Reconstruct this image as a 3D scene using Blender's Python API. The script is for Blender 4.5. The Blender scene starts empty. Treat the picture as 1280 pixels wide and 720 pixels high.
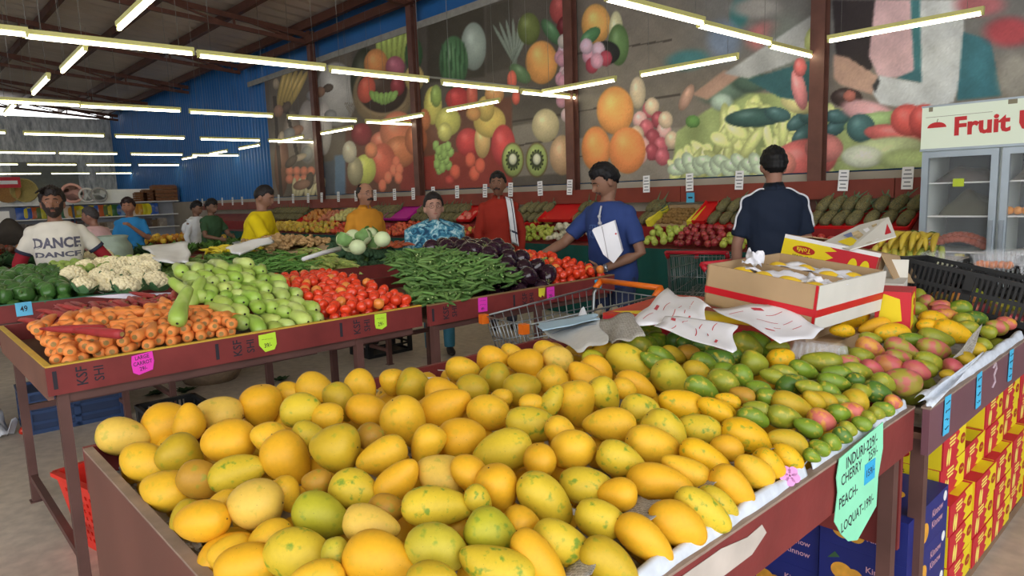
import bpy, math, random
import numpy as np
from mathutils import Vector, Matrix, noise
from mathutils.bvhtree import BVHTree
random.seed(7); rng = np.random.default_rng(7)
R = math.radians
SC = bpy.context.scene
COL = SC.collection
# ------------------------------------------------------------------ camera model (building axes: +Y to the mural wall, +X to the daylight side)
FPX = 860.0; CAMH = 1.55
def _n(v): return v/np.linalg.norm(v)
_d1 = _n(np.array([-800., -90., FPX])); _d2 = np.array([941.6, -152., FPX]); _d2 = _n(_d2-_d1*_d2.dot(_d1))
_up = np.cross(_d1, _d2)
if _up[1] > 0: _up = -_up
CM = np.stack([-_d1, _d2, _up], 1)
def ray(px, py): return CM.T@np.array([px-640., py-360., FPX])
def P(px, py, z):
    r = ray(px, py); t = (z-CAMH)/r[2]; return np.array([0, 0, CAMH])+r*t
def PY(px, py, y):
    r = ray(px, py); t = y/r[1]; return np.array([0, 0, CAMH])+r*t
def PX(px, py, x):
    r = ray(px, py); t = x/r[0]; return np.array([0, 0, CAMH])+r*t
def depth(w): return float((CM@(np.array(w)-np.array([0, 0, CAMH])))[2])
def pix(W):
    c = (np.asarray(W)-np.array([0, 0, CAMH]))@CM.T
    return 640+FPX*c[:, 0]/c[:, 2], 360+FPX*c[:, 1]/c[:, 2]
CR = CM[0].copy(); CD = CM[1].copy(); CF = CM[2].copy()   # camera right, down, forward in the place's axes
cam = bpy.data.cameras.new('camera'); camo = bpy.data.objects.new('camera', cam); COL.objects.link(camo)
cam.sensor_fit = 'HORIZONTAL'; cam.sensor_width = 36; cam.lens = 36*FPX/1280; cam.clip_start = .02; cam.clip_end = 200
mw = Matrix.Identity(4)
for i in range(3):
    mw[i][0] = CR[i]; mw[i][1] = -CD[i]; mw[i][2] = -CF[i]
mw[2][3] = CAMH; camo.matrix_world = mw
SC.camera = camo
SC.view_settings.view_transform = 'Standard'; SC.view_settings.look = 'None'; SC.view_settings.gamma = 1
SC.view_settings.use_curve_mapping = False
# ------------------------------------------------------------------ colour + materials
def lin(c):
    return tuple(((v/255)/12.92 if v/255 <= .04045 else ((v/255+.055)/1.055)**2.4) for v in c)
def C4(*c): return lin(c)+(1.,)
_M = {}
class NT:
    def __init__(s, name):
        s.m = bpy.data.materials.new(name); s.m.use_nodes = True; s.t = s.m.node_tree; s.b = s.t.nodes['Principled BSDF']
    def n(s, typ, **kw):
        x = s.t.nodes.new(typ)
        for k, v in kw.items():
            if k in x.inputs: x.inputs[k].default_value = v
            else: setattr(x, k, v)
        return x
    def l(s, a, b): s.t.links.new(a, b)
    def mix(s, fac, a, b, blend='MIX'):
        x = s.t.nodes.new('ShaderNodeMix'); x.data_type = 'RGBA'; x.blend_type = blend
        for sock, v in ((x.inputs['Factor'], fac), (x.inputs['A'], a), (x.inputs['B'], b)):
            pass
        A = [i for i in x.inputs if i.type == 'RGBA']; Fc = x.inputs[0]
        for sock, v in ((Fc, fac), (A[0], a), (A[1], b)):
            if hasattr(v, 'is_linked') or hasattr(v, 'links'): s.l(v, sock)
            else: sock.default_value = v
        return [o for o in x.outputs if o.type == 'RGBA'][0]
    def ramp(s, fac, stops):
        x = s.t.nodes.new('ShaderNodeValToRGB'); e = x.color_ramp.elements
        e[0].position, e[0].color = stops[0]; e[1].position, e[1].color = stops[-1]
        for p, c in stops[1:-1]:
            q = e.new(p); q.color = c
        s.l(fac, x.inputs[0]); return x.outputs[0]
    def bump(s, h, strength=.3, dist=.01):
        x = s.n('ShaderNodeBump', Strength=strength, Distance=dist); s.l(h, x.inputs['Height']); s.l(x.outputs[0], s.b.inputs['Normal'])
def mat(name, c, rough=.6, var=.15, scale=8., spec=.4, metal=0., bump=0., bscale=40., trans=0., alpha=1., sheen=0., stretch=None):
    if name in _M: return _M[name]
    k = NT(name); b = k.b
    col = C4(*c)
    b.inputs['Roughness'].default_value = rough; b.inputs['Specular IOR Level'].default_value = spec; b.inputs['Metallic'].default_value = metal
    b.inputs['Transmission Weight'].default_value = trans; b.inputs['Alpha'].default_value = alpha
    tc = k.n('ShaderNodeTexCoord'); vec = tc.outputs['Object']
    if stretch:
        mp = k.n('ShaderNodeMapping'); mp.inputs['Scale'].default_value = stretch; k.l(vec, mp.inputs[0]); vec = mp.outputs[0]
    if var > 0:
        nz = k.n('ShaderNodeTexNoise', Scale=scale, Detail=4.); k.l(vec, nz.inputs['Vector'])
        lo = tuple(v*(1-var) for v in col[:3])+(1,); hi = tuple(min(1, v*(1+var)) for v in col[:3])+(1,)
        k.l(k.ramp(nz.outputs['Fac'], [(.3, lo), (.7, hi)]), b.inputs['Base Color'])
    else: b.inputs['Base Color'].default_value = col
    if bump > 0:
        n2 = k.n('ShaderNodeTexNoise', Scale=bscale, Detail=3.); k.l(vec, n2.inputs['Vector']); k.bump(n2.outputs['Fac'], bump)
    _M[name] = k.m; return k.m
def emit(name, c, s):
    k = NT(name); k.b.inputs['Base Color'].default_value = C4(*c); k.b.inputs['Emission Color'].default_value = C4(*c); k.b.inputs['Emission Strength'].default_value = s
    return k.m
def produce(name, rough=.45, second=None, amount=.5, nscale=6., speck=None, speckscale=60., speckcut=.7, spec=.4, bump=0., bscale=30., streak=None, var=.12, blotch=None):
    """base colour = the object's own colour, with blotches of a second colour and dark specks; every copy gets its own pattern"""
    k = NT(name); b = k.b; b.inputs['Roughness'].default_value = rough; b.inputs['Specular IOR Level'].default_value = spec
    oi = k.n('ShaderNodeObjectInfo'); tc = k.n('ShaderNodeTexCoord')
    mul = k.n('ShaderNodeMath', operation='MULTIPLY'); mul.inputs[1].default_value = 37.; k.l(oi.outputs['Random'], mul.inputs[0])
    add = k.n('ShaderNodeVectorMath', operation='ADD'); k.l(tc.outputs['Object'], add.inputs[0]); k.l(mul.outputs[0], add.inputs[1])
    vec = add.outputs[0]
    col = oi.outputs['Color']
    nz = k.n('ShaderNodeTexNoise', Scale=nscale*2.2, Detail=3.); k.l(vec, nz.inputs['Vector'])
    hs = k.n('ShaderNodeHueSaturation'); k.l(col, hs.inputs['Color'])
    mr = k.n('ShaderNodeMapRange'); mr.inputs[3].default_value = 1-var; mr.inputs[4].default_value = 1+var; k.l(nz.outputs['Fac'], mr.inputs[0]); k.l(mr.outputs[0], hs.inputs['Value'])
    col = hs.outputs[0]
    if second:
        n1 = k.n('ShaderNodeTexNoise', Scale=nscale, Detail=2.5); k.l(vec, n1.inputs['Vector'])
        f = k.ramp(n1.outputs['Fac'], [(amount, (0, 0, 0, 1)), (min(.99, amount+.12), (1, 1, 1, 1))])
        fm = k.n('ShaderNodeMath', operation='MULTIPLY'); k.l(f, fm.inputs[0]); k.l(oi.outputs['Alpha'], fm.inputs[1])
        col = k.mix(fm.outputs[0], col, C4(*second))
    if streak:
        mp = k.n('ShaderNodeMapping'); mp.inputs['Scale'].default_value = (30, 30, 3); k.l(vec, mp.inputs[0])
        n4 = k.n('ShaderNodeTexNoise', Scale=1.5, Detail=2.); k.l(mp.outputs[0], n4.inputs['Vector'])
        f = k.ramp(n4.outputs['Fac'], [(.48, (0, 0, 0, 1)), (.62, (1, 1, 1, 1))])
        col = k.mix(f, col, C4(*streak))
    if blotch:
        n5 = k.n('ShaderNodeTexNoise', Scale=26., Detail=3.); k.l(vec, n5.inputs['Vector'])
        n6 = k.n('ShaderNodeTexNoise', Scale=160., Detail=1.); k.l(vec, n6.inputs['Vector'])
        f = k.ramp(n5.outputs['Fac'], [(.69, (0, 0, 0, 1)), (.74, (1, 1, 1, 1))]); f2 = k.ramp(n6.outputs['Fac'], [(.4, (.25, .25, .25, 1)), (.6, (.9, .9, .9, 1))])
        mm = k.n('ShaderNodeMath', operation='MULTIPLY'); k.l(f, mm.inputs[0]); k.l(f2, mm.inputs[1]); col = k.mix(mm.outputs[0], col, C4(*blotch))
    if speck:
        n3 = k.n('ShaderNodeTexNoise', Scale=speckscale, Detail=2.); k.l(vec, n3.inputs['Vector'])
        f = k.ramp(n3.outputs['Fac'], [(speckcut, (0, 0, 0, 1)), (speckcut+.03, (1, 1, 1, 1))])
        col = k.mix(f, col, C4(*speck))
    k.l(col, b.inputs['Base Color'])
    if bump > 0:
        n2 = k.n('ShaderNodeTexNoise', Scale=bscale, Detail=3.); k.l(vec, n2.inputs['Vector']); k.bump(n2.outputs['Fac'], bump)
    return k.m
# ------------------------------------------------------------------ mesh building
class MB:
    def __init__(s): s.v = []; s.f = []; s.m = []; s.s = []
    def add(s, V, F, mi=0, smooth=False, M=None):
        o = len(s.v)
        for v in V:
            v = Vector(v)
            if M is not None: v = M@v
            s.v.append(tuple(v))
        for f in F:
            s.f.append(tuple(i+o for i in f)); s.m.append(mi); s.s.append(smooth)
        return s
    def box(s, lo, hi, mi=0, M=None):
        (a, b, c), (d, e, f) = lo, hi
        V = [(a, b, c), (d, b, c), (d, e, c), (a, e, c), (a, b, f), (d, b, f), (d, e, f), (a, e, f)]
        return s.add(V, [(3, 2, 1, 0), (4, 5, 6, 7), (0, 1, 5, 4), (1, 2, 6, 5), (2, 3, 7, 6), (3, 0, 4, 7)], mi, False, M)
    def beam(s, p, q, w, h, mi=0, roll=None):
        p = Vector(p); q = Vector(q); d = (q-p).normalized(); u = Vector((0, 0, 1)) if abs(d.z) < .9 else Vector((0, 1, 0))
        x = d.cross(u).normalized(); u = x.cross(d)
        V = []
        for e in (p, q):
            for a, b in ((-1, -1), (1, -1), (1, 1), (-1, 1)): V.append(e+x*(a*w/2)+u*(b*h/2))
        return s.add(V, [(3, 2, 1, 0), (4, 5, 6, 7), (0, 1, 5, 4), (1, 2, 6, 5), (2, 3, 7, 6), (3, 0, 4, 7)], mi)
    def tube(s, pts, rad, seg=8, mi=0, caps=True, round_=0, sq=1.0, up=None):
        """swept tube; rad one number, a list, or a list of (ra, rb)"""
        pts = [Vector(p) for p in pts]; n = len(pts)
        if not isinstance(rad, (list, tuple)): rad = [rad]*n
        rad = [(r, r*sq) if not isinstance(r, (list, tuple)) else r for r in rad]
        T = []
        for i in range(n):
            t = pts[min(i+1, n-1)]-pts[max(i-1, 0)]; T.append(t.normalized() if t.length > 1e-9 else Vector((0, 0, 1)))
        if round_:
            # hemispherical ends
            P2, R2, T2 = [], [], []
            for k in range(round_):
                a = (k+.25)/round_*math.pi/2
                P2.append(pts[0]-T[0]*(math.cos(a)*rad[0][0])); R2.append((rad[0][0]*math.sin(a), rad[0][1]*math.sin(a))); T2.append(T[0])
            P2 += pts; R2 += rad; T2 += T
            for k in range(round_-1, -1, -1):
                a = (k+.25)/round_*math.pi/2
                P2.append(pts[-1]+T[-1]*(math.cos(a)*rad[-1][0])); R2.append((rad[-1][0]*math.sin(a), rad[-1][1]*math.sin(a))); T2.append(T[-1])
            pts, rad, T = P2, R2, T2; n = len(pts)
        u = Vector(up) if up is not None else (Vector((0, 0, 1)) if abs(T[0].z) < .9 else Vector((0, 1, 0)))
        V = []; prev = None
        for i in range(n):
            if prev is None: x = T[i].cross(u).normalized()
            else:
                x = prev-T[i]*prev.dot(T[i]); x = x.normalized() if x.length > 1e-6 else prev
            prev = x; y = x.cross(T[i])
            for k in range(seg):
                a = 2*math.pi*k/seg; V.append(pts[i]+x*(rad[i][0]*math.cos(a))+y*(rad[i][1]*math.sin(a)))
        F = []
        for i in range(n-1):
            for k in range(seg):
                k2 = (k+1) % seg; F.append((i*seg+k, i*seg+k2, (i+1)*seg+k2, (i+1)*seg+k))
        if caps: F += [tuple(range(seg-1, -1, -1)), tuple((n-1)*seg+k for k in range(seg))]
        return s.add(V, F, mi, True)
    def lathe(s, prof, seg=16, mi=0, M=None, smooth=True):
        V = []; F = []
        for r, z in prof:
            for k in range(seg):
                a = 2*math.pi*k/seg; V.append((r*math.cos(a), r*math.sin(a), z))
        for i in range(len(prof)-1):
            for k in range(seg):
                k2 = (k+1) % seg; F.append((i*seg+k, i*seg+k2, (i+1)*seg+k2, (i+1)*seg+k))
        if prof[0][0] > 1e-6: F.append(tuple(range(seg-1, -1, -1)))
        if prof[-1][0] > 1e-6: F.append(tuple((len(prof)-1)*seg+k for k in range(seg)))
        return s.add(V, F, mi, smooth, M)
    def ball(s, c, r, seg=14, rings=9, mi=0, M=None):
        if not isinstance(r, (list, tuple)): r = (r, r, r)
        V = [(c[0], c[1], c[2]-r[2])]; F = []
        for i in range(1, rings):
            a = -math.pi/2+math.pi*i/rings
            for k in range(seg):
                b = 2*math.pi*k/seg; V.append((c[0]+r[0]*math.cos(a)*math.cos(b), c[1]+r[1]*math.cos(a)*math.sin(b), c[2]+r[2]*math.sin(a)))
        V.append((c[0], c[1], c[2]+r[2])); L = len(V)-1
        for k in range(seg): F.append((0, 1+(k+1) % seg, 1+k)); F.append((L, L-seg+k, L-seg+(k+1) % seg))
        for i in range(rings-2):
            for k in range(seg):
                k2 = (k+1) % seg; F.append((1+i*seg+k, 1+i*seg+k2, 1+(i+1)*seg+k2, 1+(i+1)*seg+k))
        return s.add(V, F, mi, True, M)
    def prism(s, poly, t, M, mi=0):
        """flat polygon (x, y) pushed out to thickness t along local z"""
        n = len(poly); V = [(x, y, 0) for x, y in poly]+[(x, y, t) for x, y in poly]
        F = [tuple(range(n-1, -1, -1)), tuple(range(n, 2*n))]+[(i, (i+1) % n, n+(i+1) % n, n+i) for i in range(n)]
        return s.add(V, F, mi, False, M)
    def sheet(s, fn, nu, nv, mi=0, smooth=True):
        V = [fn(i/(nu-1), j/(nv-1)) for j in range(nv) for i in range(nu)]
        F = [(j*nu+i, j*nu+i+1, (j+1)*nu+i+1, (j+1)*nu+i) for j in range(nv-1) for i in range(nu-1)]
        return s.add(V, F, mi, smooth)
    def mesh(s, name, mats):
        me = bpy.data.meshes.new(name); me.from_pydata(s.v, [], s.f)
        for m in (mats if isinstance(mats, (list, tuple)) else [mats]): me.materials.append(m)
        me.polygons.foreach_set('material_index', s.m); me.polygons.foreach_set('use_smooth', s.s); me.update(); return me
    def build(s, name, mats, parent=None, loc=None):
        return link(name, s.mesh(name, mats), parent, loc)
def link(name, me, parent=None, loc=None):
    o = bpy.data.objects.new(name, me); COL.objects.link(o)
    if parent is not None: o.parent = parent
    if loc is not None: o.location = loc
    return o
def tag(o, label=None, cat=None, group=None, kind=None):
    if label: o['label'] = label
    if cat: o['category'] = cat
    if group: o['group'] = group
    if kind: o['kind'] = kind
    return o
def empty(name, loc=(0, 0, 0), rz=0., label=None, cat=None, group=None):
    o = bpy.data.objects.new(name, None); COL.objects.link(o); o.location = loc; o.rotation_euler = (0, 0, rz)
    o.empty_display_size = .1
    return tag(o, label, cat, group)
def copy_tree(o, parent=None):
    c = o.copy(); COL.objects.link(c)
    if parent is not None: c.parent = parent
    for ch in list(o.children): copy_tree(ch, c)
    return c
def frame(o, x, y, z=None):
    """4x4 with origin o, local x and y axes given (world vectors)"""
    x = Vector(x).normalized(); y = Vector(y); z = x.cross(y).normalized(); y = z.cross(x)
    m = Matrix.Identity(4)
    for i in range(3): m[i][0] = x[i]; m[i][1] = y[i]; m[i][2] = z[i]; m[i][3] = o[i]
    return m
_TX = {}
def textgeo(body, size=1., align='CENTER', bold=.02):
    k = (body, align, bold)
    if k not in _TX:
        cu = bpy.data.curves.new('txt', 'FONT'); cu.body = body; cu.align_x = align; cu.align_y = 'CENTER'; cu.resolution_u = 2; cu.offset = bold
        o = bpy.data.objects.new('txt', cu); COL.objects.link(o)
        dg = bpy.context.evaluated_depsgraph_get(); me = bpy.data.meshes.new_from_object(o.evaluated_get(dg))
        _TX[k] = ([tuple(v.co) for v in me.vertices], [tuple(p.vertices) for p in me.polygons])
        bpy.data.objects.remove(o); bpy.data.curves.remove(cu); bpy.data.meshes.remove(me)
    V, F = _TX[k]
    return [(x*size, y*size, z) for x, y, z in V], F
def put_text(mb, body, size, M, mi, align='CENTER', sx=1., bold=.012):
    V, F = textgeo(body, size, align, bold); mb.add([(x*sx, y, z) for x, y, z in V], F, mi, False, M)
def evaluated(o, name, mats):
    dg = bpy.context.evaluated_depsgraph_get(); me = bpy.data.meshes.new_from_object(o.evaluated_get(dg)); me.name = name
    me.materials.clear()
    for m in (mats if isinstance(mats, (list, tuple)) else [mats]): me.materials.append(m)
    return me
def remeshed(mb, name, m, voxel=.01, smooth=4):
    me = mb.mesh(name, m); o = bpy.data.objects.new('tmp', me); COL.objects.link(o)
    r = o.modifiers.new('r', 'REMESH'); r.mode = 'VOXEL'; r.voxel_size = voxel; r.use_smooth_shade = True
    if smooth:
        q = o.modifiers.new('s', 'SMOOTH'); q.factor = .5; q.iterations = smooth
    out = evaluated(o, name, m); bpy.data.objects.remove(o)
    out.polygons.foreach_set('use_smooth', [True]*len(out.polygons)); return out
_u = ['first', 'second', 'third', 'fourth', 'fifth', 'sixth', 'seventh', 'eighth', 'ninth']
ORD = _u+['tenth', 'eleventh', 'twelfth', 'thirteenth', 'fourteenth', 'fifteenth', 'sixteenth', 'seventeenth', 'eighteenth', 'nineteenth']
for _t, _o in (('twenty', 'twentieth'), ('thirty', 'thirtieth'), ('forty', 'fortieth'), ('fifty', 'fiftieth'), ('sixty', 'sixtieth'), ('seventy', 'seventieth')): ORD += [_o]+[_t+'-'+q for q in _u]
def rot_to(zdir, spin=0.):
    """rotation matrix taking local z to zdir"""
    return Vector((0, 0, 1)).rotation_difference(Vector(zdir)).to_matrix().to_4x4()@Matrix.Rotation(spin, 4, 'Z')
def place(name, me, loc, Rm, sc, col, label, cat, group=None):
    o = bpy.data.objects.new(name, me); COL.objects.link(o)
    S = Matrix.Diagonal((sc, sc, sc, 1)) if not isinstance(sc, (tuple, list)) else Matrix.Diagonal((*sc, 1))
    o.matrix_world = Matrix.Translation(Vector(loc))@Rm@S
    if col is not None: o.color = col
    return tag(o, label, cat, group)
def vary(c, dv=.1, dh=.0):
    l = lin(c); k = 1+rng.uniform(-dv, dv); return (min(1, l[0]*k*(1+rng.uniform(-dh, dh))), min(1, l[1]*k*(1+rng.uniform(-dh, dh))), min(1, l[2]*k), 1.)
def poisson(region, d, n=4000, inside=None):
    """scattered points at least d apart inside the rectangle (x0, x1, y0, y1)"""
    x0, x1, y0, y1 = region; pts = []; cell = {}
    for _ in range(n):
        x = rng.uniform(x0, x1); y = rng.uniform(y0, y1)
        if inside and not inside(x, y): continue
        c = (int(x//d), int(y//d)); ok = True
        for i in (-1, 0, 1):
            for j in (-1, 0, 1):
                for q in cell.get((c[0]+i, c[1]+j), ()):
                    if (q[0]-x)**2+(q[1]-y)**2 < d*d: ok = False; break
                if not ok: break
            if not ok: break
        if ok: cell.setdefault(c, []).append((x, y)); pts.append((x, y))
    return pts
# ================================================================== THE SETTING
GAIN = 1.2     # paint colours were read off the photograph, which shows the surfaces at about this fraction of their own colour
maroon = mat('maroon_board', (122, 50, 48), .5, .18, 6., .3, bump=.08)
rust = mat('rust_paint', (112, 56, 46), .55, .2, 5.)
steelbrown = mat('brown_steel', (104, 68, 58), .5, .18, 6.)
darksteel = mat('dark_roof_steel', (92, 56, 44), .6, .2, 4.)
white = mat('white_paint', (232, 232, 228), .5, .04)
paper = mat('white_paper', (236, 236, 236), .8, .05, 5.)
black = mat('black_plastic', (30, 31, 32), .5, .1, spec=.4)
cardboard = mat('cardboard', (176, 148, 112), .85, .08, 5.)
ink = mat('dark_ink', (45, 40, 48), .8, 0)
redink = mat('red_ink', (200, 70, 80), .8, 0)
# world: overcast daylight through the open sides
w = bpy.data.worlds.new('World'); SC.world = w; w.use_nodes = True
w.node_tree.nodes['Background'].inputs[0].default_value = (.97, .98, 1.0, 1); w.node_tree.nodes['Background'].inputs[1].default_value = 3.0

# floor
fl = MB(); fl.box((-34, -16, -.1), (7, 7.8, 0))
k = NT('concrete_floor'); tc = k.n('ShaderNodeTexCoord')
n1 = k.n('ShaderNodeTexNoise', Scale=.6, Detail=5.); n2 = k.n('ShaderNodeTexNoise', Scale=14., Detail=5.)
k.l(tc.outputs['Object'], n1.inputs['Vector']); k.l(tc.outputs['Object'], n2.inputs['Vector'])
c1 = k.ramp(n1.outputs['Fac'], [(.3, C4(186, 174, 158)), (.7, C4(212, 200, 184))]); c2 = k.ramp(n2.outputs['Fac'], [(.35, (.78, .78, .78, 1)), (.65, (1, 1, 1, 1))])
k.l(k.mix(1., c1, c2, 'MULTIPLY'), k.b.inputs['Base Color']); k.b.inputs['Roughness'].default_value = .5
tag(fl.build('floor', k.m), kind='structure')

# blue corrugated back wall
def corr(name, x0, x1, y, z0, z1, pitch, amp, m, side=-1):
    n = int((x1-x0)/pitch*4); V = []; F = []
    for i in range(n+1):
        x = x0+(x1-x0)*i/n; d = amp if i % 4 in (1, 2) else 0
        V += [(x, y+side*d, z0), (x, y+side*d, z1)]
    for i in range(n): F.append((2*i, 2*i+2, 2*i+3, 2*i+1))
    return MB().add(V, F)
bluem = mat('blue_sheet', (48, 108, 172), .45, .1, 1.5)
tag(corr('w', -32.6, -16.9, 7.7, 0, 5.6, .2, .035, 0).build('wall_back', bluem), kind='structure')
b = MB(); b.box((-16.95, 7.68, 0), (4., 7.8, 5.6)); tag(b.build('wall_back.001', bluem), kind='structure')
b = MB(); b.box((-26., 7.5, 0), (4., 7.66, 1.645)); tag(b.build('trim_1', mat('grey_panel', (165, 156, 142), .7, .08, 2.)), kind='structure')
# silver lined far wall
k = NT('silver_foil'); tc = k.n('ShaderNodeTexCoord'); mp = k.n('ShaderNodeMapping'); mp.inputs['Scale'].default_value = (1, 1.2, .35); k.l(tc.outputs['Object'], mp.inputs[0])
nz = k.n('ShaderNodeTexNoise', Scale=6., Detail=6., Roughness=.7); k.l(mp.outputs[0], nz.inputs['Vector'])
k.l(k.ramp(nz.outputs['Fac'], [(.3, C4(120, 126, 130)), (.72, C4(226, 228, 226))]), k.b.inputs['Base Color']); k.b.inputs['Metallic'].default_value = .1; k.b.inputs['Roughness'].default_value = .4; k.bump(nz.outputs['Fac'], .5, .04)
b = MB(); b.box((-32.9, -16, 0), (-32.6, 7.72, 5.15)); tag(b.build('wall_left', k.m), kind='structure')
b = MB(); b.box((-32.6, 4.1, 2.3), (-32.52, 6.3, 3.4))
for i in range(14): b.box((-32.52, 4.1, 2.32+i*.077), (-32.5, 6.3, 2.37+i*.077))
tag(b.build('window_1', mat('shutter', (120, 122, 116), .6, .1)), kind='structure')
b = MB(); b.box((4.0, 3.4, 0), (4.15, 7.8, 6.2)); tag(b.build('wall_right_added', bluem), kind='structure')  # unseen wall, added to cut the daylight on the mural and stand
b = MB(); b.box((-33, -14.2, 0), (-5.5, -14., 8.5)); tag(b.build('wall_front_added', bluem), kind='structure')  # unseen wall, added to darken the far hall; left open near the camera
# roof
def roofz(y): return 5.35+.11*(7.7-y)
V = []; F = []; n = 160
for i in range(n+1):
    x = -33+37*i/n; d = .035 if i % 2 else 0
    for y in (7.8, -14): V.append((x, y, roofz(y)+d))
for i in range(n): F.append((2*i, 2*i+1, 2*i+3, 2*i+2))
k = NT('roof_sheet'); tc = k.n('ShaderNodeTexCoord'); nz = k.n('ShaderNodeTexNoise', Scale=.5, Detail=4.); k.l(tc.outputs['Object'], nz.inputs['Vector'])
k.l(k.ramp(nz.outputs['Fac'], [(.3, C4(176, 160, 146)), (.75, C4(214, 200, 186))]), k.b.inputs['Base Color']); k.b.inputs['Roughness'].default_value = .5; k.b.inputs['Metallic'].default_value = .1
tag(MB().add(V, F).build('ceiling', k.m), kind='structure')
y = 7.3
while y > -12:
    b = MB(); b.box((-32.8, y-.05, roofz(y)-.2), (3.8, y+.05, roofz(y)-.03)); tag(b.build('roof_beam', darksteel), kind='structure'); y -= 1.35
colx = [-3.24, -6.72, -10.5, -14.3, -18.4, -22.4, -26.6, -30.6]
for cx in [.4]+colx:
    b = MB()
    b.beam((cx, 7.5, roofz(7.5)-.3), (cx, -12, roofz(-12)-.3), .07, .1); b.beam((cx, 7.5, roofz(7.5)-.45), (cx, -12, roofz(-12)-.95), .07, .08)
    for j in range(13):
        ya = 7.3-j*1.5; za = roofz(ya); t = (7.5-ya)/19.5; zb = za-.45-.5*t
        b.beam((cx, ya, za-.3), (cx, ya, zb), .04, .04); yb = ya-1.5; b.beam((cx, ya, zb), (cx, yb, roofz(yb)-.3), .04, .04)
    tag(b.build('roof_truss', darksteel), kind='structure')
for i, cx in enumerate(colx[:4]):
    b = MB(); h = roofz(7.4)-.2
    for s in (-1, 1): b.box((cx-.075, 7.43+s*.055-.006, 0), (cx+.075, 7.43+s*.055+.006, h))
    b.box((cx-.006, 7.382, .0), (cx+.006, 7.478, h))
    tag(b.build('column_%d' % (i+1), steelbrown), kind='structure')
b = MB(); b.box((-18, 7.28, 4.9), (3.5, 7.38, 5.05)); tag(b.build('trim_2', darksteel), kind='structure')
b = MB(); b.box((-18, 7.5, 4.5), (3.5, 7.53, 4.62)); tag(b.build('trim_3', mat('pale_edge', (150, 148, 140), .6)), kind='structure')
# rust red rail the price tags hang on
b = MB(); x = -21.6
while x < -.6:
    b.box((x, 7.24, 1.375), (min(x+1.19, -.6), 7.28, 1.565)); x += 1.2
tag(b.build('trim_4', mat('rail_paint', (128, 56, 42), .55, .15, 3.)), kind='structure')

# ------------------------------------------------------------------ the printed mural
xs = np.concatenate([np.arange(-17., -9., .035), np.arange(-9., .61, .015)]); zs = np.arange(1.66, 4.53, .015)
GX, GZ = np.meshgrid(xs, zs); pts = np.stack([GX.ravel(), np.full(GX.size, 7.52), GZ.ravel()], 1)
MX, MY = pix(pts); IM = np.zeros((len(MX), 3))
def smooth(a, b, x): t = np.clip((x-a)/(b-a), 0, 1); return t*t*(3-2*t)
def wob(s, k): return np.sin(MX/s+1.3*k)*np.sin(MY/s*1.1+2.1*k)+.5*np.sin(MX/s*2.3+k)*np.cos(MY/s*2.7-k)
IM[:] = (92, 84, 74)
def blend(mask, c): IM[:] = IM*(1-mask[:, None])+np.array(c)[None]*mask[:, None]
blend(smooth(715, 740, MX), (122, 113, 101)); blend(smooth(830, 900, MX)*smooth(100, 60, MY), (112, 110, 106))
blend(smooth(420, 405, MX), (96, 84, 72))
def ell(cx, cy, rx, ry, c, ang=0., soft=.1, shade=.45, hi=None):
    a = R(ang); dx = (MX-cx); dy = (MY-cy); u = (dx*math.cos(a)+dy*math.sin(a))/rx; v = (-dx*math.sin(a)+dy*math.cos(a))/ry
    q = np.sqrt(u*u+v*v); m = smooth(1+soft/2, 1-soft/2, q)
    hl = np.exp(-((u+.28)**2+(v+.38)**2)/.09)[:, None]; col = np.array(c)[None]*(1+shade*(.32-.62*q[:, None]**2-.22*v[:, None]))+(34*hl if .3 < shade < .6 and soft < .3 and rx*ry > 90 else 0)
    IM[:] = IM*(1-m[:, None])+np.clip(col, 0, 250)*m[:, None]
def ply(p, c, grad=0.):
    n = len(p); cov = np.zeros(len(MX))
    for ox, oy in ((-.9, -.5), (.5, -.9), (.9, .5), (-.5, .9), (0, 0)):
        ins = np.zeros(len(MX), bool); X_, Y_ = MX+ox*1.3, MY+oy*1.3
        for i in range(n):
            (x1, y1), (x2, y2) = p[i], p[(i+1) % n]
            if y1 == y2: continue
            ins ^= ((Y_ > min(y1, y2)) & (Y_ <= max(y1, y2)) & (X_ < x1+(Y_-y1)*(x2-x1)/(y2-y1)))
        cov += ins/5.
    cc = np.array(c)[None]*(1+grad*np.sin(MX*.15)[:, None]); IM[:] = IM*(1-cov[:, None])+cc*cov[:, None]
# wood shelves
for x0, y0, x1, y1, c in ((640, 150, 720, 215, (128, 119, 106)), (722, 165, 850, 225, (140, 130, 116)), (655, 128, 790, 128, (0, 0, 0))):
    if y0 != y1: ply([(x0, y0+8), (x1, y0-6), (x1, y1), (x0, y1+6)], c)
for x0, y0, x1, y1 in ((640, 152, 720, 140), (640, 183, 720, 170), (700, 70, 840, 50), (720, 140, 850, 118), (720, 196, 860, 186)):
    d = np.abs(MY-(y0+(MX-x0)*(y1-y0)/(x1-x0))); blend((d < 1.2)*((MX > x0) & (MX < x1))*.7, (60, 52, 46))
ply([(337, 85), (440, 58), (440, 250), (337, 252)], (104, 92, 78), .06)
# left strip: bananas, pale figure shapes, jars
for i in range(5): ell(352+i*5, 112, 4, 26, (178, 150, 70), 12+i*4)
ell(420, 118, 26, 40, (168, 164, 156)); ell(385, 165, 14, 40, (150, 140, 132)); ell(365, 175, 12, 36, (128, 112, 96)); ell(405, 160, 10, 34, (176, 168, 160))
ell(352, 205, 9, 40, (120, 80, 58)); ply([(418, 195), (447, 190), (447, 246), (418, 248)], (96, 122, 146)); ply([(395, 205), (418, 200), (418, 249), (395, 250)], (86, 92, 100))
for i in range(7): ell(362+(i % 4)*9, 214+(i//4)*10, 5, 6, (196, 110, 74))
for i in range(8): ell(368+i*5, 236, 3, 14, (188, 178, 130), 10*(i % 3))
ell(456, 100, 18, 40, (60, 62, 44))
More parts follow.
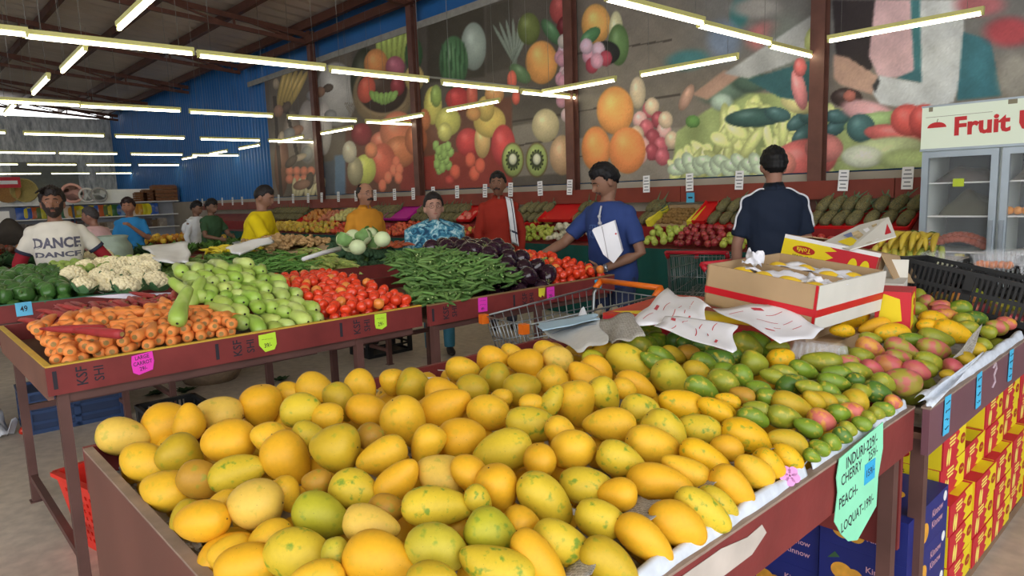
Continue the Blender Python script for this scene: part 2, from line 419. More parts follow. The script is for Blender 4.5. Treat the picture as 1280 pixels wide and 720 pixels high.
# basket of fruit
ell(478, 118, 37, 40, (150, 126, 86)); ell(478, 112, 31, 29, (70, 52, 40))
for i in range(9): blend((np.abs(np.sqrt(((MX-478)/36)**2+((MY-112)/34)**2)-1.-i*.05) < .012)*(MY > 128)*.6, (104, 84, 56))
for i in range(6): ell(474+i*6.5, 58, 4.5, 26, (150, 168, 64), -6+i*3)
ell(470, 80, 15, 19, (206, 128, 48)); ell(494, 84, 12, 14, (170, 84, 104)); ell(517, 68, 11, 22, (62, 100, 62)); ell(518, 98, 12, 17, (204, 176, 92))
ell(458, 112, 11, 17, (206, 78, 46), 10); ell(497, 108, 9, 12, (142, 44, 50))
for i in range(6): ell(467+i*5, 124-abs(i-2.5)*1.5, 4, 8, (134, 172, 74), (i-2.5)*12)
# melons
ply([(534, 25), (605, 2), (606, 96), (534, 104)], (72, 66, 54)); ell(592, 58, 16, 30, (146, 160, 146)); ell(567, 78, 18, 33, (78, 122, 76))
for i in range(6): ell(553+i*5.5, 80, 1.1, 30, (58, 92, 58), 0, .3, 0)
# lower left fruit
ply([(432, 160), (640, 120), (640, 240), (432, 246)], (112, 70, 52)); ply([(500, 200), (640, 180), (640, 232), (500, 238)], (150, 52, 38))
ell(452, 168, 13, 14, (142, 44, 48)); ell(478, 178, 15, 14, (200, 104, 72)); ell(497, 165, 22, 26, (204, 112, 70)); ell(500, 190, 20, 20, (190, 106, 54))
ell(478, 205, 17, 26, (198, 86, 54)); ell(456, 212, 14, 19, (192, 196, 70)); ell(444, 214, 10, 18, (160, 150, 110))
for x, y in ((495, 203), (492, 213), (485, 222), (499, 212), (478, 232), (498, 222)): ell(x, y, 5, 8, (226, 112, 70))
for i in range(16): ell(545+(i*7) % 19, 182+(i*5) % 32, 4.2, 6.5, (142, 176, 84))
ell(541, 132, 11, 24, (196, 186, 74)); ell(560, 152, 16, 18, (184, 180, 70)); ell(545, 120, 7, 14, (136, 160, 68)); ell(572, 124, 15, 15, (182, 40, 38)); ell(590, 120, 7, 18, (192, 82, 56))
ell(585, 178, 15, 18, (196, 44, 42)); ell(603, 176, 10, 22, (206, 166, 92)); ell(612, 152, 20, 20, (206, 176, 72)); ell(629, 182, 15, 26, (198, 52, 50))
for x, y in ((569, 215), (588, 200), (593, 217), (600, 207)): ell(x, y, 6.5, 9.5, (222, 88, 50))
for x in (641, 671):
    ell(x, 200, 14, 22, (126, 108, 60)); ell(x, 200, 12.5, 20, (160, 178, 88)); ell(x, 200, 7.5, 11, (58, 66, 40), 0, .5, 0); ell(x, 199, 5, 7, (206, 206, 170), 0, .3)
    for j in range(14): ell(x+8*math.cos(j*.45), 200+12*math.sin(j*.45), 1, 1.6, (40, 44, 30), 0, .3, 0)
ell(703, 194, 16, 25, (190, 150, 104)); ell(682, 157, 17, 21, (190, 174, 124))
# middle fruit group
ply([(608, 8), (640, 0), (640, 85), (608, 92)], (80, 74, 62))
for i in range(7): ell(634+i*3, 62-i, 2.5, 36, (124, 136, 120), -30+i*9)
ell(661, 36, 14, 20, (104, 116, 52)); ell(703, 12, 16, 20, (176, 66, 62)); ell(706, 36, 10, 16, (110, 30, 38)); ell(745, 30, 18, 25, (222, 158, 58)); ell(770, 40, 9, 26, (196, 190, 140))
ell(773, 56, 13, 26, (88, 120, 66)); ell(757, 66, 18, 15, (44, 46, 44)); ell(677, 78, 20, 27, (224, 150, 52)); ell(738, 45, 15, 8, (76, 128, 80), -40); ell(689, 40, 19, 8, (76, 118, 76), 55); ell(650, 92, 16, 9, (88, 118, 76), 40); ell(704, 66, 7, 13, (196, 160, 176)); ell(704, 52, 7, 9, (200, 190, 178))
for i in range(14): ell(700+(i*11) % 16, 72+(i*9) % 78, 7, 9, ((202, 140, 158), (178, 72, 86), (206, 176, 180))[i % 3])
for x, y, c in ((736, 70, 0), (748, 62, 2), (740, 82, 1), (757, 73, 1), (746, 76, 0), (733, 58, 2)): ell(x, y, 8, 10, ((202, 140, 158), (168, 52, 72), (206, 170, 186))[c])
ell(607, 136, 11, 16, (206, 176, 74)); ell(640, 100, 6, 12, (210, 90, 60)); ell(645, 122, 5, 9, (206, 80, 56)); ell(556, 165, 9, 12, (180, 176, 80)); ell(618, 118, 12, 12, (200, 140, 70)); ell(592, 142, 9, 9, (214, 150, 70)); ell(530, 150, 8, 14, (190, 110, 60)); ell(520, 175, 14, 20, (180, 96, 52)); ell(562, 225, 6, 6, (190, 60, 44)); ell(464, 188, 8, 10, (206, 120, 70)); ell(437, 190, 9, 14, (190, 180, 150))
for x0, y0, x1, y1 in ((343, 120, 352, 250), (356, 128, 372, 196), (388, 100, 396, 180)): d = np.abs((MX-x0)-(MY-y0)*(x1-x0)/(y1-y0)); blend((d < 2.2)*((MY > y0) & (MY < y1))*.8, (62, 52, 44))
for i in range(16): ell(345+(i*13) % 75, 105+(i*29) % 140, 4+i % 4, 7+i % 5, ((170, 150, 120), (96, 80, 66), (150, 110, 84), (130, 128, 124))[i % 4], (i*31) % 90)
# oranges and grapes
ell(797, 116, 10, 20, (196, 176, 140))
for i, (x, y) in enumerate(((812, 137), (800, 150), (815, 133), (823, 150), (808, 160), (830, 163), (796, 168), (816, 172), (826, 182), (803, 182), (832, 150), (815, 190), (828, 196), (800, 195), (840, 175))): ell(x, y, 9, 11, ((190, 84, 96), (212, 158, 150), (204, 176, 140), (160, 60, 72))[i % 4])
ell(745, 186, 18, 28, (232, 136, 44)); ell(769, 138, 23, 30, (236, 150, 48)); ell(784, 188, 23, 29, (236, 134, 42))
# blurred top right of the grey stretch
ell(860, 75, 26, 12, (60, 122, 126), -8, .8, 0); ell(925, 14, 12, 22, (46, 112, 112), 15, .7, 0); ell(905, 50, 20, 24, (112, 128, 152), 0, .9, 0); ell(955, 45, 22, 16, (190, 104, 104), -20, .9, 0); ell(945, 10, 30, 12, (150, 146, 140), 0, .9, 0); ell(985, 60, 30, 40, (112, 118, 110), 0, .9, 0)
# peppers, cauliflower, cucumbers
ply([(838, 225), (846, 165), (880, 140), (920, 115), (1000, 118), (1040, 135), (1160, 140), (1160, 225)], (150, 166, 96), .08)
ell(908, 112, 34, 16, (92, 116, 100), -15, .5); ell(938, 102, 24, 14, (70, 96, 82), 0, .5); ell(902, 128, 14, 11, (156, 178, 160), 0, .5)
pr = np.random.default_rng(3)
for i in range(75):
    x = pr.uniform(846, 1036); y = pr.uniform(max(132, 205-(x-846)*.9), 214); g = pr.uniform(.85, 1.2)
    ell(x, y, pr.uniform(5, 9), pr.uniform(14, 30), (196*g, 204*g, 116*g), pr.uniform(-75, 60), .15, .45)
ell(944, 147, 38, 12, (54, 88, 82), -4); ell(866, 152, 9, 8, (94, 140, 64))
for x, y, an in ((998, 152, -35), (972, 143, 10), (1016, 146, -5), (1044, 160, -30), (1004, 168, -40), (1046, 146, 0)): ell(x, y, 17, 9, (60, 98, 98), an)
for i in range(16): ell(846+i*7, 212-(i % 3)*5, 12, 8, (176, 196, 160), (i*37) % 90)
ell(1005, 200, 42, 26, (206, 92, 84), -10); ell(975, 205, 20, 18, (214, 120, 100)); ell(1030, 185, 24, 18, (204, 116, 106)); ell(1000, 128, 24, 14, (206, 196, 124), 10)
# forearm reaching down, hanging radish
ply([(865, 118), (905, 88), (930, 92), (884, 125)], (178, 138, 116)); ell(858, 122, 7, 18, (176, 134, 112), 25); ply([(905, 92), (1028, 10), (1032, 62), (935, 98)], (170, 172, 170), .05); ply([(935, 100), (1030, 70), (1030, 130), (975, 122)], (44, 96, 102))
ell(999, 112, 9, 26, (212, 122, 124), -12); ell(1000, 84, 8, 12, (206, 92, 92)); ell(1016, 50, 10, 18, (186, 196, 110), 10)
# stall keeper's figure on the print: dark hair, pink top, white sleeves, teal bag
ply([(1040, 0), (1095, 0), (1090, 85), (1064, 110), (1046, 80)], (52, 44, 46)); ell(1058, 122, 20, 12, (66, 50, 46)); ply([(1094, 0), (1140, 0), (1146, 92), (1100, 100), (1086, 70)], (200, 160, 164), .03)
ply([(1138, 0), (1152, 0), (1155, 102), (1143, 98)], (50, 116, 122)); ply([(1120, 98), (1152, 84), (1156, 104)], (46, 102, 110)); ell(1085, 140, 34, 14, (206, 150, 152), 12, .4)
ply([(1150, 0), (1205, 0), (1204, 88), (1192, 128), (1150, 138), (1100, 130), (1088, 112), (1098, 94), (1152, 104)], (188, 192, 192), .03)
ply([(1042, 68), (1060, 72), (1098, 96), (1090, 118), (1050, 106), (1042, 98)], (186, 146, 124)); ell(1062, 120, 8, 7, (168, 92, 76)); ply([(1090, 108), (1098, 96), (1100, 102), (1094, 116)], (60, 60, 62))
ply([(1204, 40), (1238, 50), (1252, 120), (1196, 126)], (42, 110, 122), .05); ell(1262, 40, 30, 18, (178, 56, 66), 0, .8, 0); ell(1225, 6, 30, 14, (170, 90, 96), 0, .8, 0); ell(1270, 95, 22, 30, (150, 144, 132), 0, .9, 0)
ell(1090, 152, 36, 11, (148, 178, 108), -12); ell(1076, 160, 18, 18, (62, 104, 104)); ell(1120, 168, 40, 12, (212, 92, 86), 5); ell(1135, 150, 22, 20, (212, 72, 62)); ell(1156, 152, 20, 22, (206, 64, 56)); ell(1105, 188, 52, 16, (186, 200, 140), -8, .3); ell(1078, 196, 26, 14, (204, 212, 184), 0, .3); ell(1140, 200, 40, 14, (176, 196, 120), 0, .4)
IM *= (1+.035*wob(9.3, 2)+.02*pr.standard_normal(len(MX)))[:, None]
L = np.clip(IM, 0, 255)/255; L = np.where(L <= .04045, L/12.92, ((L+.055)/1.055)**2.4); grey = L.mean(1, keepdims=True)
L = np.clip((grey+(L-grey)*.8)*GAIN, 0, .9)
nx, nz_ = len(xs), len(zs)
idx = np.arange(nx*nz_).reshape(nz_, nx)
Fq = np.stack([idx[:-1, :-1], idx[:-1, 1:], idx[1:, 1:], idx[1:, :-1]], -1).reshape(-1, 4)
me = bpy.data.meshes.new('mural'); me.vertices.add(len(pts)); me.vertices.foreach_set('co', pts.ravel())
me.loops.add(Fq.size); me.loops.foreach_set('vertex_index', Fq.ravel()); me.polygons.add(len(Fq)); me.polygons.foreach_set('loop_start', np.arange(0, Fq.size, 4)); me.polygons.foreach_set('loop_total', np.full(len(Fq), 4))
me.update(calc_edges=True); me.validate()
at = me.color_attributes.new('print', 'FLOAT_COLOR', 'POINT'); at.data.foreach_set('color', np.concatenate([L, np.ones((len(L), 1))], 1).ravel())
k = NT('mural_print'); a = k.n('ShaderNodeAttribute', attribute_name='print'); k.l(a.outputs['Color'], k.b.inputs['Base Color']); k.b.inputs['Roughness'].default_value = .55; k.b.inputs['Specular IOR Level'].default_value = .25
me.materials.append(k.m)
mo = link('printed_mural', me); tag(mo, 'long printed wall mural of giant fruit and vegetables above the produce stands', 'mural')
b = MB(); b.box((-17, 7.525, 1.66), (.6, 7.53, 4.52)); bk = b.build('backing', white, mo)

# ------------------------------------------------------------------ price tags on the rail
def tagmesh(wd, h, m, lines=5, inkm=ink):
    b = MB(); b.box((-wd/2, -.002, -h/2), (wd/2, .002, h/2), 0)
    for i in range(lines):
        zz = h/2-h*(i+.8)/(lines+.6); l = wd*(.55+.3*((i*7) % 3)/2); b.box((-l/2, -.0028, zz-h*.028), (l/2, -.002, zz+h*.028), 1)
    return b.mesh('tag', [m, inkm])
greyink = mat('grey_ink', (120, 122, 128), .8, 0)
tm = tagmesh(.1, .21, paper, 5, greyink)
tpx = [1134, 1054, 924, 862, 808, 712, 675, 638, 606, 571, 541, 516, 492.5, 468, 444, 422, 401, 384, 365, 347, 301, 289, 276, 263.5, 251, 245]
for i, px in enumerate(tpx):
    p = PY(px, 232, 7.215); zc = 1.605 if i > 1 else 1.56
    o = link('price_tag', tm, loc=(p[0], 7.215, zc)); o.rotation_euler = (R(-2), R(rng.uniform(-3, 3)), 0)
    tag(o, 'white price tag on the red rail, %s counting from the fridge' % ORD[i], 'price tag', 'white price tags along the wall rail')

# ------------------------------------------------------------------ tube lights
glow = emit('tube_glow', (255, 250, 222), 10.)
fixm = mat('tube_fixture', (196, 192, 120), .5, .03); gry = mat('grey_metal', (130, 130, 126), .4, .1, metal=.6)
def tube_light():
    r = empty('tube_light')
    b = MB(); b.box((-.62, -.02, .02), (.62, .02, .055)); b.box((-.62, -.014, -.012), (-.6, .014, .02)); b.box((.6, -.014, -.012), (.62, .014, .02)); b.build('fixture', fixm, r)
    b = MB(); b.tube([(-.6, 0, 0), (.6, 0, 0)], .0145, 10); b.build('tube', glow, r)
    for s in (-.5, .5): b = MB(); b.tube([(s, 0, .055), (s, 0, 1.9)], .002, 5); b.build('hanging_wire', gry, r)
    return r
proto = tube_light(); used = [False]
def place_tube(x, y, rz, label, group, z=2.85, tilt=0):
    o = proto if not used[0] else copy_tree(proto); used[0] = True
    o.location = (x, y, z); o.rotation_euler = (0, tilt, rz); tag(o, label, 'tube light', group)
rows = {'crossing above the mango trays': -3.1, 'above the carrot table': -6.5, 'above the cauliflower table': -10.4, 'beyond the man in yellow': -14.5, 'over the middle of the hall': -19.2, 'near the shelf wall': -24.1, 'farthest down the hall': -30.}
ystart = [[4.5, 5.75, 7.1], [-.6, .4, 1.61, 2.9, 4.22, 5.7, 7.05], [.2, 1.5, 2.73, 4.1, 5.6, 7.05], [1.2, 2.68, 4.1, 5.65, 7.1], [1.3, 2.7, 4., 5.55, 7.05], [1.4, 2.6, 4.05, 5.55, 7.], [1.2, 2.6, 4.05, 5.6, 7.05]]
for (nm, x), ys in zip(rows.items(), ystart):
    for i, yy in enumerate(ys):
        place_tube(x-(yy-3)*.05, yy, R(90), 'tube light %s from the mural in the row %s' % (ORD[len(ys)-1-i], nm), 'tube light row '+nm)
for i, x in enumerate([-2.25, -4.4, -6.0, -8.1, -9.95, -12.2, -14.2, -16.4, -18.4, -20.6]):
    place_tube(x, 6.75, 0, 'tube light %s from the fridge in the row running along the mural' % ORD[i], 'tube light row along the mural')
for i, x in enumerate([-1.3, -3.2, -5.3, -7.4, -9.05, -11.3, -13.4]):
    place_tube(x, 1.5, R(-2), 'tube light %s along the row running down the middle of the hall' % ORD[i], 'tube light row down the hall', 2.87)
for i, x in enumerate([1.2, -1., -3.2]):
    place_tube(x, -1.6, 0, 'tube light %s in the row behind the mango trays' % ORD[i], 'tube light row behind the trays')
b = MB(); b.box((-6.76, -1.5, 2.925), (-6.74, 7.4, 2.945)); tag(b.build('trim_5', gry), kind='structure')
# ================================================================== DISPLAY TABLES
deckm = mat('table_deck', (120, 84, 68), .7, .15, 4.)
trimy = mat('yellow_edge', (206, 170, 60), .6, .1)
trimg = mat('green_edge', (60, 120, 96), .6, .1)
legm = mat('leg_steel', (94, 64, 58), .5, .2, 6.)
endm = mat('end_board', (122, 84, 70), .6, .15, 4.)
def table(name, x0, x1, y0, y1, rim, label, bh=.12, eh=.14, edge=None, legs=None, stencil=True, boards='fbne', group=None, back_rim=None, em=None, bm=None):
    """x1 is the front (towards the camera aisle), x0 the back; boards: f front, b back, n near end, e far end"""
    r = empty(name, ((x0+x1)/2, (y0+y1)/2, 0), 0, label, 'display table', group)
    ox, oy = (x0+x1)/2, (y0+y1)/2; lo = lambda x, y, z: (x-ox, y-oy, z)
    br = back_rim or rim; bm = bm or maroon; em = em or endm
    b = MB(); b.box(lo(x0+.02, y0+.02, rim-.11), lo(x1-.02, y1-.02, rim-.09)); b.build('deck', deckm, r)
    mats = [bm, edge or bm, ink]
    if 'f' in boards:
        b = MB(); b.box(lo(x1-.02, y0, rim-bh), lo(x1, y1, rim-.006)); b.box(lo(x1-.024, y0, rim-.006), lo(x1+.002, y1, rim), 1)
        if stencil:
            y = y0+.12; i = 0
            while y < y1-.3:
                for dz, t, s in ((0, 'KSF', .055), (-.0, 'SHI', .05)):
                    put_text(b, t, s, frame((x1+.0012-ox, y+(0 if t == 'KSF' else .06)-oy, rim-bh/2), (0, 0, 1), (0, -1, 0)), 2, sx=.9)
                b.box(lo(x1, y-.1, rim-bh*.8), lo(x1+.001, y-.085, rim-bh*.2), 2)
                y += .62
        b.build('front_board', mats, r)
    if 'b' in boards:
        b = MB(); b.box(lo(x0, y0, br-bh), lo(x0+.02, y1, br)); b.build('back_board', mats, r)
    if 'n' in boards:
        b = MB(); b.box(lo(x0+.02, y0, rim-eh), lo(x1-.02, y0+.02, rim-.006)); b.box(lo(x0+.02, y0-.002, rim-.006), lo(x1-.024, y0+.022, rim), 1); b.build('end_board', [em, edge or em], r)
    if 'e' in boards:
        b = MB(); b.box(lo(x0+.02, y1-.02, rim-eh), lo(x1-.024, y1, rim)); b.build('end_board', bm, r)
    for ly in legs or (y0+.05, y1-.05):
        for lx in (x0+.14, x1-.04):
            b = MB(); top = rim-.11
            b.box(lo(lx-.02, ly-.02, .006), lo(lx+.02, ly-.014, top)); b.box(lo(lx+.014, ly-.014, .006), lo(lx+.02, ly+.02, top))
            b.box(lo(lx-.03, ly-.03, 0), lo(lx+.03, ly+.03, .006)); b.build('leg', legm, r)
        b = MB(); b.box(lo(x0+.14, ly-.015, .12), lo(x1-.04, ly+.015, .15)); b.build('brace', legm, r)
    for lx in (x0+.14, x1-.04):
        b = MB(); b.box(lo(lx-.012, y0+.05, rim-.16), lo(lx+.012, y1-.05, rim-.12)); b.build('rail', legm, r)
    if legs is None or True:
        b = MB(); b.box(lo(x0+.125, y0+.05, .5), lo(x0+.155, y1-.05, .53)); b.build('rail', legm, r)
    return r, (ox, oy)
RIM1 = .95; RIM2 = .95; RIM0 = .88
table('display_table', -4.5, -3.14, .42, 2.19, RIM1, 'maroon display table holding carrots, bottle gourds and tomatoes', edge=trimy, legs=(.47, 1.8), boards='fbn')
table('display_table', -4.5, -3.1, 2.21, 3.84, RIM1, 'maroon display table holding okra, eggplants and the far tomatoes', edge=mat('ochre_edge', (150, 120, 80), .6), legs=(2.27, 3.1), boards='fbe')
# dividers between the bins
for yy, lb in ((1.66, 'between the gourds and the near tomatoes'), (2.19, 'between the near tomatoes and the okra'), (3.27, 'between the eggplants and the far tomatoes')):
    b = MB(); b.box((-4.46, yy-.008, .862), (-3.17, yy+.008, RIM1-.005)); tag(b.build('bin_divider', maroon), 'thin maroon board standing across the table '+lb, 'divider')
table('display_table', -6.85, -5.47, -2.2, 1.32, RIM2, 'maroon display table of greens and cauliflower behind the carrots', edge=trimg, legs=(-1.5, 1.2), boards='fbn', stencil=False, back_rim=1.0)
table('display_table', -6.85, -5.4, 1.36, 3.62, RIM2, 'maroon display table of cucumbers, maize, ginger and broccoli', edge=maroon, legs=(1.5, 3.4), boards='fbe', stencil=False, back_rim=1.0)
table('display_table', -10.6, -8.9, -.5, 4.6, .92, 'low dark display table of leafy greens behind the man in yellow', legs=(0, 4.4), stencil=False)
table('display_table', -14.6, -12.9, -.5, 4.9, .9, 'dark display table of mixed produce in the middle of the hall', legs=(0, 4.7), stencil=False)
# mango tables
table('display_table', -2.22, -.655, .36, 2.21, RIM0, 'maroon tray table heaped with yellow and green mangoes nearest the camera', bh=.135, eh=.46, edge=mat('worn_edge', (150, 130, 116), .6, .15, 20.), legs=(.55, 2.14), boards='fbne', stencil=False, em=mat('brown_end_board', (112, 70, 60), .5, .12, 3.))
table('display_table', -2.22, -.625, 2.25, 5.05, RIM0-.01, 'maroon tray table with pink and green mangoes and fruit cartons', bh=.15, edge=mat('worn_edge', (150, 130, 116), .6), legs=(2.31, 4.9), boards='fbe', stencil=False, bm=mat('maroon_sheen_board', (112, 74, 84), .38, .12, 4.))  # purplish daylight sheen put into the colour of these maroon boards
# clear divider strip across the yellow mangoes
b = MB(); b.box((-2.18, 1.19, .86), (-1.95, 1.2, .9)); tag(b.build('bin_divider', mat('clear_strip', (190, 180, 160), .3, .05, trans=.4)), 'short clear plastic strip across the tray among the yellow mangoes', 'divider')
# row along the mural: stand under the rail with a green skirt
stand = empty('produce_stand', (-9, 6.9, 0), 0, 'long produce stand with a dark green skirt below the wall mural', 'produce stand')
b = MB(); b.sheet(lambda u, v: (-11.6+18.6*u, -.5+.018*math.sin(u*420)*(1-v*.6), .005+v*.875), 420, 3); b.build('skirt', mat('green_cloth', (10, 74, 66), .85, .1, 3.), stand)
b = MB(); b.box((-11.6, -.48, .86), (7.0, .45, .885)); b.build('shelf', maroon, stand)
b = MB(); b.beam((-11.6, .01, .98), (7.0, .01, .98), .03, .22); b.build('step_board', mat('red_board', (140, 24, 26), .5, .1), stand)
bx = -16
b = MB()
b.add([(-11.6, .03, 1.06), (7.0, .03, 1.06), (7.0, .43, 1.26), (-11.6, .43, 1.26), (-11.6, .03, 1.04), (7.0, .03, 1.04), (7.0, .43, 1.24), (-11.6, .43, 1.24)], [(0, 1, 2, 3), (7, 6, 5, 4), (0, 4, 5, 1), (2, 6, 7, 3), (0, 3, 7, 4), (1, 5, 6, 2)]); b.build('sloping_shelf', maroon, stand)
# ================================================================== MANGOES
def mango_mesh(name, m, ecc=1.3, tip=.12, seg=22, rings=15, flat=.94, seed=0):
    """unit mango: long axis on x from -.5 to .5 (times ecc), width 1 on y"""
    V = []; F = []; r_ = random.Random(seed)
    def pt(a, b):
        t = math.sin(a); c = math.cos(a)   # a from -90 to 90 along the axis
        x = .5*ecc*t; rad = .5*(max(0, c))**.92*(1-tip*t-.05*t*t)
        y = rad*math.cos(b)+.05*(t*t)*ecc*.8; z = rad*math.sin(b)*flat
        if t < -.86: x += .022*((-t-.86)/.14)**2          # dimple at the stalk end
        k = 1+.02*math.sin(2*b+seed)+.015*math.sin(3*a+seed*2)
        return (x, y*k, z*k)
    V.append(pt(-math.pi/2, 0))
    for i in range(1, rings):
        a = -math.pi/2+math.pi*i/rings
        for j in range(seg): V.append(pt(a, 2*math.pi*j/seg))
    V.append(pt(math.pi/2, 0)); L_ = len(V)-1
    for j in range(seg): F.append((0, 1+(j+1) % seg, 1+j)); F.append((L_, L_-seg+j, L_-seg+(j+1) % seg))
    for i in range(rings-2):
        for j in range(seg): F.append((1+i*seg+j, 1+i*seg+(j+1) % seg, 1+(i+1)*seg+(j+1) % seg, 1+(i+1)*seg+j))
    mb = MB().add(V, F, 0, True)
    # stalk scar
    mb.add([(-.5*ecc+.03, .03*math.cos(t)+.035*ecc*1.1, .03*math.sin(t)) for t in [q*math.pi/4 for q in range(8)]]+[(-.5*ecc+.0, .035*ecc*1.1, 0)], [(q, (q+1) % 8, 8) for q in range(8)], 1)
    return mb.mesh(name, m)
ymat = produce('yellow_mango_skin', .5, (128, 152, 44), .58, 4.6, (72, 58, 30), 95., .74, .35, .04, 90., var=.1, blotch=(92, 84, 40))
gmat = produce('green_mango_skin', .42, (200, 176, 56), .56, 3.4, (60, 62, 30), 110., .76, .45, .04, 90., var=.12)
pmat = produce('blush_mango_skin', .45, (196, 84, 98), .44, 2.2, (70, 50, 34), 120., .76, .45, .04, 90., var=.1)
scar = mat('stalk_scar', (74, 58, 34), .8, .2)
def mset(nm, m): return {e: [mango_mesh(nm, [m, scar], e/100., t, seed=i+e) for i, t in enumerate((.1, .2, .3))] for e in (104, 116, 132, 152, 180)}
MSH = {'y': mset('yellow_mango', ymat), 'g': mset('green_mango', gmat), 'p': mset('blush_mango', pmat)}
TONES = {'y': (244, 196, 50), 'o': (244, 188, 42), 'p': (240, 204, 92), 'v': (226, 200, 56), 'l': (190, 188, 50), 'k': (196, 150, 50),
         'g': (124, 156, 44), 'd': (88, 130, 48), 'm': (156, 166, 50), 'w': (206, 176, 44), 'a': (230, 168, 70), 'r': (206, 136, 76), 'q': (170, 160, 62), 'b': (200, 110, 96), 'Y': (244, 194, 30)}
TWORD = {'y': 'yellow', 'o': 'deep golden', 'p': 'pale yellow', 'v': 'green-flushed yellow', 'l': 'lime green', 'k': 'brown-spotted yellow', 'g': 'green', 'd': 'dark green', 'm': 'yellow-green', 'w': 'dull yellow', 'a': 'apricot-blushed',
         'r': 'rosy red', 'q': 'red and green', 'b': 'pink', 'Y': 'bright yellow'}
# centre x, y; long and short outline axes; slant of the long axis; tone (all read off the photograph)
YEL = """198 522 61 58 -20 o|155 546 60 47 10 p|184 579 70 45 14 y|237 528 46 36 90 o|228 570 62 50 40 w|274 517 58 43 8 p|287 551 66 56 0 o|326 507 53 50 90 o|395 486 51 38 15 y|376 512 53 43 -10 v|426 502 50 34 60 w|451 482 43 36 45 y|409 521 40 34 0 y|362 492 36 30 0 y|460 513 54 41 15 o|505 527 62 54 60 y|491 478 35 32 90 y|518 482 46 42 20 w|463 545 36 34 0 k|418 560 64 59 0 w|388 547 50 38 20 v|358 574 68 54 55 o|336 546 46 38 20 y|478 571 71 43 -25 y
201 615 67 50 10 y|250 600 54 48 30 k|298 590 66 46 -15 v|320 630 68 64 0 p|254 651 70 53 -8 o|216 655 46 46 70 w|281 626 36 28 0 y|358 618 46 36 60 y|273 698 78 56 -35 o|297 714 80 60 -10 o|375 693 90 60 10 v|336 678 70 50 -45 y|402 646 76 56 20 l|396 603 36 32 0 k|443 611 62 47 10 v|498 601 60 42 -45 o|533 556 56 40 -60 y|577 548 58 52 0 o|628 563 74 50 -15 v|552 595 70 57 30 p|622 610 62 53 70 o|681 624 82 55 45 v|675 577 46 42 80 o|717 562 60 50 0 y
610 515 55 46 15 y|555 510 66 46 -20 o|552 490 43 36 0 o|578 462 41 32 5 y|590 485 41 36 0 w|617 449 41 32 5 o|617 472 39 38 0 w|639 441 27 23 0 y|657 453 46 34 10 o|653 487 46 41 -10 w|697 449 42 34 20 p|682 437 32 24 0 y|692 477 43 37 50 y|627 497 28 24 0 y|665 503 36 22 0 y|666 531 70 45 10 v|702 540 46 35 40 y|719 505 59 50 80 y|690 501 40 28 -60 v|756 494 47 37 50 v|762 531 66 44 5 y|800 515 53 43 15 v|780 486 36 26 25 y|795 481 55 30 25 o|788 455 68 43 28 v|758 439 38 22 0 y|746 463 46 34 40 o|729 471 46 34 40 o|741 446 28 18 0 l|838 474 52 41 45 m|852 508 59 40 18 Y|829 540 62 52 45 v
816 558 69 47 15 y|777 576 67 43 25 v|732 607 72 44 5 v|825 603 79 46 8 o|875 536 53 35 12 v|881 574 64 38 28 Y|857 590 60 36 25 y|932 546 68 44 25 Y|893 513 48 30 30 Y|909 560 42 32 20 o|942 590 57 36 35 y|915 610 62 42 40 o|962 582 53 32 38 Y|985 572 44 28 35 Y|899 630 57 33 35 v|878 638 74 43 35 v|847 655 78 51 25 o|807 675 77 46 38 o|750 650 69 49 20 v|702 681 84 53 25 v|762 703 80 52 35 w|672 703 86 50 50 o|616 665 72 53 25 l|620 711 90 54 15 v|598 625 42 30 50 v|547 633 90 50 5 v|464 657 73 47 12 p|545 685 82 60 10 m|478 702 100 66 20 o|483 637 48 40 0 k|420 697 52 38 80 m|652 655 50 42 20 o|398 722 72 44 5 y|540 722 62 42 0 w|772 618 52 42 0 o|586 590 50 42 40 o|240 712 50 50 0 y""".replace('\n', '|')
GRN = """795 433 39 27 5 m|808 431 32 26 10 g|823 427 36 24 8 g|812 416 30 20 0 g|850 427 36 24 5 d|816 452 36 20 30 g|827 446 38 22 28 g|842 445 36 22 20 w|860 442 30 24 10 k|881 454 36 24 28 g|898 450 38 26 25 d|870 463 36 24 12 w|878 485 46 26 25 g|905 478 40 32 30 m|927 470 34 28 40 g|927 495 32 24 20 k|933 433 40 28 30 m|950 430 40 24 40 g|943 455 34 32 10 m|942 417 30 18 0 g|948 488 34 24 25 g|993 481 56 27 0 d|977 449 38 27 -15 Y|972 433 28 16 0 m|1005 463 40 22 20 g|980 466 40 20 15 m|1027 453 51 27 5 m|1058 453 34 20 0 q|1077 445 30 20 10 m|1088 436 38 24 25 a|1127 436 44 24 25 q|1123 447 34 20 5 q|1070 465 46 24 12 m|1047 467 38 22 12 g|1042 478 46 23 15 g|1069 475 22 20 0 d|1037 490 36 22 30 g|1028 501 40 25 25 w|1070 503 38 31 30 w|1098 492 40 26 20 d|1077 490 28 20 0 m|1105 478 32 22 25 m|1110 457 36 28 10 r|1090 460 32 20 20 b|1128 478 44 34 10 q|1145 463 38 23 20 b|990 507 54 31 22 w|980 522 43 30 15 m|1017 501 36 22 40 w|1027 526 36 27 20 a|1048 517 30 23 10 g|1062 515 32 25 15 a|1010 535 38 24 25 g|1077 530 24 18 20 g|1086 523 22 18 20 m|1105 511 26 18 20 g|1117 503 22 17 20 a|1096 517 24 17 20 m
985 552 58 30 20 w|942 522 40 24 20 g|947 511 38 20 15 m|1025 560 25 20 30 g|1040 553 26 20 30 g|1053 545 26 19 30 d|1015 570 22 17 30 g|910 500 30 18 20 Y|905 511 32 18 25 Y|962 497 34 22 10 g|1060 537 24 18 25 m|860 430 30 20 0 d|878 433 30 20 10 d|905 463 30 22 0 g|965 470 30 20 20 m|1010 485 36 22 20 m|1048 502 30 20 20 m|915 445 28 20 10 d""".replace('\n', '|')
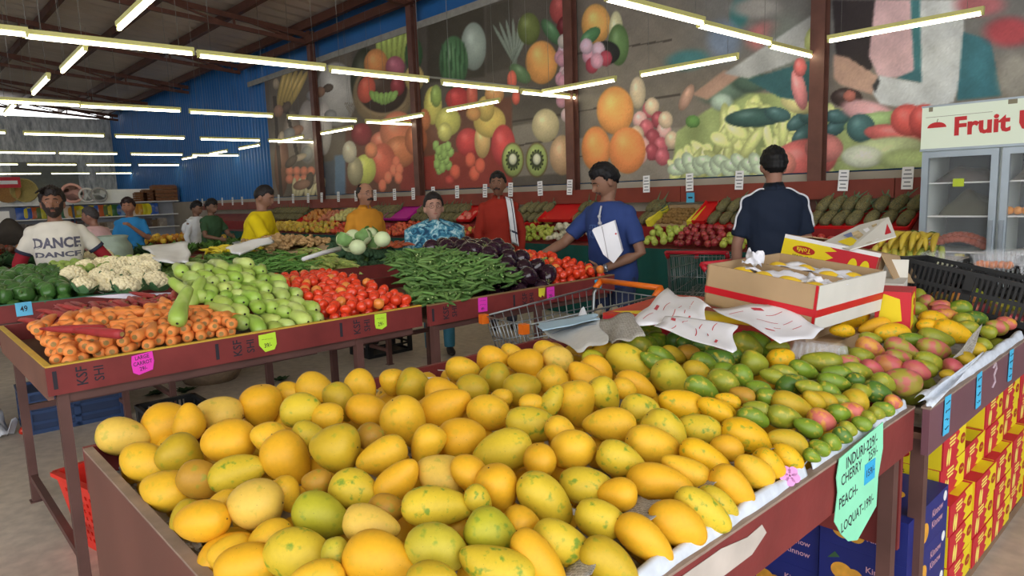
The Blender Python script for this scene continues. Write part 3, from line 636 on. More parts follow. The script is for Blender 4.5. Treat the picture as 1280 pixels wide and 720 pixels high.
PNK = """1063 396 51 29 -3 Y|1092 409 49 22 -12 o|1114 416 54 26 5 Y|1132 402 35 27 40 m|1166 399 40 22 8 Y|1162 407 34 18 5 Y|1190 415 55 28 18 Y|1170 424 54 24 15 m|1167 437 47 26 15 q|1161 452 42 23 20 m|1153 460 32 22 20 m|1191 458 22 21 0 b|1184 469 18 16 20 w|1207 448 24 18 20 w|1220 437 24 18 20 w|1230 431 20 16 20 m|1122 386 28 20 0 m|1122 377 30 17 0 g|1149 373 25 21 40 m|1158 380 24 20 60 q|1147 386 28 18 10 m|1174 372 26 16 0 q|1174 381 22 13 0 r|1176 388 24 15 5 b|1202 373 37 22 -5 a|1217 369 35 19 15 g|1197 386 31 21 -5 g|1217 398 37 19 5 d|1240 390 28 21 20 q|1226 386 28 16 10 b|1251 383 35 20 20 m|1263 384 24 19 30 m|1270 399 22 16 20 b|1258 404 24 17 20 a|1245 409 26 20 20 q|1234 415 22 18 20 m|1053 413 38 17 5 Y|1088 424 28 18 10 m|1109 398 28 16 10 Y|1185 395 30 18 10 a|1205 400 28 18 0 m|1140 425 30 18 10 g|1210 409 28 18 10 m""".replace('\n', '|')
def dome(x, y):
    d = min(max(0, y-.40), max(0, x+2.2), max(0, -.67-x)+.03); return min(1, d/.38)**.7
def surf0(x, y): return RIM0+.03+.1*dome(x, y)
def surf1(x, y): return RIM0+.03+.1*min(1, max(0, -.66-x)/.5)
def hit(px, py, surf, drop=0.):
    z = 1.0
    for _ in range(12):
        p = P(px, py, z); z = .5*z+.5*(surf(p[0], p[1])-drop)
    return P(px, py, z)
ML = []
for txt, fam in ((YEL, 'y'), (GRN, 'g'), (PNK, 'p')):
    for q in txt.split('|'):
        a = q.split(); cx, cy, Lp, Wp, an = map(float, a[:5])
        pr_ = P(cx, cy, .98); sf = surf0 if pr_[1] < 2.23 else surf1
        w0 = hit(cx, cy, sf); d0 = depth(w0); w0 = hit(cx, cy, sf, .32*Wp*d0/FPX)
        v = w0-np.array([0, 0, CAMH]); n = np.linalg.norm(v)
        ML.append(dict(px=cx, py=cy, L=Lp, W=Wp, an=an, t=a[5], fam=fam, u=v/n, s=n, s0=n))
for i_, l_ in ((0, .15), (6, .08), (8, .07), (9, .09), (19, .08), (22, .07), (27, .06), (28, .09)): ML[i_]['s'] -= l_; ML[i_]['s0'] -= l_     # fruit lying on top of its neighbours
# ease touching fruit apart along the line of sight only
for it in range(60):
    C = np.array([m['u']*m['s'] for m in ML]); Rr = np.array([.5*(m['L']*m['W']**2)**(1/3)*depth(m['u']*m['s']+np.array([0, 0, CAMH]))/FPX for m in ML])
    D = np.linalg.norm(C[:, None]-C[None], axis=2); S = (Rr[:, None]+Rr[None])*.9; ov = S-D; np.fill_diagonal(ov, -1)
    push = np.zeros(len(ML))
    for i, j in zip(*np.where(ov > .002)):
        if i >= j: continue
        a, b_ = (i, j) if (ML[i]['s']-ML[j]['s'] < -.004 or (abs(ML[i]['s']-ML[j]['s']) <= .004 and ML[i]['py'] > ML[j]['py'])) else (j, i)
        push[a] -= ov[i, j]*.22; push[b_] += ov[i, j]*.22
    for m, q in zip(ML, push): m['s'] = float(np.clip(m['s']+np.clip(q, -.012, .012), m['s0']-.07, m['s0']+.09))
for m in ML:
    p = m['u']*m['s']+np.array([0, 0, CAMH])
    for _ in range(60):     # keep clear of the end board and the back rim
        rw_ = m['W']*depth(p)/FPX; low = p[2]-.42*rw_ < RIM0
        if low and p[1] < 2.2 and p[1] < .385+.42*max(m['W'], .8*m['L'])*depth(p)/FPX: p = p+np.array([0, .004, 0])
        elif low and p[0] < -2.2+.42*rw_: p = p+np.array([.004, 0, 0])
        else: break
    m['p'] = p; d = depth(p); m['w'] = m['W']*1.04*d/FPX
near_ = np.array([m['u']*m['s']+np.array([0, 0, CAMH]) for m in ML])
for (x, y) in poisson((-1.75, -.76, .47, .98), .105, 2000):
    p_ = np.array([x, y, surf0(x, y)-.03])
    if np.linalg.norm(near_-p_, axis=1).min() < .088: continue
    d_ = depth(p_); v = p_-np.array([0, 0, CAMH]); n = np.linalg.norm(v); qx, qy = [float(q[0]) for q in pix(p_[None])]
    if d_ < .3 or qy < 700: continue
    ML.append(dict(px=qx, py=qy, L=.13*FPX/d_, W=.09*FPX/d_, an=random.uniform(0, 60), t=random.choice('yovp'), fam='y', u=v/n, s=n, s0=n, p=p_, w=.09))
# row labels: strips counted from the front lip, ordinals from the wooden end board
def strip(m): return int(np.clip((-.64-m['p'][0])//.2, 0, 7))
LIP = {'y': 'tray nearest the camera', 'g': 'tray nearest the camera', 'p': 'pink mango tray'}
groups_ = {}
for m in ML: m['tray'] = 0 if m['p'][1] < 2.23 else 1; groups_.setdefault((m['tray'], strip(m)), []).append(m)
MWORD = [('big', .155), ('', .0)]
for (tray, st), L_ in groups_.items():
    L_.sort(key=lambda m: m['p'][1])
    for i, m in enumerate(L_):
        e = m['L']/m['W']; shp = 'round' if e < 1.14 else ('long' if e > 1.6 else 'oval')
        where = ('%s from end board' % ORD[i]) if tray == 0 else ('%s from tray joint' % ORD[i])
        m['label'] = '%s %s mango, %s, %s row from front lip' % (shp, TWORD[m['t']], where, ORD[st])
for i, m in enumerate(ML):
    e = m['L']/m['W']; keys = sorted(MSH['y']); ek = min(keys, key=lambda q: abs(q/100.-e))
    fam = m['fam']
    if m['t'] in 'rqba': fam = 'p'
    elif m['t'] in 'gdml' : fam = 'g' if m['fam'] != 'y' or m['t'] in 'gd' else 'y'
    elif m['t'] in 'Ywok': fam = 'y'
    me = random.choice(MSH[fam][ek]); a = R(m['an'])
    if random.random() < .35: a += math.pi
    X = CR*math.cos(a)+CD*math.sin(a); X = X+CF*random.uniform(-.15, .25); X = Vector(X).normalized()
    Z = Vector(m['u'])*-1+Vector((0, 0, .5)); fr = frame((0, 0, 0), X, Z.cross(X))
    spin = Matrix.Rotation(random.uniform(0, 6.28), 4, 'X')
    tn = TONES[m['t']] if not (m['fam'] == 'y' and m['t'] == 'm') else (204, 192, 60)
    c = [q*kk for q, kk in zip(vary(tn, .05), (.86, .82, .72, 1))]; c[3] = {'v': 1., 'l': .9, 'k': .6, 'y': .35, 'o': .15, 'p': .4, 'w': .5}.get(m['t'], .8)
    place('mango', me, m['p'], fr@spin, m['w'], c, m['label'], 'mango', 'mangoes heaped in the trays')
# buried fruit showing only through the gaps
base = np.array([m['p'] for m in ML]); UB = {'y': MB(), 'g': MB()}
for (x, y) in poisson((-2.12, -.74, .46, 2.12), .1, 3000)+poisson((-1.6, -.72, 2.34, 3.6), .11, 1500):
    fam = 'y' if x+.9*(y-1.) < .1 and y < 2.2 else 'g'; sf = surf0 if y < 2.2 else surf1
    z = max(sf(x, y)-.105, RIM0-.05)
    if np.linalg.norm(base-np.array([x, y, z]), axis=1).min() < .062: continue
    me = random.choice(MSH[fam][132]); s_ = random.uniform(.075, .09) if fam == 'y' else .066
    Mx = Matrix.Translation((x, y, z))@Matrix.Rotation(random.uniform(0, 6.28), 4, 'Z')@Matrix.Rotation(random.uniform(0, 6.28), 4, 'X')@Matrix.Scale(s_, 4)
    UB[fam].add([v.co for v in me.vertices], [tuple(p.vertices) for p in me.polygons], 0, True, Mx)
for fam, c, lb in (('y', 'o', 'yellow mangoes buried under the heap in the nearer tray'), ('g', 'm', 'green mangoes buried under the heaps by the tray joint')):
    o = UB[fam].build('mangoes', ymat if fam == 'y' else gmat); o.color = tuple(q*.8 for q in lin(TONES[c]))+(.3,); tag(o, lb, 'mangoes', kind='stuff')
# shredded paper bed
b = MB(); rr = random.Random(4)
for (x0, x1, y0, y1, n, sf) in ((-2.19, -.68, .39, 2.18, 900, surf0), (-2.0, -.66, 2.28, 3.7, 350, surf1)):
    for _ in range(n):
        x = rr.uniform(x0, x1); y = rr.uniform(y0, y1); z = max(RIM0-.08, sf(x, y)-.14+rr.uniform(-.01, .02)); a = rr.uniform(0, 6.28); l = rr.uniform(.02, .045)
        b.add([(x-l*math.cos(a), y-l*math.sin(a), z), (x+l*math.cos(a), y+l*math.sin(a), z+rr.uniform(-.015, .015)), (x+l*math.cos(a)-.006*math.sin(a), y+l*math.sin(a)+.006*math.cos(a), z+.004), (x-l*math.cos(a)-.006*math.sin(a), y-l*math.sin(a)+.006*math.cos(a), z+.004)], [(0, 1, 2, 3)])
b.sheet(lambda u, v: (-2.19+1.52*u, .39+1.79*v, max(RIM0-.085, surf0(-2.19+1.52*u, .39+1.79*v)-.16)), 24, 26)
b.sheet(lambda u, v: (-2.19+1.55*u, 2.28+1.5*v, max(RIM0-.085, surf1(-2.19+1.55*u, 2.28+1.5*v)-.15)), 24, 22)
shred = b.build('shredded_paper', mat('shredded_newsprint', (176, 172, 166), .85, .3, 25.)); tag(shred, 'shredded newspaper bedding showing between the mangoes', 'shredded paper', kind='stuff')
# visible tufts along the end board and back rim
b = MB()
for (cx, cy, n, s) in ((232, 685, 60, 14), (545, 478, 70, 18), (345, 665, 20, 10), (197, 573, 6, 4), (715, 640, 10, 8)):
    for _ in range(n):
        p = hit(cx+rr.gauss(0, s), cy+rr.gauss(0, s*.55), surf0, .075)
        if p[1] < .41 or p[0] < -2.17: continue
        p = p; a = rr.uniform(0, 6.28); l = rr.uniform(.012, .03); dz = rr.uniform(-.012, .012); z = max(p[2], RIM0-.04)
        b.add([(p[0]-l*math.cos(a), p[1]-l*math.sin(a), z), (p[0]+l*math.cos(a), p[1]+l*math.sin(a), z+dz), (p[0]+l*math.cos(a)-.005*math.sin(a), p[1]+l*math.sin(a)+.005*math.cos(a), z+dz+.003), (p[0]-l*math.cos(a)-.005*math.sin(a), p[1]-l*math.sin(a)+.005*math.cos(a), z+.003)], [(0, 1, 2, 3)])
tag(b.build('shredded_paper', mat('white_shreds', (214, 212, 206), .85, .15, 25.)), 'white paper shreds poking out beside the brown end board', 'shredded paper', kind='stuff')
# ================================================================== VEGETABLES ON THE DISPLAY TABLES
def prof_mesh(name, prof, mats, seg=12, bend=0., axis='x', lump=0., caps=None, seed=0):
    """lathed body along x (0 at the head end); bend curves it in the x-z plane; caps: list of (end, mat index)"""
    b = MB(); r_ = random.Random(seed); n = len(prof); V = []; F = []; Lz = prof[-1][1]
    ph = [r_.uniform(0, 6.28) for _ in range(4)]
    for r, t in prof:
        dz = bend*((t/Lz-.5)**2*4-1)*Lz
        for k in range(seg):
            a = 2*math.pi*k/seg; q = r*(1+lump*(math.sin(3*a+ph[0])*.5+math.sin(t*90+ph[1])*.5)); V.append((t, q*math.cos(a), q*math.sin(a)-dz))
    for i in range(n-1):
        for k in range(seg): F.append((i*seg+(k+1) % seg, i*seg+k, (i+1)*seg+k, (i+1)*seg+(k+1) % seg))
    F.append(tuple(range(seg))); F.append(tuple((n-1)*seg+k for k in range(seg-1, -1, -1)))
    b.add(V, F, 0, True)
    for x, r, mi in caps or ():
        t0 = 0 if x <= 0 else Lz; dz = bend*((t0/Lz-.5)**2*4-1)*Lz
        b.add([(x, r*math.cos(2*math.pi*k/8), r*math.sin(2*math.pi*k/8)-dz) for k in range(8)], [tuple(range(8)) if x <= 0 else tuple(range(7, -1, -1))], mi)
    return b.mesh(name, mats)
def spot(x0, x1, y0, y1, d, surf, fn, layers=1, dz=.03, floor_=.87, n=6000, inside=None):
    for k_ in range(layers):
        for (x, y) in poisson((x0, x1, y0, y1), d, n, inside):
            z = surf(x, y)-k_*dz
            if z < floor_ : continue
            fn(x, y, z, k_)
def eul(rx=0, ry=0, rz=0): return Matrix.Rotation(rz, 4, 'Z')@Matrix.Rotation(ry, 4, 'Y')@Matrix.Rotation(rx, 4, 'X')
U = random.uniform
def order_label(objs, keyfn, fmt):
    """label each copy by its place along the table"""
    for i, o in enumerate(sorted(objs, key=keyfn)): o['label'] = fmt % ORD[min(i, len(ORD)-1)]
core = mat('carrot_core', (150, 120, 66), .7, .2, 60.)
carm = produce('carrot_skin', .5, (210, 90, 40), .6, 14., (120, 70, 40), 90., .72, .35, .05, 60.)
redm = produce('red_carrot_skin', .5, (120, 40, 46), .55, 14., (190, 110, 90), 70., .74, .35, .05, 60.)
CAR = [prof_mesh('carrot', [(.009, 0), (.019, .004), (.0215, .018), (.021, .05), (.0185, .09), (.0145, .13), (.009, .16), (.003, .178)], [carm, core], 12, bd, lump=.03, caps=[(-.0008, .009, 1)], seed=i) for i, bd in enumerate((0, .04, -.03))]
RED = [prof_mesh('red_carrot', [(.008, 0), (.015, .004), (.017, .02), (.0165, .08), (.014, .15), (.010, .21), (.004, .26)], [redm, core], 12, bd, lump=.03, caps=[(-.0008, .008, 1)], seed=i) for i, bd in enumerate((0, .05, -.04))]
def orange(x, y, z, k):
    cross = k == 0 and random.random() < .22
    yaw = R(180)+U(-.3, .3)-.35 if not cross else U(2.2, 4.4)-1.2
    place('carrot', random.choice(CAR), (x+.05, y, z), eul(U(0, 6), U(-.12, .25), yaw), U(1.1, 1.3), vary((230, 140, 70), .1)[:3]+(.5,), 'orange carrot lying across the others in the front bin' if cross else 'orange carrot with its cut end facing the aisle', 'carrot', 'orange carrots lying across the pile' if cross else 'orange carrots stacked with cut ends out')
def csurf(x, y): return .965+.055*min(1, (-3.2-x)/.5)+.03*min(1, (y-.42)/.3)
spot(-3.8, -3.23, .47, 1.2, .053, csurf, orange, 2, .038, .87, inside=lambda x, y: y < 1.14+.2*(x+3.5))
def redc(x, y, z, k):
    yaw = R(180)+U(-.45, .3)
    place('carrot', random.choice(RED), (x+.08, y, z), eul(U(0, 6), U(-.1, .2), yaw), U(.85, 1.05), vary((166, 62, 58), .12)[:3]+(.6,), 'dark red carrot in the back half of the carrot bin', 'red carrot', 'dark red carrots behind the orange ones')
spot(-4.3, -3.84, .56, 1.2, .06, lambda x, y: .99+.05*min(1, (y-.4)/.4), redc, 2, .032)
lr = [PY(*p, 1.) for p in ()]
for px, py, yaw in ((85, 412, 2.85), (105, 418, 2.6)):
    p = P(110+px-85, 412+py-412, 1.05); place('carrot', RED[0], p+np.array([.06, .05, 0]), eul(0, 0, 3.6+yaw-2.7), 1.25, vary((160, 50, 52), .05)[:3]+(.4,), 'long dark red carrot bridging the %s of the carrot bin' % ('middle' if px == 85 else 'back'), 'red carrot')
# bottle gourds
gm = produce('gourd_skin', .38, (196, 212, 130), .52, 10., (96, 120, 50), 60., .76, .45, 0); dot = mat('blossom_scar', (40, 36, 24), .8, 0)
GOU = [prof_mesh('bottle_gourd', [(.004, -.03), (.006, 0), (.022, .012), (.026, .04), (.027, .09), (.033, .15), (.0385, .2), (.036, .235), (.024, .256), (.006, .262)], [gm, dot], 14, bd, lump=.015, caps=[(.2628, .0058, 1)], seed=i) for i, bd in enumerate((0, .06, -.07, .12))]
GL = []
def gourd(x, y, z, k):
    yaw = U(-.35, .45)-.15; l = U(-.1, .18)
    GL.append(place('bottle_gourd', random.choice(GOU), (x-.13, y, z), eul(U(0, 6), l, yaw), U(.88, 1.1), vary((152, 184, 78), .14, .05)[:3]+(.7,), 'x', 'bottle gourd', 'bottle gourds between the carrots and the tomatoes'))
def gsurf(x, y): return .985+.095*min(1, max(0, (-3.2-x)/.9))+.02*math.sin(y*14)
for r_i in range(9):
    y = 1.225+.036*(r_i % 2); xf = -3.185-.105*r_i; zz = .958+.026*r_i+(.02 if r_i > 1 else 0)
    while y < 1.64:
        if y > 1.16+.2*max(0, xf+3.7):
            yaw = U(-.22, .12); s_ = U(.95, 1.12); GL.append(place('bottle_gourd', random.choice(GOU[:3]), (xf-.255*s_*math.cos(yaw)+U(-.02, .02), y-.255*s_*math.sin(yaw), zz+U(-.006, .01)), eul(U(0, 6), .06+U(-.05, .06), yaw), s_, vary(random.choice([(164, 190, 84), (150, 182, 72), (182, 202, 106)]), .12, .05)[:3]+(.7,), 'x', 'bottle gourd', 'bottle gourds between the carrots and the tomatoes'))
        y += .075
for px, py, yaw, pitch in ((226, 378, .5, .4), (252, 392, -.9, .6), (268, 376, -1.2, .7), (300, 362, -.6, .4), (342, 356, -1., .5)):
    p = P(px, py, 1.06); GL.append(place('bottle_gourd', GOU[3 if px == 250 else 1], p+np.array([-.2, .02, .1]), eul(U(0, 6), pitch*.75, yaw*.6), 1.1, vary((160, 190, 84), .08)[:3]+(.6,), 'x', 'bottle gourd', 'bottle gourds between the carrots and the tomatoes'))
order_label(GL, lambda o: o.location.y-.3*o.location.x, 'pale green bottle gourd, %s across the pile from carrots to tomatoes')
# tomatoes
tomm = produce('tomato_skin', .22, (230, 140, 50), .62, 22., None, spec=.55)
TOM = [MB().lathe([(0.0, -.8), (.35, -.76), (.72, -.5), (.95, -.12), (1., .15), (.9, .48), (.62, .72), (.25, .78), (.1, .72), (0.0, .7)], 14).mesh('tomato', [tomm]) for _ in range(1)]
gstem = mat('green_stem', (84, 110, 50), .7, .2)
def tomato_at(grp, lbl, x, y, z, k):
    c = (228, 66, 34) if random.random() < .9 else (232, 140, 62)
    place('tomato', TOM[0], (x, y, z), eul(U(0, 6), U(0, 6), U(0, 6)), (U(.029, .034),)*2+(U(.029, .036),), vary(c, .1)[:3]+(.5,), lbl if c[1] < 100 else lbl.replace('red', 'orange'), 'tomato', grp if c[1] < 100 else grp.replace('red', 'orange'))
def tsurf(x, y): return .975+.1*min(1, max(0, (-3.16-x)/.7))
spot(-4.2, -3.2, 1.69, 2.15, .058, tsurf, lambda *a: tomato_at('red tomatoes beside the bottle gourds', 'ripe red tomato in the bin between gourds and okra', *a), 1, .05, .88)
spot(-4.05, -3.17, 3.31, 3.79, .06, lambda x, y: .975+.1*min(1, max(0, (-3.12-x)/.6)), lambda *a: tomato_at('red tomatoes in the end bin', 'ripe red tomato in the end bin by the man in blue', *a), 1, .05, .88)
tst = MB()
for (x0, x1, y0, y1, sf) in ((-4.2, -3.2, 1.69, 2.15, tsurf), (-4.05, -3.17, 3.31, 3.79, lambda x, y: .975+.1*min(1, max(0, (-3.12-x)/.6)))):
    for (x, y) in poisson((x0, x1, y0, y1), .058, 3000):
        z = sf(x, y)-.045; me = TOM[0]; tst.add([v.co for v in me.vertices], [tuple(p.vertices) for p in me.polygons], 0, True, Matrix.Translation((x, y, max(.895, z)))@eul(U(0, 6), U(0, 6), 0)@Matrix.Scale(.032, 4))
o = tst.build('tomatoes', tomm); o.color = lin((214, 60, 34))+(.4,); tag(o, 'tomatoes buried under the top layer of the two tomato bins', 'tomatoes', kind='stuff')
# okra
okm = produce('okra_skin', .55, (140, 168, 84), .6, 30., None); capm = mat('okra_cap', (190, 206, 140), .7, .1)
OKR = [prof_mesh('okra', [(.005, -.012), (.005, -.004), (.0105, 0), (.012, .012), (.0105, .045), (.0075, .072), (.002, .095)], [okm, capm], 6, bd, caps=[(-.0125, .005, 1)]) for bd in (.02, .07, -.04, .1)]
def oin(x, y): return y > 2.23+.52*max(0, (-3.3-x)) and y < 2.9+.1*(-3.1-x)
def osurf(x, y): return .97+.2*max(0, 1-((x+3.85)/.8)**2-((y-2.78)/.5)**2)**.7
cnt = [0]; OST = MB()
def okra(x, y, z, k):
    Mx = eul(U(0, 6), U(-.45, .45), U(0, 6.28)); s_ = U(.75, 1.05)
    if k == 0 and cnt[0] < 300:
        cnt[0] += 1; place('okra', random.choice(OKR), (x, y, z+.01), Mx, s_, vary((96, 132, 66), .22, .06)[:3]+(.6,), 'green okra pod in the loose heap before the woman', 'okra', 'okra pods heaped in front of the woman')
    else:
        me = random.choice(OKR); OST.add([v.co for v in me.vertices], [tuple(p.vertices) for p in me.polygons], 0, True, Matrix.Translation((x, y, z))@Mx@Matrix.Scale(s_, 4))
pts_ = poisson((-4.35, -3.14, 2.24, 3.0), .027, 14000, oin)
pts_.sort(key=lambda p: -p[0]+random.uniform(-.4, .4))
for i, (x, y) in enumerate(pts_): okra(x, y, osurf(x, y)+U(-.006, .008), 0 if i < 300 else 1)
for k_ in (1, 2):
    for (x, y) in poisson((-4.35, -3.14, 2.24, 3.0), .032, 9000, oin):
        z = osurf(x, y)-.013*k_
        if z > .88: okra(x, y, z, 1)
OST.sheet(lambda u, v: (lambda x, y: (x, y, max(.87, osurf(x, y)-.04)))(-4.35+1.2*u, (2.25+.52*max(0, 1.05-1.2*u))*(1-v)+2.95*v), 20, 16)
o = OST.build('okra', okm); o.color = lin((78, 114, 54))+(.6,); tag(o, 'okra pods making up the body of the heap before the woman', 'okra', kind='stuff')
# eggplants
egm = produce('eggplant_skin', .12, None, spec=.6, var=.2); cal = mat('eggplant_calyx', (112, 128, 66), .7, .25, 30.)
def egg_parts():
    body = MB().lathe([(0, -.5), (.2, -.49), (.4, -.4), (.5, -.22), (.5, 0), (.44, .2), (.33, .38), (.2, .5), (.08, .56), (0, .57)], 18).mesh('eggplant', [egm])
    b = MB()
    for k_ in range(5):
        a = k_*2*math.pi/5; ca, sa = math.cos(a), math.sin(a)
        b.add([(0, 0, .6), (.16*math.cos(a-.5), .16*math.sin(a-.5), .54), (.38*ca, .38*sa, .33), (.16*math.cos(a+.5), .16*math.sin(a+.5), .54)], [(0, 1, 2, 3)], 0, True)
    b.tube([(0, 0, .55), (.02, 0, .68), (.06, .02, .78)], [.07, .055, .065], 7); return body, b.mesh('calyx', [cal])
EGB, EGC = egg_parts(); EL = []
def eggp(x, y, z, k):
    d = Vector((U(-.5, .6), U(-1, .6), U(-.25, .5))).normalized() if random.random() < .75 else Vector((.9, -.3, .3)).normalized()
    o = place('eggplant', EGB, (x, y, z), rot_to(-d if random.random() < .6 else d), (.125, .125, U(.13, .155)), vary((44, 22, 36), .2), 'x', 'eggplant', 'glossy dark eggplants between okra and tomatoes'); EL.append(o)
    c = link('calyx', EGC, o)
def esurf(x, y): return .99+.18*min(1, max(0, (-3.14-x)/.5))
spot(-4.15, -3.18, 2.97, 3.25, .1, esurf, eggp, 3, .085, .9)
spot(-4.1, -3.6, 2.92, 3.0, .1, lambda x, y: 1.14, eggp, 2, .08, 1.)
order_label(EL, lambda o: round(-o.location.x*4)*10+o.location.y, 'glossy purple-black eggplant, %s counting back from the pink price card')
# ------------------------------------------------------------------ second table row
def surf2(x, y):
    t = min(1, max(0, (y-2.)/.7)); return .975+(.075+.09*t*t*(3-2*t))*min(1, max(0, (-5.45-x)/1.1))+.02*math.sin(y*9)*min(1, max(0, (-5.45-x)/.4))+.06*min(1, max(0, (.25-y)/.5))
cpm = produce('capsicum_skin', .3, (36, 70, 34), .5, 9., None, spec=.5)
def capsicum():
    V = []; F = []; seg, rg = 20, 10
    for i in range(rg+1):
        t = i/rg; a = -math.pi/2+math.pi*t; r0 = max(.02, math.cos(a)**.6 if math.cos(a) > 0 else 0)
        for k_ in range(seg):
            b_ = 2*math.pi*k_/seg; r = r0*(1+.13*math.cos(4*b_)*(.5+.5*math.sin(a))+.04*math.sin(2*b_)); V.append((r*math.cos(b_), r*math.sin(b_), math.sin(a)*1.05-(.16 if i == rg else 0)))
    for i in range(rg):
        for k_ in range(seg): F.append((i*seg+k_, i*seg+(k_+1) % seg, (i+1)*seg+(k_+1) % seg, (i+1)*seg+k_))
    mb = MB().add(V, F, 0, True); return mb.mesh('capsicum', [cpm])
CPS = capsicum(); CST = MB().tube([(0, 0, .85), (.05, 0, 1.1), (.18, .04, 1.32)], [.16, .11, .13], 7).mesh('stem', [gstem])
def caps(x, y, z, k):
    o = place('capsicum', CPS, (x, y, z), eul(U(-1.6, 1.6), U(-1.2, 1.2), U(0, 6)), (.046, .046, .05), vary((66, 108, 48), .22)[:3]+(.6,), 'dark green capsicum in the heap in front of the bearded man', 'capsicum', 'dark green capsicums'); link('stem', CST, o)
spot(-6.7, -5.52, -.45, 1.06, .088, lambda x, y: surf2(x, y)+.015, caps, 2, .07, .9)
# cauliflowers
cum = mat('cauliflower_curd', (238, 226, 186), .85, .1, 40.); clm = mat('cauliflower_leaf', (84, 128, 84), .7, .25, 14.)
def caul(seed):
    r_ = random.Random(seed); b = MB(); b.ball((0, 0, 0), (.082, .082, .06), 18, 10)
    n = 46
    for i in range(n):
        t = 1-(i/n)*.92; a = i*2.39996; rr_ = math.sqrt(max(0, 1-t*t)); q = .018+.005*r_.random()
        b.ball((.084*rr_*math.cos(a), .084*rr_*math.sin(a), .062*t), q*1.15, 7, 5)
    lf = MB()
    for i in range(7):
        a = i*.9+r_.uniform(-.2, .2)
        def f(u, v, a=a):
            w_ = (v-.5)*.11*math.sin(math.pi*min(1, u*.8+.18)); d = .055+.062*u; z = -.06+.055*u+.03*u*u+.012*math.sin(v*9)*u
            return (d*math.cos(a)-w_*math.sin(a), d*math.sin(a)+w_*math.cos(a), z)
        lf.sheet(f, 5, 5)
    return b.mesh('cauliflower', [cum]), lf.mesh('leaves', [clm])
CAU = [caul(i) for i in range(3)]; CL = []
for px, py in ((75, 331), (92, 345), (108, 336), (105, 357), (126, 332), (125, 346), (140, 330), (138, 340), (158, 331), (150, 347), (135, 353), (162, 343), (158, 358), (177, 352), (171, 331), (186, 337), (183, 328), (196, 352), (175, 342), (148, 336), (118, 322), (130, 320)):
    z = 1.04
    for _ in range(8):
        p = P(px, py, z); z = .5*z+.5*(surf2(p[0], p[1])+.045)
    p = P(px, py, z); m_ = random.choice(CAU)
    o = place('cauliflower', m_[0], p, eul(U(-.3, .3), U(.1, .75), U(-.4, .3)), U(.74, .9), None, 'x', 'cauliflower', 'white cauliflowers on the second table'); link('leaves', m_[1], o); CL.append(o)
order_label(CL, lambda o: o.location.y*2-o.location.x, 'white cauliflower, %s from the capsicum side of its heap')
# round pale gourds behind the cauliflowers
rgm = produce('round_gourd_skin', .5, (190, 205, 120), .5, 12., None); RG = MB().lathe([(0, -.9), (.5, -.8), (.9, -.4), (1, 0), (.9, .45), (.5, .82), (.12, .9), (0, .86)], 12).mesh('round_gourd', [rgm])
spot(-6.8, -6.2, 1.05, 1.95, .075, lambda x, y: 1.07+.05*(-6.2-x), lambda x, y, z, k: place('round_gourd', RG, (x, y, z), eul(U(0, 6), U(0, 6), 0), U(.034, .042), vary((140, 166, 76), .12)[:3]+(.6,), 'small pale round gourd behind the cauliflowers', 'round gourd', 'pale round gourds behind the cauliflowers'), 2, .06, .9)
# cucumbers
cuc = produce('cucumber_skin', .35, (140, 168, 96), .5, 12., None, streak=(74, 104, 52))
CUC = [prof_mesh('cucumber', [(.006, 0), (.017, .006), (.022, .025), (.0235, .08), (.023, .14), (.018, .175), (.006, .19)], [cuc], 12, bd, lump=.02) for bd in (.0, .05, .1)]; KL = []
spot(-6.5, -5.52, 1.68, 2.2, .066, lambda x, y: surf2(x, y)+.01, lambda x, y, z, k: KL.append(place('cucumber', random.choice(CUC), (x-.08, y, z), eul(U(0, 6), U(-.1, .3), U(-1.1, .9)), U(.95, 1.2), vary((116, 146, 70), .2)[:3]+(.7,), 'x', 'cucumber', 'green cucumbers beside the cauliflowers')), 2, .045, .9)
order_label(KL, lambda o: round(-o.location.x*3)*10+o.location.y, 'green cucumber, %s in the pile between cauliflowers and cluster beans')
# cluster beans, one loose heap
bnm = produce('bean_skin', .6, (130, 170, 80), .5, 20., None); BN = [prof_mesh('bean', [(.003, 0), (.0055, .01), (.006, .07), (.005, .12), (.001, .145)], [bnm], 5, bd) for bd in (.03, .12, -.06)]
def bsurf(x, y): return surf2(x, y)+.015
bst = MB(); bp = poisson((-6.3, -5.46, 2.2, 2.78), .026, 9000); bp.sort(key=lambda p: -p[0]+random.uniform(-.5, .5))
for i, (x, y) in enumerate(bp):
    Mx = eul(U(0, 6), U(-.3, .3), U(0, 6.28))
    if i < 220: place('bean', random.choice(BN), (x, y, bsurf(x, y)+U(-.004, .012)), Mx, U(.9, 1.2), vary((100, 150, 68), .2)[:3]+(.5,), 'thin green cluster bean in the heap beside the maize', 'cluster bean', 'cluster beans beside the maize')
    else: me = BN[i % 3]; bst.add([v.co for v in me.vertices], [tuple(p.vertices) for p in me.polygons], 0, True, Matrix.Translation((x, y, bsurf(x, y)))@Mx)
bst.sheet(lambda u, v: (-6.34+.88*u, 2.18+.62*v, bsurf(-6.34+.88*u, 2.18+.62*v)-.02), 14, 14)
o = bst.build('cluster_beans', bnm); o.color = lin((70, 112, 50))+(.5,); tag(o, 'mass of cluster beans forming the heap beside the maize', 'cluster beans', kind='stuff')
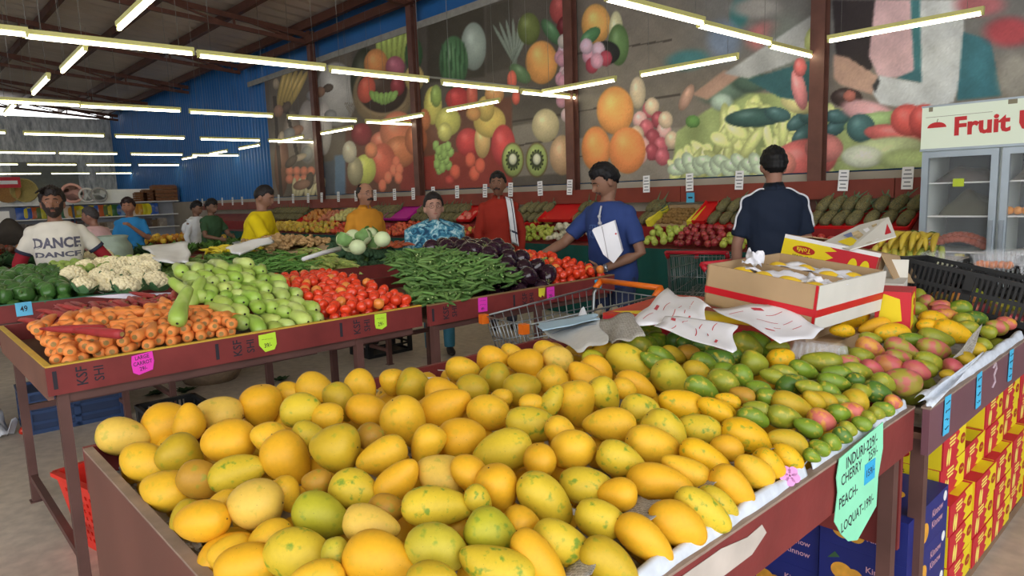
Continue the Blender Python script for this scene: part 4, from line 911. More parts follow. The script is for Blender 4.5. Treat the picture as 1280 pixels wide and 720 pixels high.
# maize in husks
hk = produce('maize_husk', .6, (206, 206, 140), .5, 8., None, streak=(140, 166, 84)); silk = mat('maize_silk', (206, 190, 130), .8, .2)
MZ = prof_mesh('maize', [(.008, -.05), (.01, 0), (.024, .02), (.031, .06), (.029, .13), (.019, .19), (.007, .235), (.002, .26)], [hk], 10, .04, lump=.04)
MZL = MB()
MZL.sheet(lambda u, v: (.02+.24*u, .034*math.sin(math.pi*min(1, u+.12))*math.cos((v-.5)*1.6)+.02*u, .04*(v-.5)*2*math.sin(math.pi*min(1, u*.9+.1))), 8, 4); MZL = MZL.mesh('husk_leaf', [hk])
ML2 = []
def maize(x, y, z, k):
    o = place('maize', MZ, (x-.12, y, z), eul(U(0, 6), U(-.05, .25), U(-.7, .7)), U(.85, 1.05), vary((176, 188, 100), .12)[:3]+(.7,), 'x', 'maize cob', 'maize cobs still in their husks'); link('husk_leaf', MZL, o).color = o.color; ML2.append(o)
spot(-6.1, -5.48, 2.62, 3.12, .07, lambda x, y: surf2(x, y)-.01, maize, 2, .05, .9)
order_label(ML2, lambda o: round(-o.location.x*3)*10+o.location.y, 'maize cob in its husk, %s in the pile between beans and broccoli')
# broccoli, cabbages
brm = mat('broccoli_head', (54, 84, 56), .9, .25, 50., bump=.6, bscale=160.)
def brocc(seed):
    b = MB(); r_ = random.Random(seed)
    for i in range(26):
        t = 1-(i/26)*1.0; a = i*2.39996; rr_ = math.sqrt(max(0, 1-t*t)); b.ball((.06*rr_*math.cos(a), .06*rr_*math.sin(a), .045*t), .023+.005*r_.random(), 8, 6)
    return b.mesh('broccoli', [brm])
BRO = [brocc(i) for i in range(2)]; BST = MB().tube([(0, 0, -.1), (0, 0, 0)], [.018, .025], 8).mesh('stalk', [gstem]); BL = []
def bro(x, y, z, k):
    o = place('broccoli', random.choice(BRO), (x, y, z), eul(U(-.3, .3), U(0, .6), U(0, 6)), U(.9, 1.15), None, 'x', 'broccoli', 'broccoli heads beside the maize'); link('stalk', BST, o); BL.append(o)
spot(-6.3, -5.5, 3.16, 3.56, .105, lambda x, y: surf2(x, y)+.02, bro, 2, .08, .9)
order_label(BL, lambda o: round(-o.location.x*3)*10+o.location.y, 'dark green broccoli head, %s between the maize and the table end')
cbm = mat('cabbage', (206, 220, 170), .55, .15, 7.); clf = mat('cabbage_leaf', (120, 160, 92), .6, .2, 12.)
CB = MB().ball((0, 0, 0), (.085, .085, .075), 18, 12).mesh('cabbage', [cbm]); cl_ = MB()
for a in (0, 2.1, 4.2):
    def f(u, v, a=a):
        th = (u-.5)*1.7+a; ph_ = -.9+1.5*v; r = .09+.008*math.sin(u*7)*v+.012*v*v
        return (r*math.cos(th)*math.cos(ph_), r*math.sin(th)*math.cos(ph_), r*.92*math.sin(ph_))
    cl_.sheet(f, 9, 8)
CBL = cl_.mesh('outer_leaves', [clf])
for i, (px, py, w_) in enumerate(((441, 295, 0), (455, 297, 1), (463, 293, 1), (478, 299, 0), (436, 306, 0), (447, 309, 0), (468, 303, 1), (430, 300, 1))):
    p = P(px, py, 1.24 if py < 302 else 1.19); o = place('cabbage', CB, p, eul(U(-1, 1), U(-1, 1), U(0, 6)), .75, None, 'pale green cabbage, %s along the heap in front of the man in mustard' % ORD[i], 'cabbage', 'cabbages behind the broccoli')
    if w_: link('outer_leaves', CBL, o)
b = MB(); b.box((-6.84, 3.1, .9), (-5.95, 3.6, 1.12)); b.box((-6.84, 2.62, .9), (-6.05, 3.08, 1.09)); tag(b.build('riser_box', cardboard), 'cardboard riser under the ginger and cabbages', 'riser')
# ginger
ggm = produce('ginger_skin', .8, (140, 110, 70), .5, 20., None)
def ging(seed):
    b = MB(); r_ = random.Random(seed); p = Vector((0, 0, 0))
    for i in range(5): b.ball(p, (r_.uniform(.018, .026), r_.uniform(.012, .017), r_.uniform(.012, .016)), 8, 6); p = p+Vector((r_.uniform(.012, .024)*(1 if i < 3 else -1), r_.uniform(-.022, .022), r_.uniform(-.004, .006)))
    return b.mesh('ginger', [ggm])
GNG = [ging(i) for i in range(4)]
spot(-6.8, -6.1, 2.66, 3.2, .047, lambda x, y: 1.13+.06*max(0, 1-abs(y-2.93)/.35), lambda x, y, z, k: place('ginger', random.choice(GNG), (x, y, z), eul(U(-.5, .5), U(-.5, .5), U(0, 6)), U(.95, 1.25), vary((188, 152, 104), .15)[:3]+(.6,), 'knobbly tan ginger root in the heap under the yellow-shirted man', 'ginger', 'ginger roots heaped by the man in yellow'), 2, .025, 1.08)
# yellow chillies, red chillies, small bits
chm = produce('chilli_skin', .3, None, spec=.5); CHI = [prof_mesh('chilli', [(.003, -.02), (.004, 0), (.014, .004), (.015, .03), (.010, .07), (.002, .1)], [chm], 8, bd) for bd in (.05, .15)]
spot(-6.75, -6.3, 2.3, 2.62, .04, lambda x, y: 1.13, lambda x, y, z, k: place('chilli', random.choice(CHI), (x, y, z), eul(U(0, 6), U(-.3, .3), U(0, 6)), U(.9, 1.3), vary((212, 190, 40), .12), 'yellow pepper in the small heap beside the yellow-shirted man', 'yellow pepper', 'yellow peppers next to the ginger'), 2, .02)
spot(-5.95, -5.5, 3.38, 3.6, .035, lambda x, y: 1.11, lambda x, y, z, k: place('chilli', random.choice(CHI), (x+.1, y+.06, z), eul(U(0, 6), U(-.3, .3), U(0, 6)), U(.8, 1.1), vary((168, 76, 40), .15), 'orange-red chilli by the hands of the woman', 'chilli', 'orange-red chillies at the end of the second table'), 1)
# third table: leafy greens and herbs
lfm = mat('leafy_green', (72, 112, 42), .75, .3, 8.); lfd = mat('dark_leafy_green', (44, 74, 40), .75, .3, 8.)
def bunch(seed, m):
    b = MB(); r_ = random.Random(seed)
    for i in range(26):
        a = r_.uniform(0, 6.28); l = r_.uniform(.1, .2); t = r_.uniform(.2, 1.1); w_ = r_.uniform(.02, .04); ca, sa = math.cos(a), math.sin(a)
        p = lambda u, s: (l*u*ca*math.cos(t)-s*w_*sa, l*u*sa*math.cos(t)+s*w_*ca, l*u*math.sin(t)*(1-.25*u))
        b.add([p(0, 0), p(.5, -1), p(1, 0), p(.5, 1)], [(0, 1, 2, 3)], 0, True)
    return b.mesh('greens', [m])
BUN = [bunch(i, lfm) for i in range(3)]; BUD = [bunch(i, lfd) for i in range(2)]; nb = []
for (x, y) in poisson((-10.4, -9., -.3, 4.5), .2, 3000):
    m_ = random.choice(BUN if y > 2.6 or y < .3 else BUD); nb.append(place('leafy_greens', m_, (x, y, .93), eul(0, 0, U(0, 6)), U(.9, 1.3), None, 'bunch of leafy greens on the low table behind the cauliflowers', 'leafy greens', 'bunches of leafy greens on the third table'))
mixm = produce('mixed_produce', .5, None)
SP = MB().ball((0, 0, 0), 1., 10, 7).mesh('ball', [mixm])
for (x, y) in poisson((-14.4, -13.1, -.3, 4.8), .12, 5000):
    c, n_ = random.choice((((150, 60, 40), 'tomato'), ((90, 60, 44), 'onion'), ((110, 70, 50), 'potato'), ((170, 120, 60), 'potato'))) if y < 3 else random.choice((((206, 150, 40), 'orange'), ((220, 180, 60), 'mango'), ((200, 130, 40), 'orange')))
    place(n_, SP, (x, y, .93+U(0, .05)), eul(), U(.04, .055), vary(c, .15), 'small %s on the far table in the middle of the hall' % n_, n_, n_+'s on the far table in mid hall')
# ================================================================== PRODUCE ALONG THE WALL
redp = mat('red_tray', (206, 32, 34), .4, .08, 4.); magp = mat('magenta_tray', (186, 34, 150), .45, .06); yelp = mat('yellow_carton', (226, 214, 60), .6, .08)
def wx(px): return float(PY(px, 272, 7.22)[0])
def tray(w_, m, rim=.05, depth_=.44):
    b = MB(); b.box((-w_/2, 0, 0), (w_/2, depth_, .01))
    for a in (((-w_/2, 0, 0), (w_/2, .012, rim)), ((-w_/2, depth_-.012, 0), (w_/2, depth_, rim)), ((-w_/2, 0, 0), (-w_/2+.012, depth_, rim)), ((w_/2-.012, 0, 0), (w_/2, depth_, rim))): b.box(*a)
    return b.mesh('fruit_tray', [m])
pim = produce('pineapple_skin', .6, (150, 130, 70), .5, 12., (46, 48, 34), 22., .56, .3, .5, 30.)
PIN = MB().lathe([(0, -.5), (.3, -.48), (.44, -.36), (.5, -.1), (.49, .15), (.42, .36), (.25, .48), (0, .5)], 14).mesh('pineapple', [pim])
crm = mat('pineapple_crown', (92, 116, 84), .7, .25, 10.)
b = MB(); r_ = random.Random(2)
for i in range(22):
    a = i*2.4; t = .25+.95*(i/22); l = .85+.5*r_.random(); ca, sa = math.cos(a), math.sin(a); w_ = .09
    q = lambda u, s: ((.08+l*u*math.cos(t)*.8)*ca-s*w_*sa, (.08+l*u*math.cos(t)*.8)*sa+s*w_*ca, .42+l*u*math.sin(t)+.1*u)
    b.add([q(0, -1), q(0, 1), q(.6, .6), q(1, 0), q(.6, -.6)], [(0, 1, 2, 3, 4)], 0, True)
CRN = b.mesh('crown', [crm]); PL_ = []
SL = math.atan2(.2, .4)
def slope(x, t, up=.0):    # a point on the sloping shelf, t metres up the slope
    return Vector((x, 6.93+t*math.cos(SL), 1.07+t*math.sin(SL)+up))
for x0, x1 in ((wx(345), wx(386)), (wx(468), wx(502)), (wx(527), wx(547)), (wx(553), wx(588)), (wx(655), wx(692)), (wx(728), wx(745)), (wx(814), wx(829)), (wx(896), wx(942)), (wx(1022), wx(1086)), (wx(1089), wx(1152))):
    n_ = max(2, int((x1-x0)/.125))
    for row in range(2):
        for i in range(n_):
            x = x0+(i+.5+.3*row)*(x1-x0)/n_; p = slope(x, .12+.13*row, .07+.075*row); d = Vector((U(.1, .35), math.cos(SL), math.sin(SL)+.15))
            o = place('pineapple', PIN, p, rot_to(d, U(0, 6)), (.115, .115, U(.19, .23)), vary((112, 108, 76), .18)[:3]+(.6,), 'x', 'pineapple', 'pineapples lying on the sloping wall shelf'); link('crown', CRN, o); PL_.append(o)
PL_.sort(key=lambda o: -o.location.x)
for i, o in enumerate(PL_): o['label'] = 'grey-green pineapple on the sloping shelf, %s counting away from the fridge' % ORD[min(i, 78)]
# trays on the slope
TR = []
for px0, px1, m_, lb, up in ((1020, 1152, redp, 'red tray under the pineapples beside the fridge', 0), (894, 942, redp, 'red tray of pineapples in front of the man in black', 0), (880, 900, redp, 'bare red tray next to the kiwi box', .05), (690, 733, redp, 'empty bright red tray propped up behind the limes', .06), (650, 690, redp, 'red tray of pineapples behind the red-shirted man', 0),
                            (588, 606, redp, 'red tray with pink fruit beside the red-shirted man', .05), (494, 527, magp, 'empty magenta tray propped up behind the woman', .06), (466, 494, magp, 'magenta tray of pineapples beside the man in mustard', 0), (386, 440, redp, 'red tray of orange fruit behind the cabbages', 0)):
    x0, x1 = wx(px0), wx(px1); o = link('fruit_tray', tray(x1-x0-.02, m_), loc=slope((x0+x1)/2, .0, .002+up)); o.rotation_euler = (SL+(.12 if up else 0), 0, 0); tag(o, lb, 'fruit tray', 'trays on the sloping wall shelf')
# kiwi box in a yellow carton
x0, x1 = wx(829), wx(880); kb = empty('kiwi_box', slope((x0+x1)/2, 0, .01), 0, 'carton of kiwis with bright yellow flaps on the sloping shelf', 'fruit box'); kb.rotation_euler = (SL, 0, 0)
b = MB(); b.box((-(x1-x0)/2+.06, 0, 0), ((x1-x0)/2-.06, .42, .02)); b.box((-(x1-x0)/2+.06, .4, 0), ((x1-x0)/2-.06, .42, .08)); b.build('carton', cardboard, kb)
for s in (-1, 1): b = MB(); b.box((s*(x1-x0)/2-.03, 0, 0), (s*(x1-x0)/2+.03, .42, .09)); b.build('flap', yelp, kb)
kim = produce('kiwi_skin', .8, (90, 70, 40), .5, 20., None); KI = MB().ball((0, 0, 0), (1, .85, .85), 10, 7).mesh('kiwi', [kim])
FR = MB().lathe([(0, -.85), (.45, -.88), (.85, -.5), (1, 0), (.88, .5), (.5, .82), (.15, .8), (0, .7)], 12); fsm = produce('fruit_skin', .35, (210, 190, 90), .58, 3., None, spec=.5); FR = FR.mesh('fruit', [fsm])
for j in range(5):
    for i in range(9):
        x = x0+.1+(i+.5*(j % 2))*(x1-x0-.22)/9; place('kiwi', KI, slope(x+U(-.012, .012), .05+.075*j+U(-.01, .01), .05+U(-.006, .008)), eul(0, 0, U(0, 6)), U(.03, .035), vary((142, 108, 58), .12)[:3]+(.6,), 'brown kiwi in the yellow-flapped carton', 'kiwi', 'kiwis in the yellow-flapped carton')
def cn(c):
    h = c[0]-c[1]; return 'yellow_fruit' if h < 45 else ('orange_fruit' if c[1] > 90 else 'red_fruit')
def bank(px0, px1, nm, col, rad, lbl, grp, tiers=5, upper=False, me=None, alpha=.6, sc=None):
    x0, x1 = float(PY(px0, 295, 6.7)[0]), float(PY(px1, 295, 6.7)[0]) if not upper else 0
    if upper: x0, x1 = wx(px0), wx(px1)
    T_ = tiers*rad*1.75 if upper else tiers*rad*1.5
    for q, (x, t) in enumerate(poisson((x0+rad*.6, x1-rad*.6, .03, .03+T_), rad*1.72, 1500)):
        p = slope(x, t, rad*.9+.012) if upper else Vector((x, 6.43+t, .885+rad*.85+t*.48))
        c = col[q % len(col)] if isinstance(col, list) else col
        place(nm if nm != 'fruit' else cn(c), me or FR, p+Vector((0, 0, U(-.1, .2)*rad)), eul(U(0, 6), U(0, 6), U(0, 6)), sc or rad*U(.92, 1.06), vary(c, .12)[:3]+(alpha,), lbl, nm, grp)
bank(345, 384, 'fruit', [(220, 190, 60), (206, 170, 60)], .05, 'yellow fruit on the stand beside the yellow-shirted man', 'yellow fruit by the man in yellow', 4)
bank(386, 426, 'fruit', [(212, 150, 60), (206, 180, 60), (190, 170, 60)], .05, 'yellow and orange fruit on the stand above the ginger', 'yellow and orange fruit above the ginger', 4)
bank(426, 446, 'fruit', [(200, 50, 40), (214, 80, 50)], .045, 'red fruit on the stand beside the man in mustard', 'red fruit beside the man in mustard', 4)
bank(390, 412, 'fruit', [(206, 140, 70)], .05, 'orange fruit on the upper shelf above the ginger', 'orange fruit on the upper shelf', 5, True)
bank(412, 428, 'fruit', [(200, 120, 90)], .05, 'pinkish fruit on the upper shelf above the ginger', 'pinkish fruit on the upper shelf', 4, True)
bank(428, 446, 'fruit', [(212, 206, 130)], .06, 'pale yellow round fruit on the upper shelf', 'pale yellow fruit on the upper shelf', 4, True)
bank(492, 530, 'fruit', [(206, 74, 44), (190, 60, 40), (214, 96, 60)], .036, 'small orange-red fruit heaped beside the woman', 'small orange-red fruit beside the woman', 7)
bank(462, 490, 'fruit', [(150, 40, 60)], .04, 'dark red fruit heaped behind the man in mustard', 'dark red fruit behind the man in mustard', 4)
bank(528, 600, 'fruit', [(190, 170, 60), (180, 60, 44), (204, 184, 70)], .042, 'fruit on the stand behind the woman in the blue shawl', 'fruit behind the woman', 4)
bank(588, 604, 'fruit', [(222, 120, 110)], .06, 'pink round fruit in the small red tray', 'pink fruit in the red tray', 2, True)
bank(655, 696, 'lime', [(160, 176, 60), (140, 160, 54), (176, 184, 80)], .036, 'yellow-green lime on the stand below the pineapples', 'limes on the wall stand', 6)
bank(683, 706, 'lime', [(180, 150, 70), (160, 150, 60)], .036, 'yellow-green lime at the foot of the empty red tray', 'limes below the empty red tray', 2, True)
bank(815, 852, 'guava', [(176, 190, 84), (160, 180, 70)], .042, 'pale green guava on the stand beside the apples', 'guavas on the wall stand', 5)
bank(852, 910, 'apple', [(150, 30, 50), (134, 24, 44), (170, 50, 60)], .04, 'dark red apple heaped on the stand below the kiwis', 'red apples on the wall stand', 6)
bank(912, 945, 'apple', [(182, 190, 80), (170, 180, 70)], .042, 'green apple heaped on the stand beside the man in black', 'green apples on the wall stand', 4)
bank(1010, 1080, 'apple', [(190, 50, 50), (160, 36, 44)], .042, 'red apple on the stand by the elbow of the man in black', 'red apples near the fridge', 3)
# white netted packets between limes and the man in blue
x0, x1 = float(PY(692, 295, 6.7)[0]), float(PY(738, 295, 6.7)[0])
for i in range(5):
    b = MB(); r_ = random.Random(i)
    for q in range(34): b.ball((r_.uniform(-.17, .17), r_.uniform(-.13, .13), r_.uniform(-.02, .05)), (.042, .036, .03), 7, 5)
    o = b.build('garlic_pack', mat('garlic_white', (216, 212, 186), .7, .08, 20.), loc=(x0+.1+(x1-x0-.2)*((i*.37) % 1), 6.62+.13*(i % 2)+.05*i*.5, .94+.035*i)); tag(o, 'pale garlic packet, %s in the pile beside the limes' % ORD[i], 'garlic pack', 'garlic packets')
# blue note on the rail, small yellow notes
b = MB(); b.box((-.055, -.002, -.06), (.055, .002, .06)); b.box((-.03, -.003, -.01), (.03, -.002, .01), 1); p = PY(863, 247, 7.22); o = b.build('note_card', [mat('blue_note', (80, 170, 206), .7, .05), ink], loc=p); tag(o, 'small blue note hanging below the rail above the kiwis', 'note')

# ================================================================== FRIDGE
fw = mat('fridge_white', (222, 230, 226), .35, .05, 3.); fgr = mat('fridge_frame', (172, 184, 192), .3, .05, metal=.2); fdk = mat('fridge_inside', (84, 92, 98), .5, .08)
sgn = NT('lit_sign'); sgn.b.inputs['Base Color'].default_value = C4(222, 232, 212); sgn.b.inputs['Emission Color'].default_value = C4(222, 236, 206); sgn.b.inputs['Emission Strength'].default_value = .12; sgn = sgn.m
gl = NT('fridge_glass'); gl.b.inputs['Base Color'].default_value = (.9, .95, .96, 1); gl.b.inputs['Roughness'].default_value = .06; gl.b.inputs['Alpha'].default_value = .05; gl.b.inputs['Specular IOR Level'].default_value = .6; gl = gl.m
sred = mat('sign_red', (206, 46, 50), .5, 0); FX0 = -1.995; FW = 1.14; FY = 6.6
fr = empty('display_fridge', (FX0+FW/2, FY+.33, 0), 0, 'white two-door display fridge with a lit fruit sign on top', 'fridge'); L0 = lambda x, y, z: (x-FW/2, y-.33, z)
b = MB(); t = .05
b.box(L0(0, .04, 0), L0(t, .66, 1.789)); b.box(L0(FW-t, .04, 0), L0(FW, .66, 1.789)); b.box(L0(t, .62, .16), L0(FW-t, .66, 1.74)); b.box(L0(t, .04, 0), L0(FW-t, .66, .16)); b.box(L0(t, .04, 1.74), L0(FW-t, .66, 1.789)); b.box(L0(FW/2-.02, .04, .16), L0(FW/2+.02, .62, 1.74)); b.build('cabinet', fw, fr)
b = MB(); b.box(L0(.05, .615, .16), L0(FW-.05, .62, 1.74)); b.build('back_panel', fdk, fr)
b = MB(); b.box(L0(0, -.02, 1.79), L0(FW, .66, 2.14)); b.box(L0(-.004, -.024, 1.775), L0(FW+.004, .0, 1.795), 1); b.box(L0(-.004, -.024, 2.135), L0(FW+.004, .66, 2.15), 1)
for x_, w_ in ((.05, .03), (.6, .06)): b.box(L0(x_, -.0212, 2.1), L0(x_+w_, -.02, 2.135), 3)
b.box(L0(.03, -.0212, 2.052), L0(.5, -.02, 2.055), 3)
put_text(b, 'Fruit Up', .2, frame(L0(.235, -.0225, 1.955), (1, 0, .012), (0, 0, 1)), 2, 'LEFT', 1., .035)
cap = [(.07*math.cos(a), .045*math.sin(a)) for a in [i*math.pi/12 for i in range(13)]]
b.prism([(x_, y_) for x_, y_ in cap], .002, frame(L0(.115, -.0205, 1.965), (1, 0, 0), (0, 0, 1)), 2); b.beam(L0(.115, -.0215, 2.008), L0(.122, -.0215, 2.035), .004, .01, 3)
b.build('sign', [sgn, fgr, sred, mat('sign_mark', (140, 134, 110), .7, 0)], fr)
for k_ in range(2):
    x_ = k_*FW/2; b = MB(); z0, z1 = .12, 1.77; a, c = x_+.012, x_+FW/2-.012
    b.box(L0(a, -.012, z0), L0(a+.05, .03, z1)); b.box(L0(c-.05, -.012, z0), L0(c, .03, z1)); b.box(L0(a+.05, -.012, z0), L0(c-.05, .03, z0+.06)); b.box(L0(a+.05, -.012, z1-.05), L0(c-.05, .03, z1)); d_ = b.build('door', fgr, fr)
    b = MB(); b.box(L0(a+.05, .004, z0+.06), L0(c-.05, .01, z1-.05)); b.build('glass', gl, d_)
    hx = c-.025 if k_ == 0 else a+.025; b = MB(); b.box(L0(hx-.012, -.04, .8), L0(hx+.012, -.012, 1.2)); b.build('handle', mat('handle_grey', (150, 160, 168), .3), d_)
    for zs in (.55, .92, 1.22, 1.5): b = MB(); b.box(L0(x_+.05, .06, zs), L0(x_+FW/2-.03, .6, zs+.012)); b.build('shelf', white, fr)
b = MB(); b.box(L0(.25, -.0145, 1.475), L0(.33, -.0125, 1.54)); o = b.build('note_card', mat('lime_note', (190, 210, 60), .7, .05)); o.location = fr.location; tag(o, 'lime green note stuck on the fridge door', 'note')
b = MB(); b.box(L0(.29, -.0145, .865), L0(.36, -.0125, .92)); o = b.build('note_card', mat('yellow_note', (206, 190, 40), .7, .05)); o.location = fr.location; tag(o, 'mustard yellow note low on the fridge door', 'note')
def blob(nm, lo, hi, m_, n_, r0, r1, seed, lbl, cat):
    b = MB(); r_ = random.Random(seed)
    b.sheet(lambda u, v: (lo[0]+(hi[0]-lo[0])*u, lo[1]+(hi[1]-lo[1])*v, lo[2]+(hi[2]-lo[2])*(math.sin(math.pi*u)**.5*math.sin(math.pi*v)**.5)*(.8+.2*math.sin(u*9+seed)*math.cos(v*7))), 18, 12)
    b.sheet(lambda u, v: (lo[0]+(hi[0]-lo[0])*u, lo[1]+(hi[1]-lo[1])*(1-v), lo[2]), 18, 12)
    o = b.build(nm, m_); tag(o, lbl, cat); return o
W0 = lambda x, y, z: (FX0+x, FY+y, z)
fbag = mat('olive_bag', (86, 84, 66), .5, .2, 8.)
blob('produce_bag', W0(.12, .1, 1.232), W0(.52, .5, 1.46), fbag, 0, 0, 0, 1, 'olive grey bag lying on a middle shelf inside the fridge', 'bag')
blob('produce_bag', W0(.08, .1, 1.512), W0(.5, .5, 1.66), mat('brown_bag', (92, 84, 78), .5, .3, 12.), 0, 0, 0, 2, 'brownish bag on the top shelf behind the fridge glass', 'bag')
blob('produce_bag', W0(.62, .1, 1.512), W0(1.05, .5, 1.66), mat('brown_bag', (92, 84, 78), .5, .3, 12.), 0, 0, 0, 3, 'brownish bag on the top shelf of the second fridge door', 'bag')
for i in range(22):
    place('tomato', FR, W0(.08+.038*(i % 11)+.01*(i//11), .12+.05*(i//11), .975+.03*(i//11)+.06*math.sin((i % 11)/10*3.1)), eul(U(0, 6)), .032, vary((176, 84, 56), .12)[:3]+(0,), 'dull orange-red tomato on the lower shelf inside the fridge', 'tomato', 'tomatoes inside the fridge')
for i in range(8): place('orange', FR, W0(.62+.055*i, .14, 1.27), eul(U(0, 6)), .034, vary((226, 150, 60), .1)[:3]+(0,), 'orange fruit on a middle shelf inside the second fridge door', 'orange', 'oranges inside the fridge')

# ================================================================== CARTONS AND BOXES
yb = mat('carton_yellow', (232, 208, 30), .55, .06, 3.); rb = mat('carton_red', (200, 40, 52), .55, .08, 3.); nb_ = mat('carton_navy', (30, 40, 116), .5, .08, 3.); orr = mat('printed_orange', (226, 164, 56), .6, .15, 30.); pinkish = mat('printed_pink', (206, 160, 176), .6, 0); dred = mat('printed_dark_red', (170, 34, 24), .5, 0); plum_ = mat('printed_plum', (150, 30, 60), .55, .1); wht = mat('printed_white', (236, 236, 236), .6, 0); grn = mat('printed_green', (60, 96, 60), .6, 0); dbr = mat('printed_brown', (96, 44, 30), .6, 0)
def oval(rx, ry, n_=20): return [(rx*math.cos(2*math.pi*i/n_), ry*math.sin(2*math.pi*i/n_)) for i in range(n_)]
def splash(w_, h_, seed):
    r_ = random.Random(seed); p = [(w_, -h_), (w_, h_)]
    for i in range(9): t = 1-i/8; p.append((w_*(.05+.5*r_.random()*(1 if i % 2 else .2)), h_*(2*t-1)))
    return p
def red_carton():
    """x: into the stack (front face at x=0), y: along the aisle, z: up; size .36 x .28 x .118"""
    b = MB(); X_, Y_, Z_ = .36, .28, .118; b.box((-X_, 0, 0), (0, Y_, Z_), 1); b.box((-X_+.001, -.0004, .001), (-.004, 0, Z_-.001), 0)
    fx = frame((.0006, Y_/2, Z_/2), (0, 1, 0), (0, 0, 1)); b.prism([(-.139, -.058), (.139, -.058), (.139, .058), (-.139, .058)], .0004, fx, 1)
    f2 = frame((.0012, Y_/2, Z_/2), (0, 1, 0), (0, 0, 1)); [b.prism(q_, .0004, f2, 0) for q_ in ([(.06, -.058), (.139, -.058), (.139, .058), (.06, .058)], [(.06, .058), (.035, .058), (.06, .035)], [(.06, .035), (.02, .02), (.06, .0)], [(.06, -.0), (.03, -.02), (.06, -.035)], [(.06, -.035), (.025, -.05), (.06, -.058)])]
    f3 = frame((.0018, Y_/2, Z_/2), (0, 1, 0), (0, 0, 1)); o_ = [(x_+.102, y_) for x_, y_ in oval(.032, .02)]; b.prism(o_, .0004, f3, 2)
    for cx, cy in ((-.085, -.022), (-.06, -.026)): b.prism([(cx+x_*.5+y_*.2, cy+y_) for x_, y_ in oval(.022, .032)], .0005, f3, 3)
    for i, l in enumerate((.07, .08, .06)): b.box((.0012, Y_/2-.03-l/2, Z_/2+.036-i*.013), (.002, Y_/2-.03+l/2, Z_/2+.043-i*.013), 3)
    put_text(b, 'Tohfa', .016, frame((.0028, Y_/2+.102, Z_/2), (0, 1, 0), (0, 0, 1)), 4)
    # end face towards the camera
    g = frame((-X_/2, -.0006, Z_/2), (1, 0, 0), (0, 0, 1)); b.prism([(x_, y_-.02) for x_, y_ in oval(.075, .024)], .0004, g, 2)
    put_text(b, 'Tohfa', .032, frame((-X_/2, -.0014, Z_/2-.02), (1, 0, 0), (0, 0, 1)), 0); put_text(b, 'KING OF KINGS', .018, frame((-X_/2, -.0008, Z_/2+.03), (1, 0, 0), (0, 0, 1)), 5)
    b.box((-.12, .11, Z_), (-.004, .26, Z_+.0006), 0)
    return b.mesh('fruit_carton', [yb, rb, dred, mat('printed_pale_yellow', (244, 226, 110), .6, 0), yb, ink, plum_])
RC = red_carton(); RL = []
CH = .1185
def col_(xf, y0, n_, base=0., nm=RC):
    for i in range(n_): o = link('fruit_carton', RC, loc=(xf+U(-.008, .008), y0+U(-.006, .006), base+i*CH)); o.rotation_euler = (0, 0, U(-.015, .015)); RL.append(o)
STK = ((2.67, 5, 'right behind the navy cartons'), (2.96, 4, 'second along the aisle from the navy cartons'), (3.25, 6, 'third along the aisle, tallest'), (3.54, 5, 'fourth along the aisle'), (3.83, 5, 'farthest along the aisle'))
for y0, n_, pos in STK:
    for i in range(n_):
        o = link('fruit_carton', RC, loc=((-.658 if i < 3 else -.70)+U(-.006, .006), y0+U(-.003, .003), .045+i*CH)); o.rotation_euler = (0, 0, U(-.012, .012))
        tag(o, 'red-yellow fruit carton, %s from floor, stack %s' % (ORD[i], pos), 'carton', 'red and yellow cartons stacked on the floor')
b = MB(); b.box((-1.1, 2.67, 0), (-.66, 4.12, .045)); tag(b.build('pallet_board', mat('pallet', (130, 104, 80), .8, .2)), 'flat wooden board under the red and yellow cartons', 'board')
def navy_carton():
    b = MB(); X_, Y_, Z_ = .27, .4, .147; b.box((-X_, 0, 0), (0, Y_, Z_), 0)
    def art(fr_, w_, s):
        b.prism([(-w_*.22+x_, y_-.012) for x_, y_ in oval(.045*s, .038*s)], .0005, fr_(1), 1); b.prism([(-w_*.22+.05*s+x_, y_-.018) for x_, y_ in oval(.036*s, .034*s)], .0005, fr_(1.2), 1); b.prism([(-w_*.22-.06*s, .02), (-w_*.22-.03*s, .05), (-w_*.22-.01*s, .035)], .0005, fr_(.8), 2)
        for i, t_ in enumerate(('Kinnow', 'Kinnow')): put_text(b, t_, .036*s, fr_(1, (w_*.22, .022-.04*i)), 3)
    art(lambda k_, o_=(0, 0): frame((k_*.0007, Y_/2+o_[0], Z_/2+o_[1]), (0, 1, 0), (0, 0, 1)), Y_, 1.)
    b.prism([(.165+x_, .045+y_) for x_, y_ in oval(.018, .018)], .0005, frame((.0007, Y_/2, Z_/2), (0, 1, 0), (0, 0, 1)), 4)
    art(lambda k_, o_=(0, 0): frame((-X_/2+o_[0], -k_*.0007, Z_/2+o_[1]), (1, 0, 0), (0, 0, 1)), X_, .8)
    b.prism([(x_, y_) for x_, y_ in oval(.06, .045)], .0005, frame((-X_/2, Y_/2, Z_+.0003), (1, 0, 0), (0, 1, 0)), 1)
    return b.mesh('fruit_carton', [nb_, orr, grn, pinkish, wht])
NC = navy_carton(); NZ = .1475
for xf, y0, n_, base, nm in ((-.665, 2.24, 3, .05, 'beside the table leg'), (-.95, 2.27, 3, .05, 'second in from the aisle'), (-1.235, 2.3, 2, .12, 'third in from the aisle')):
    for i in range(n_):
        o = link('fruit_carton', NC, loc=(xf, y0, base+i*NZ)); tag(o, 'navy blue carton printed with oranges, %s of its stack, %s' % (('bottom', 'second', 'third', 'top')[i], nm), 'carton', 'navy cartons under the mango table')
b = MB(); b.box((-1.52, 2.25, 0), (-.67, 2.66, .05)); tag(b.build('pallet_board', mat('pallet', (130, 104, 80), .8, .2)), 'flat wooden board under the navy cartons', 'board')
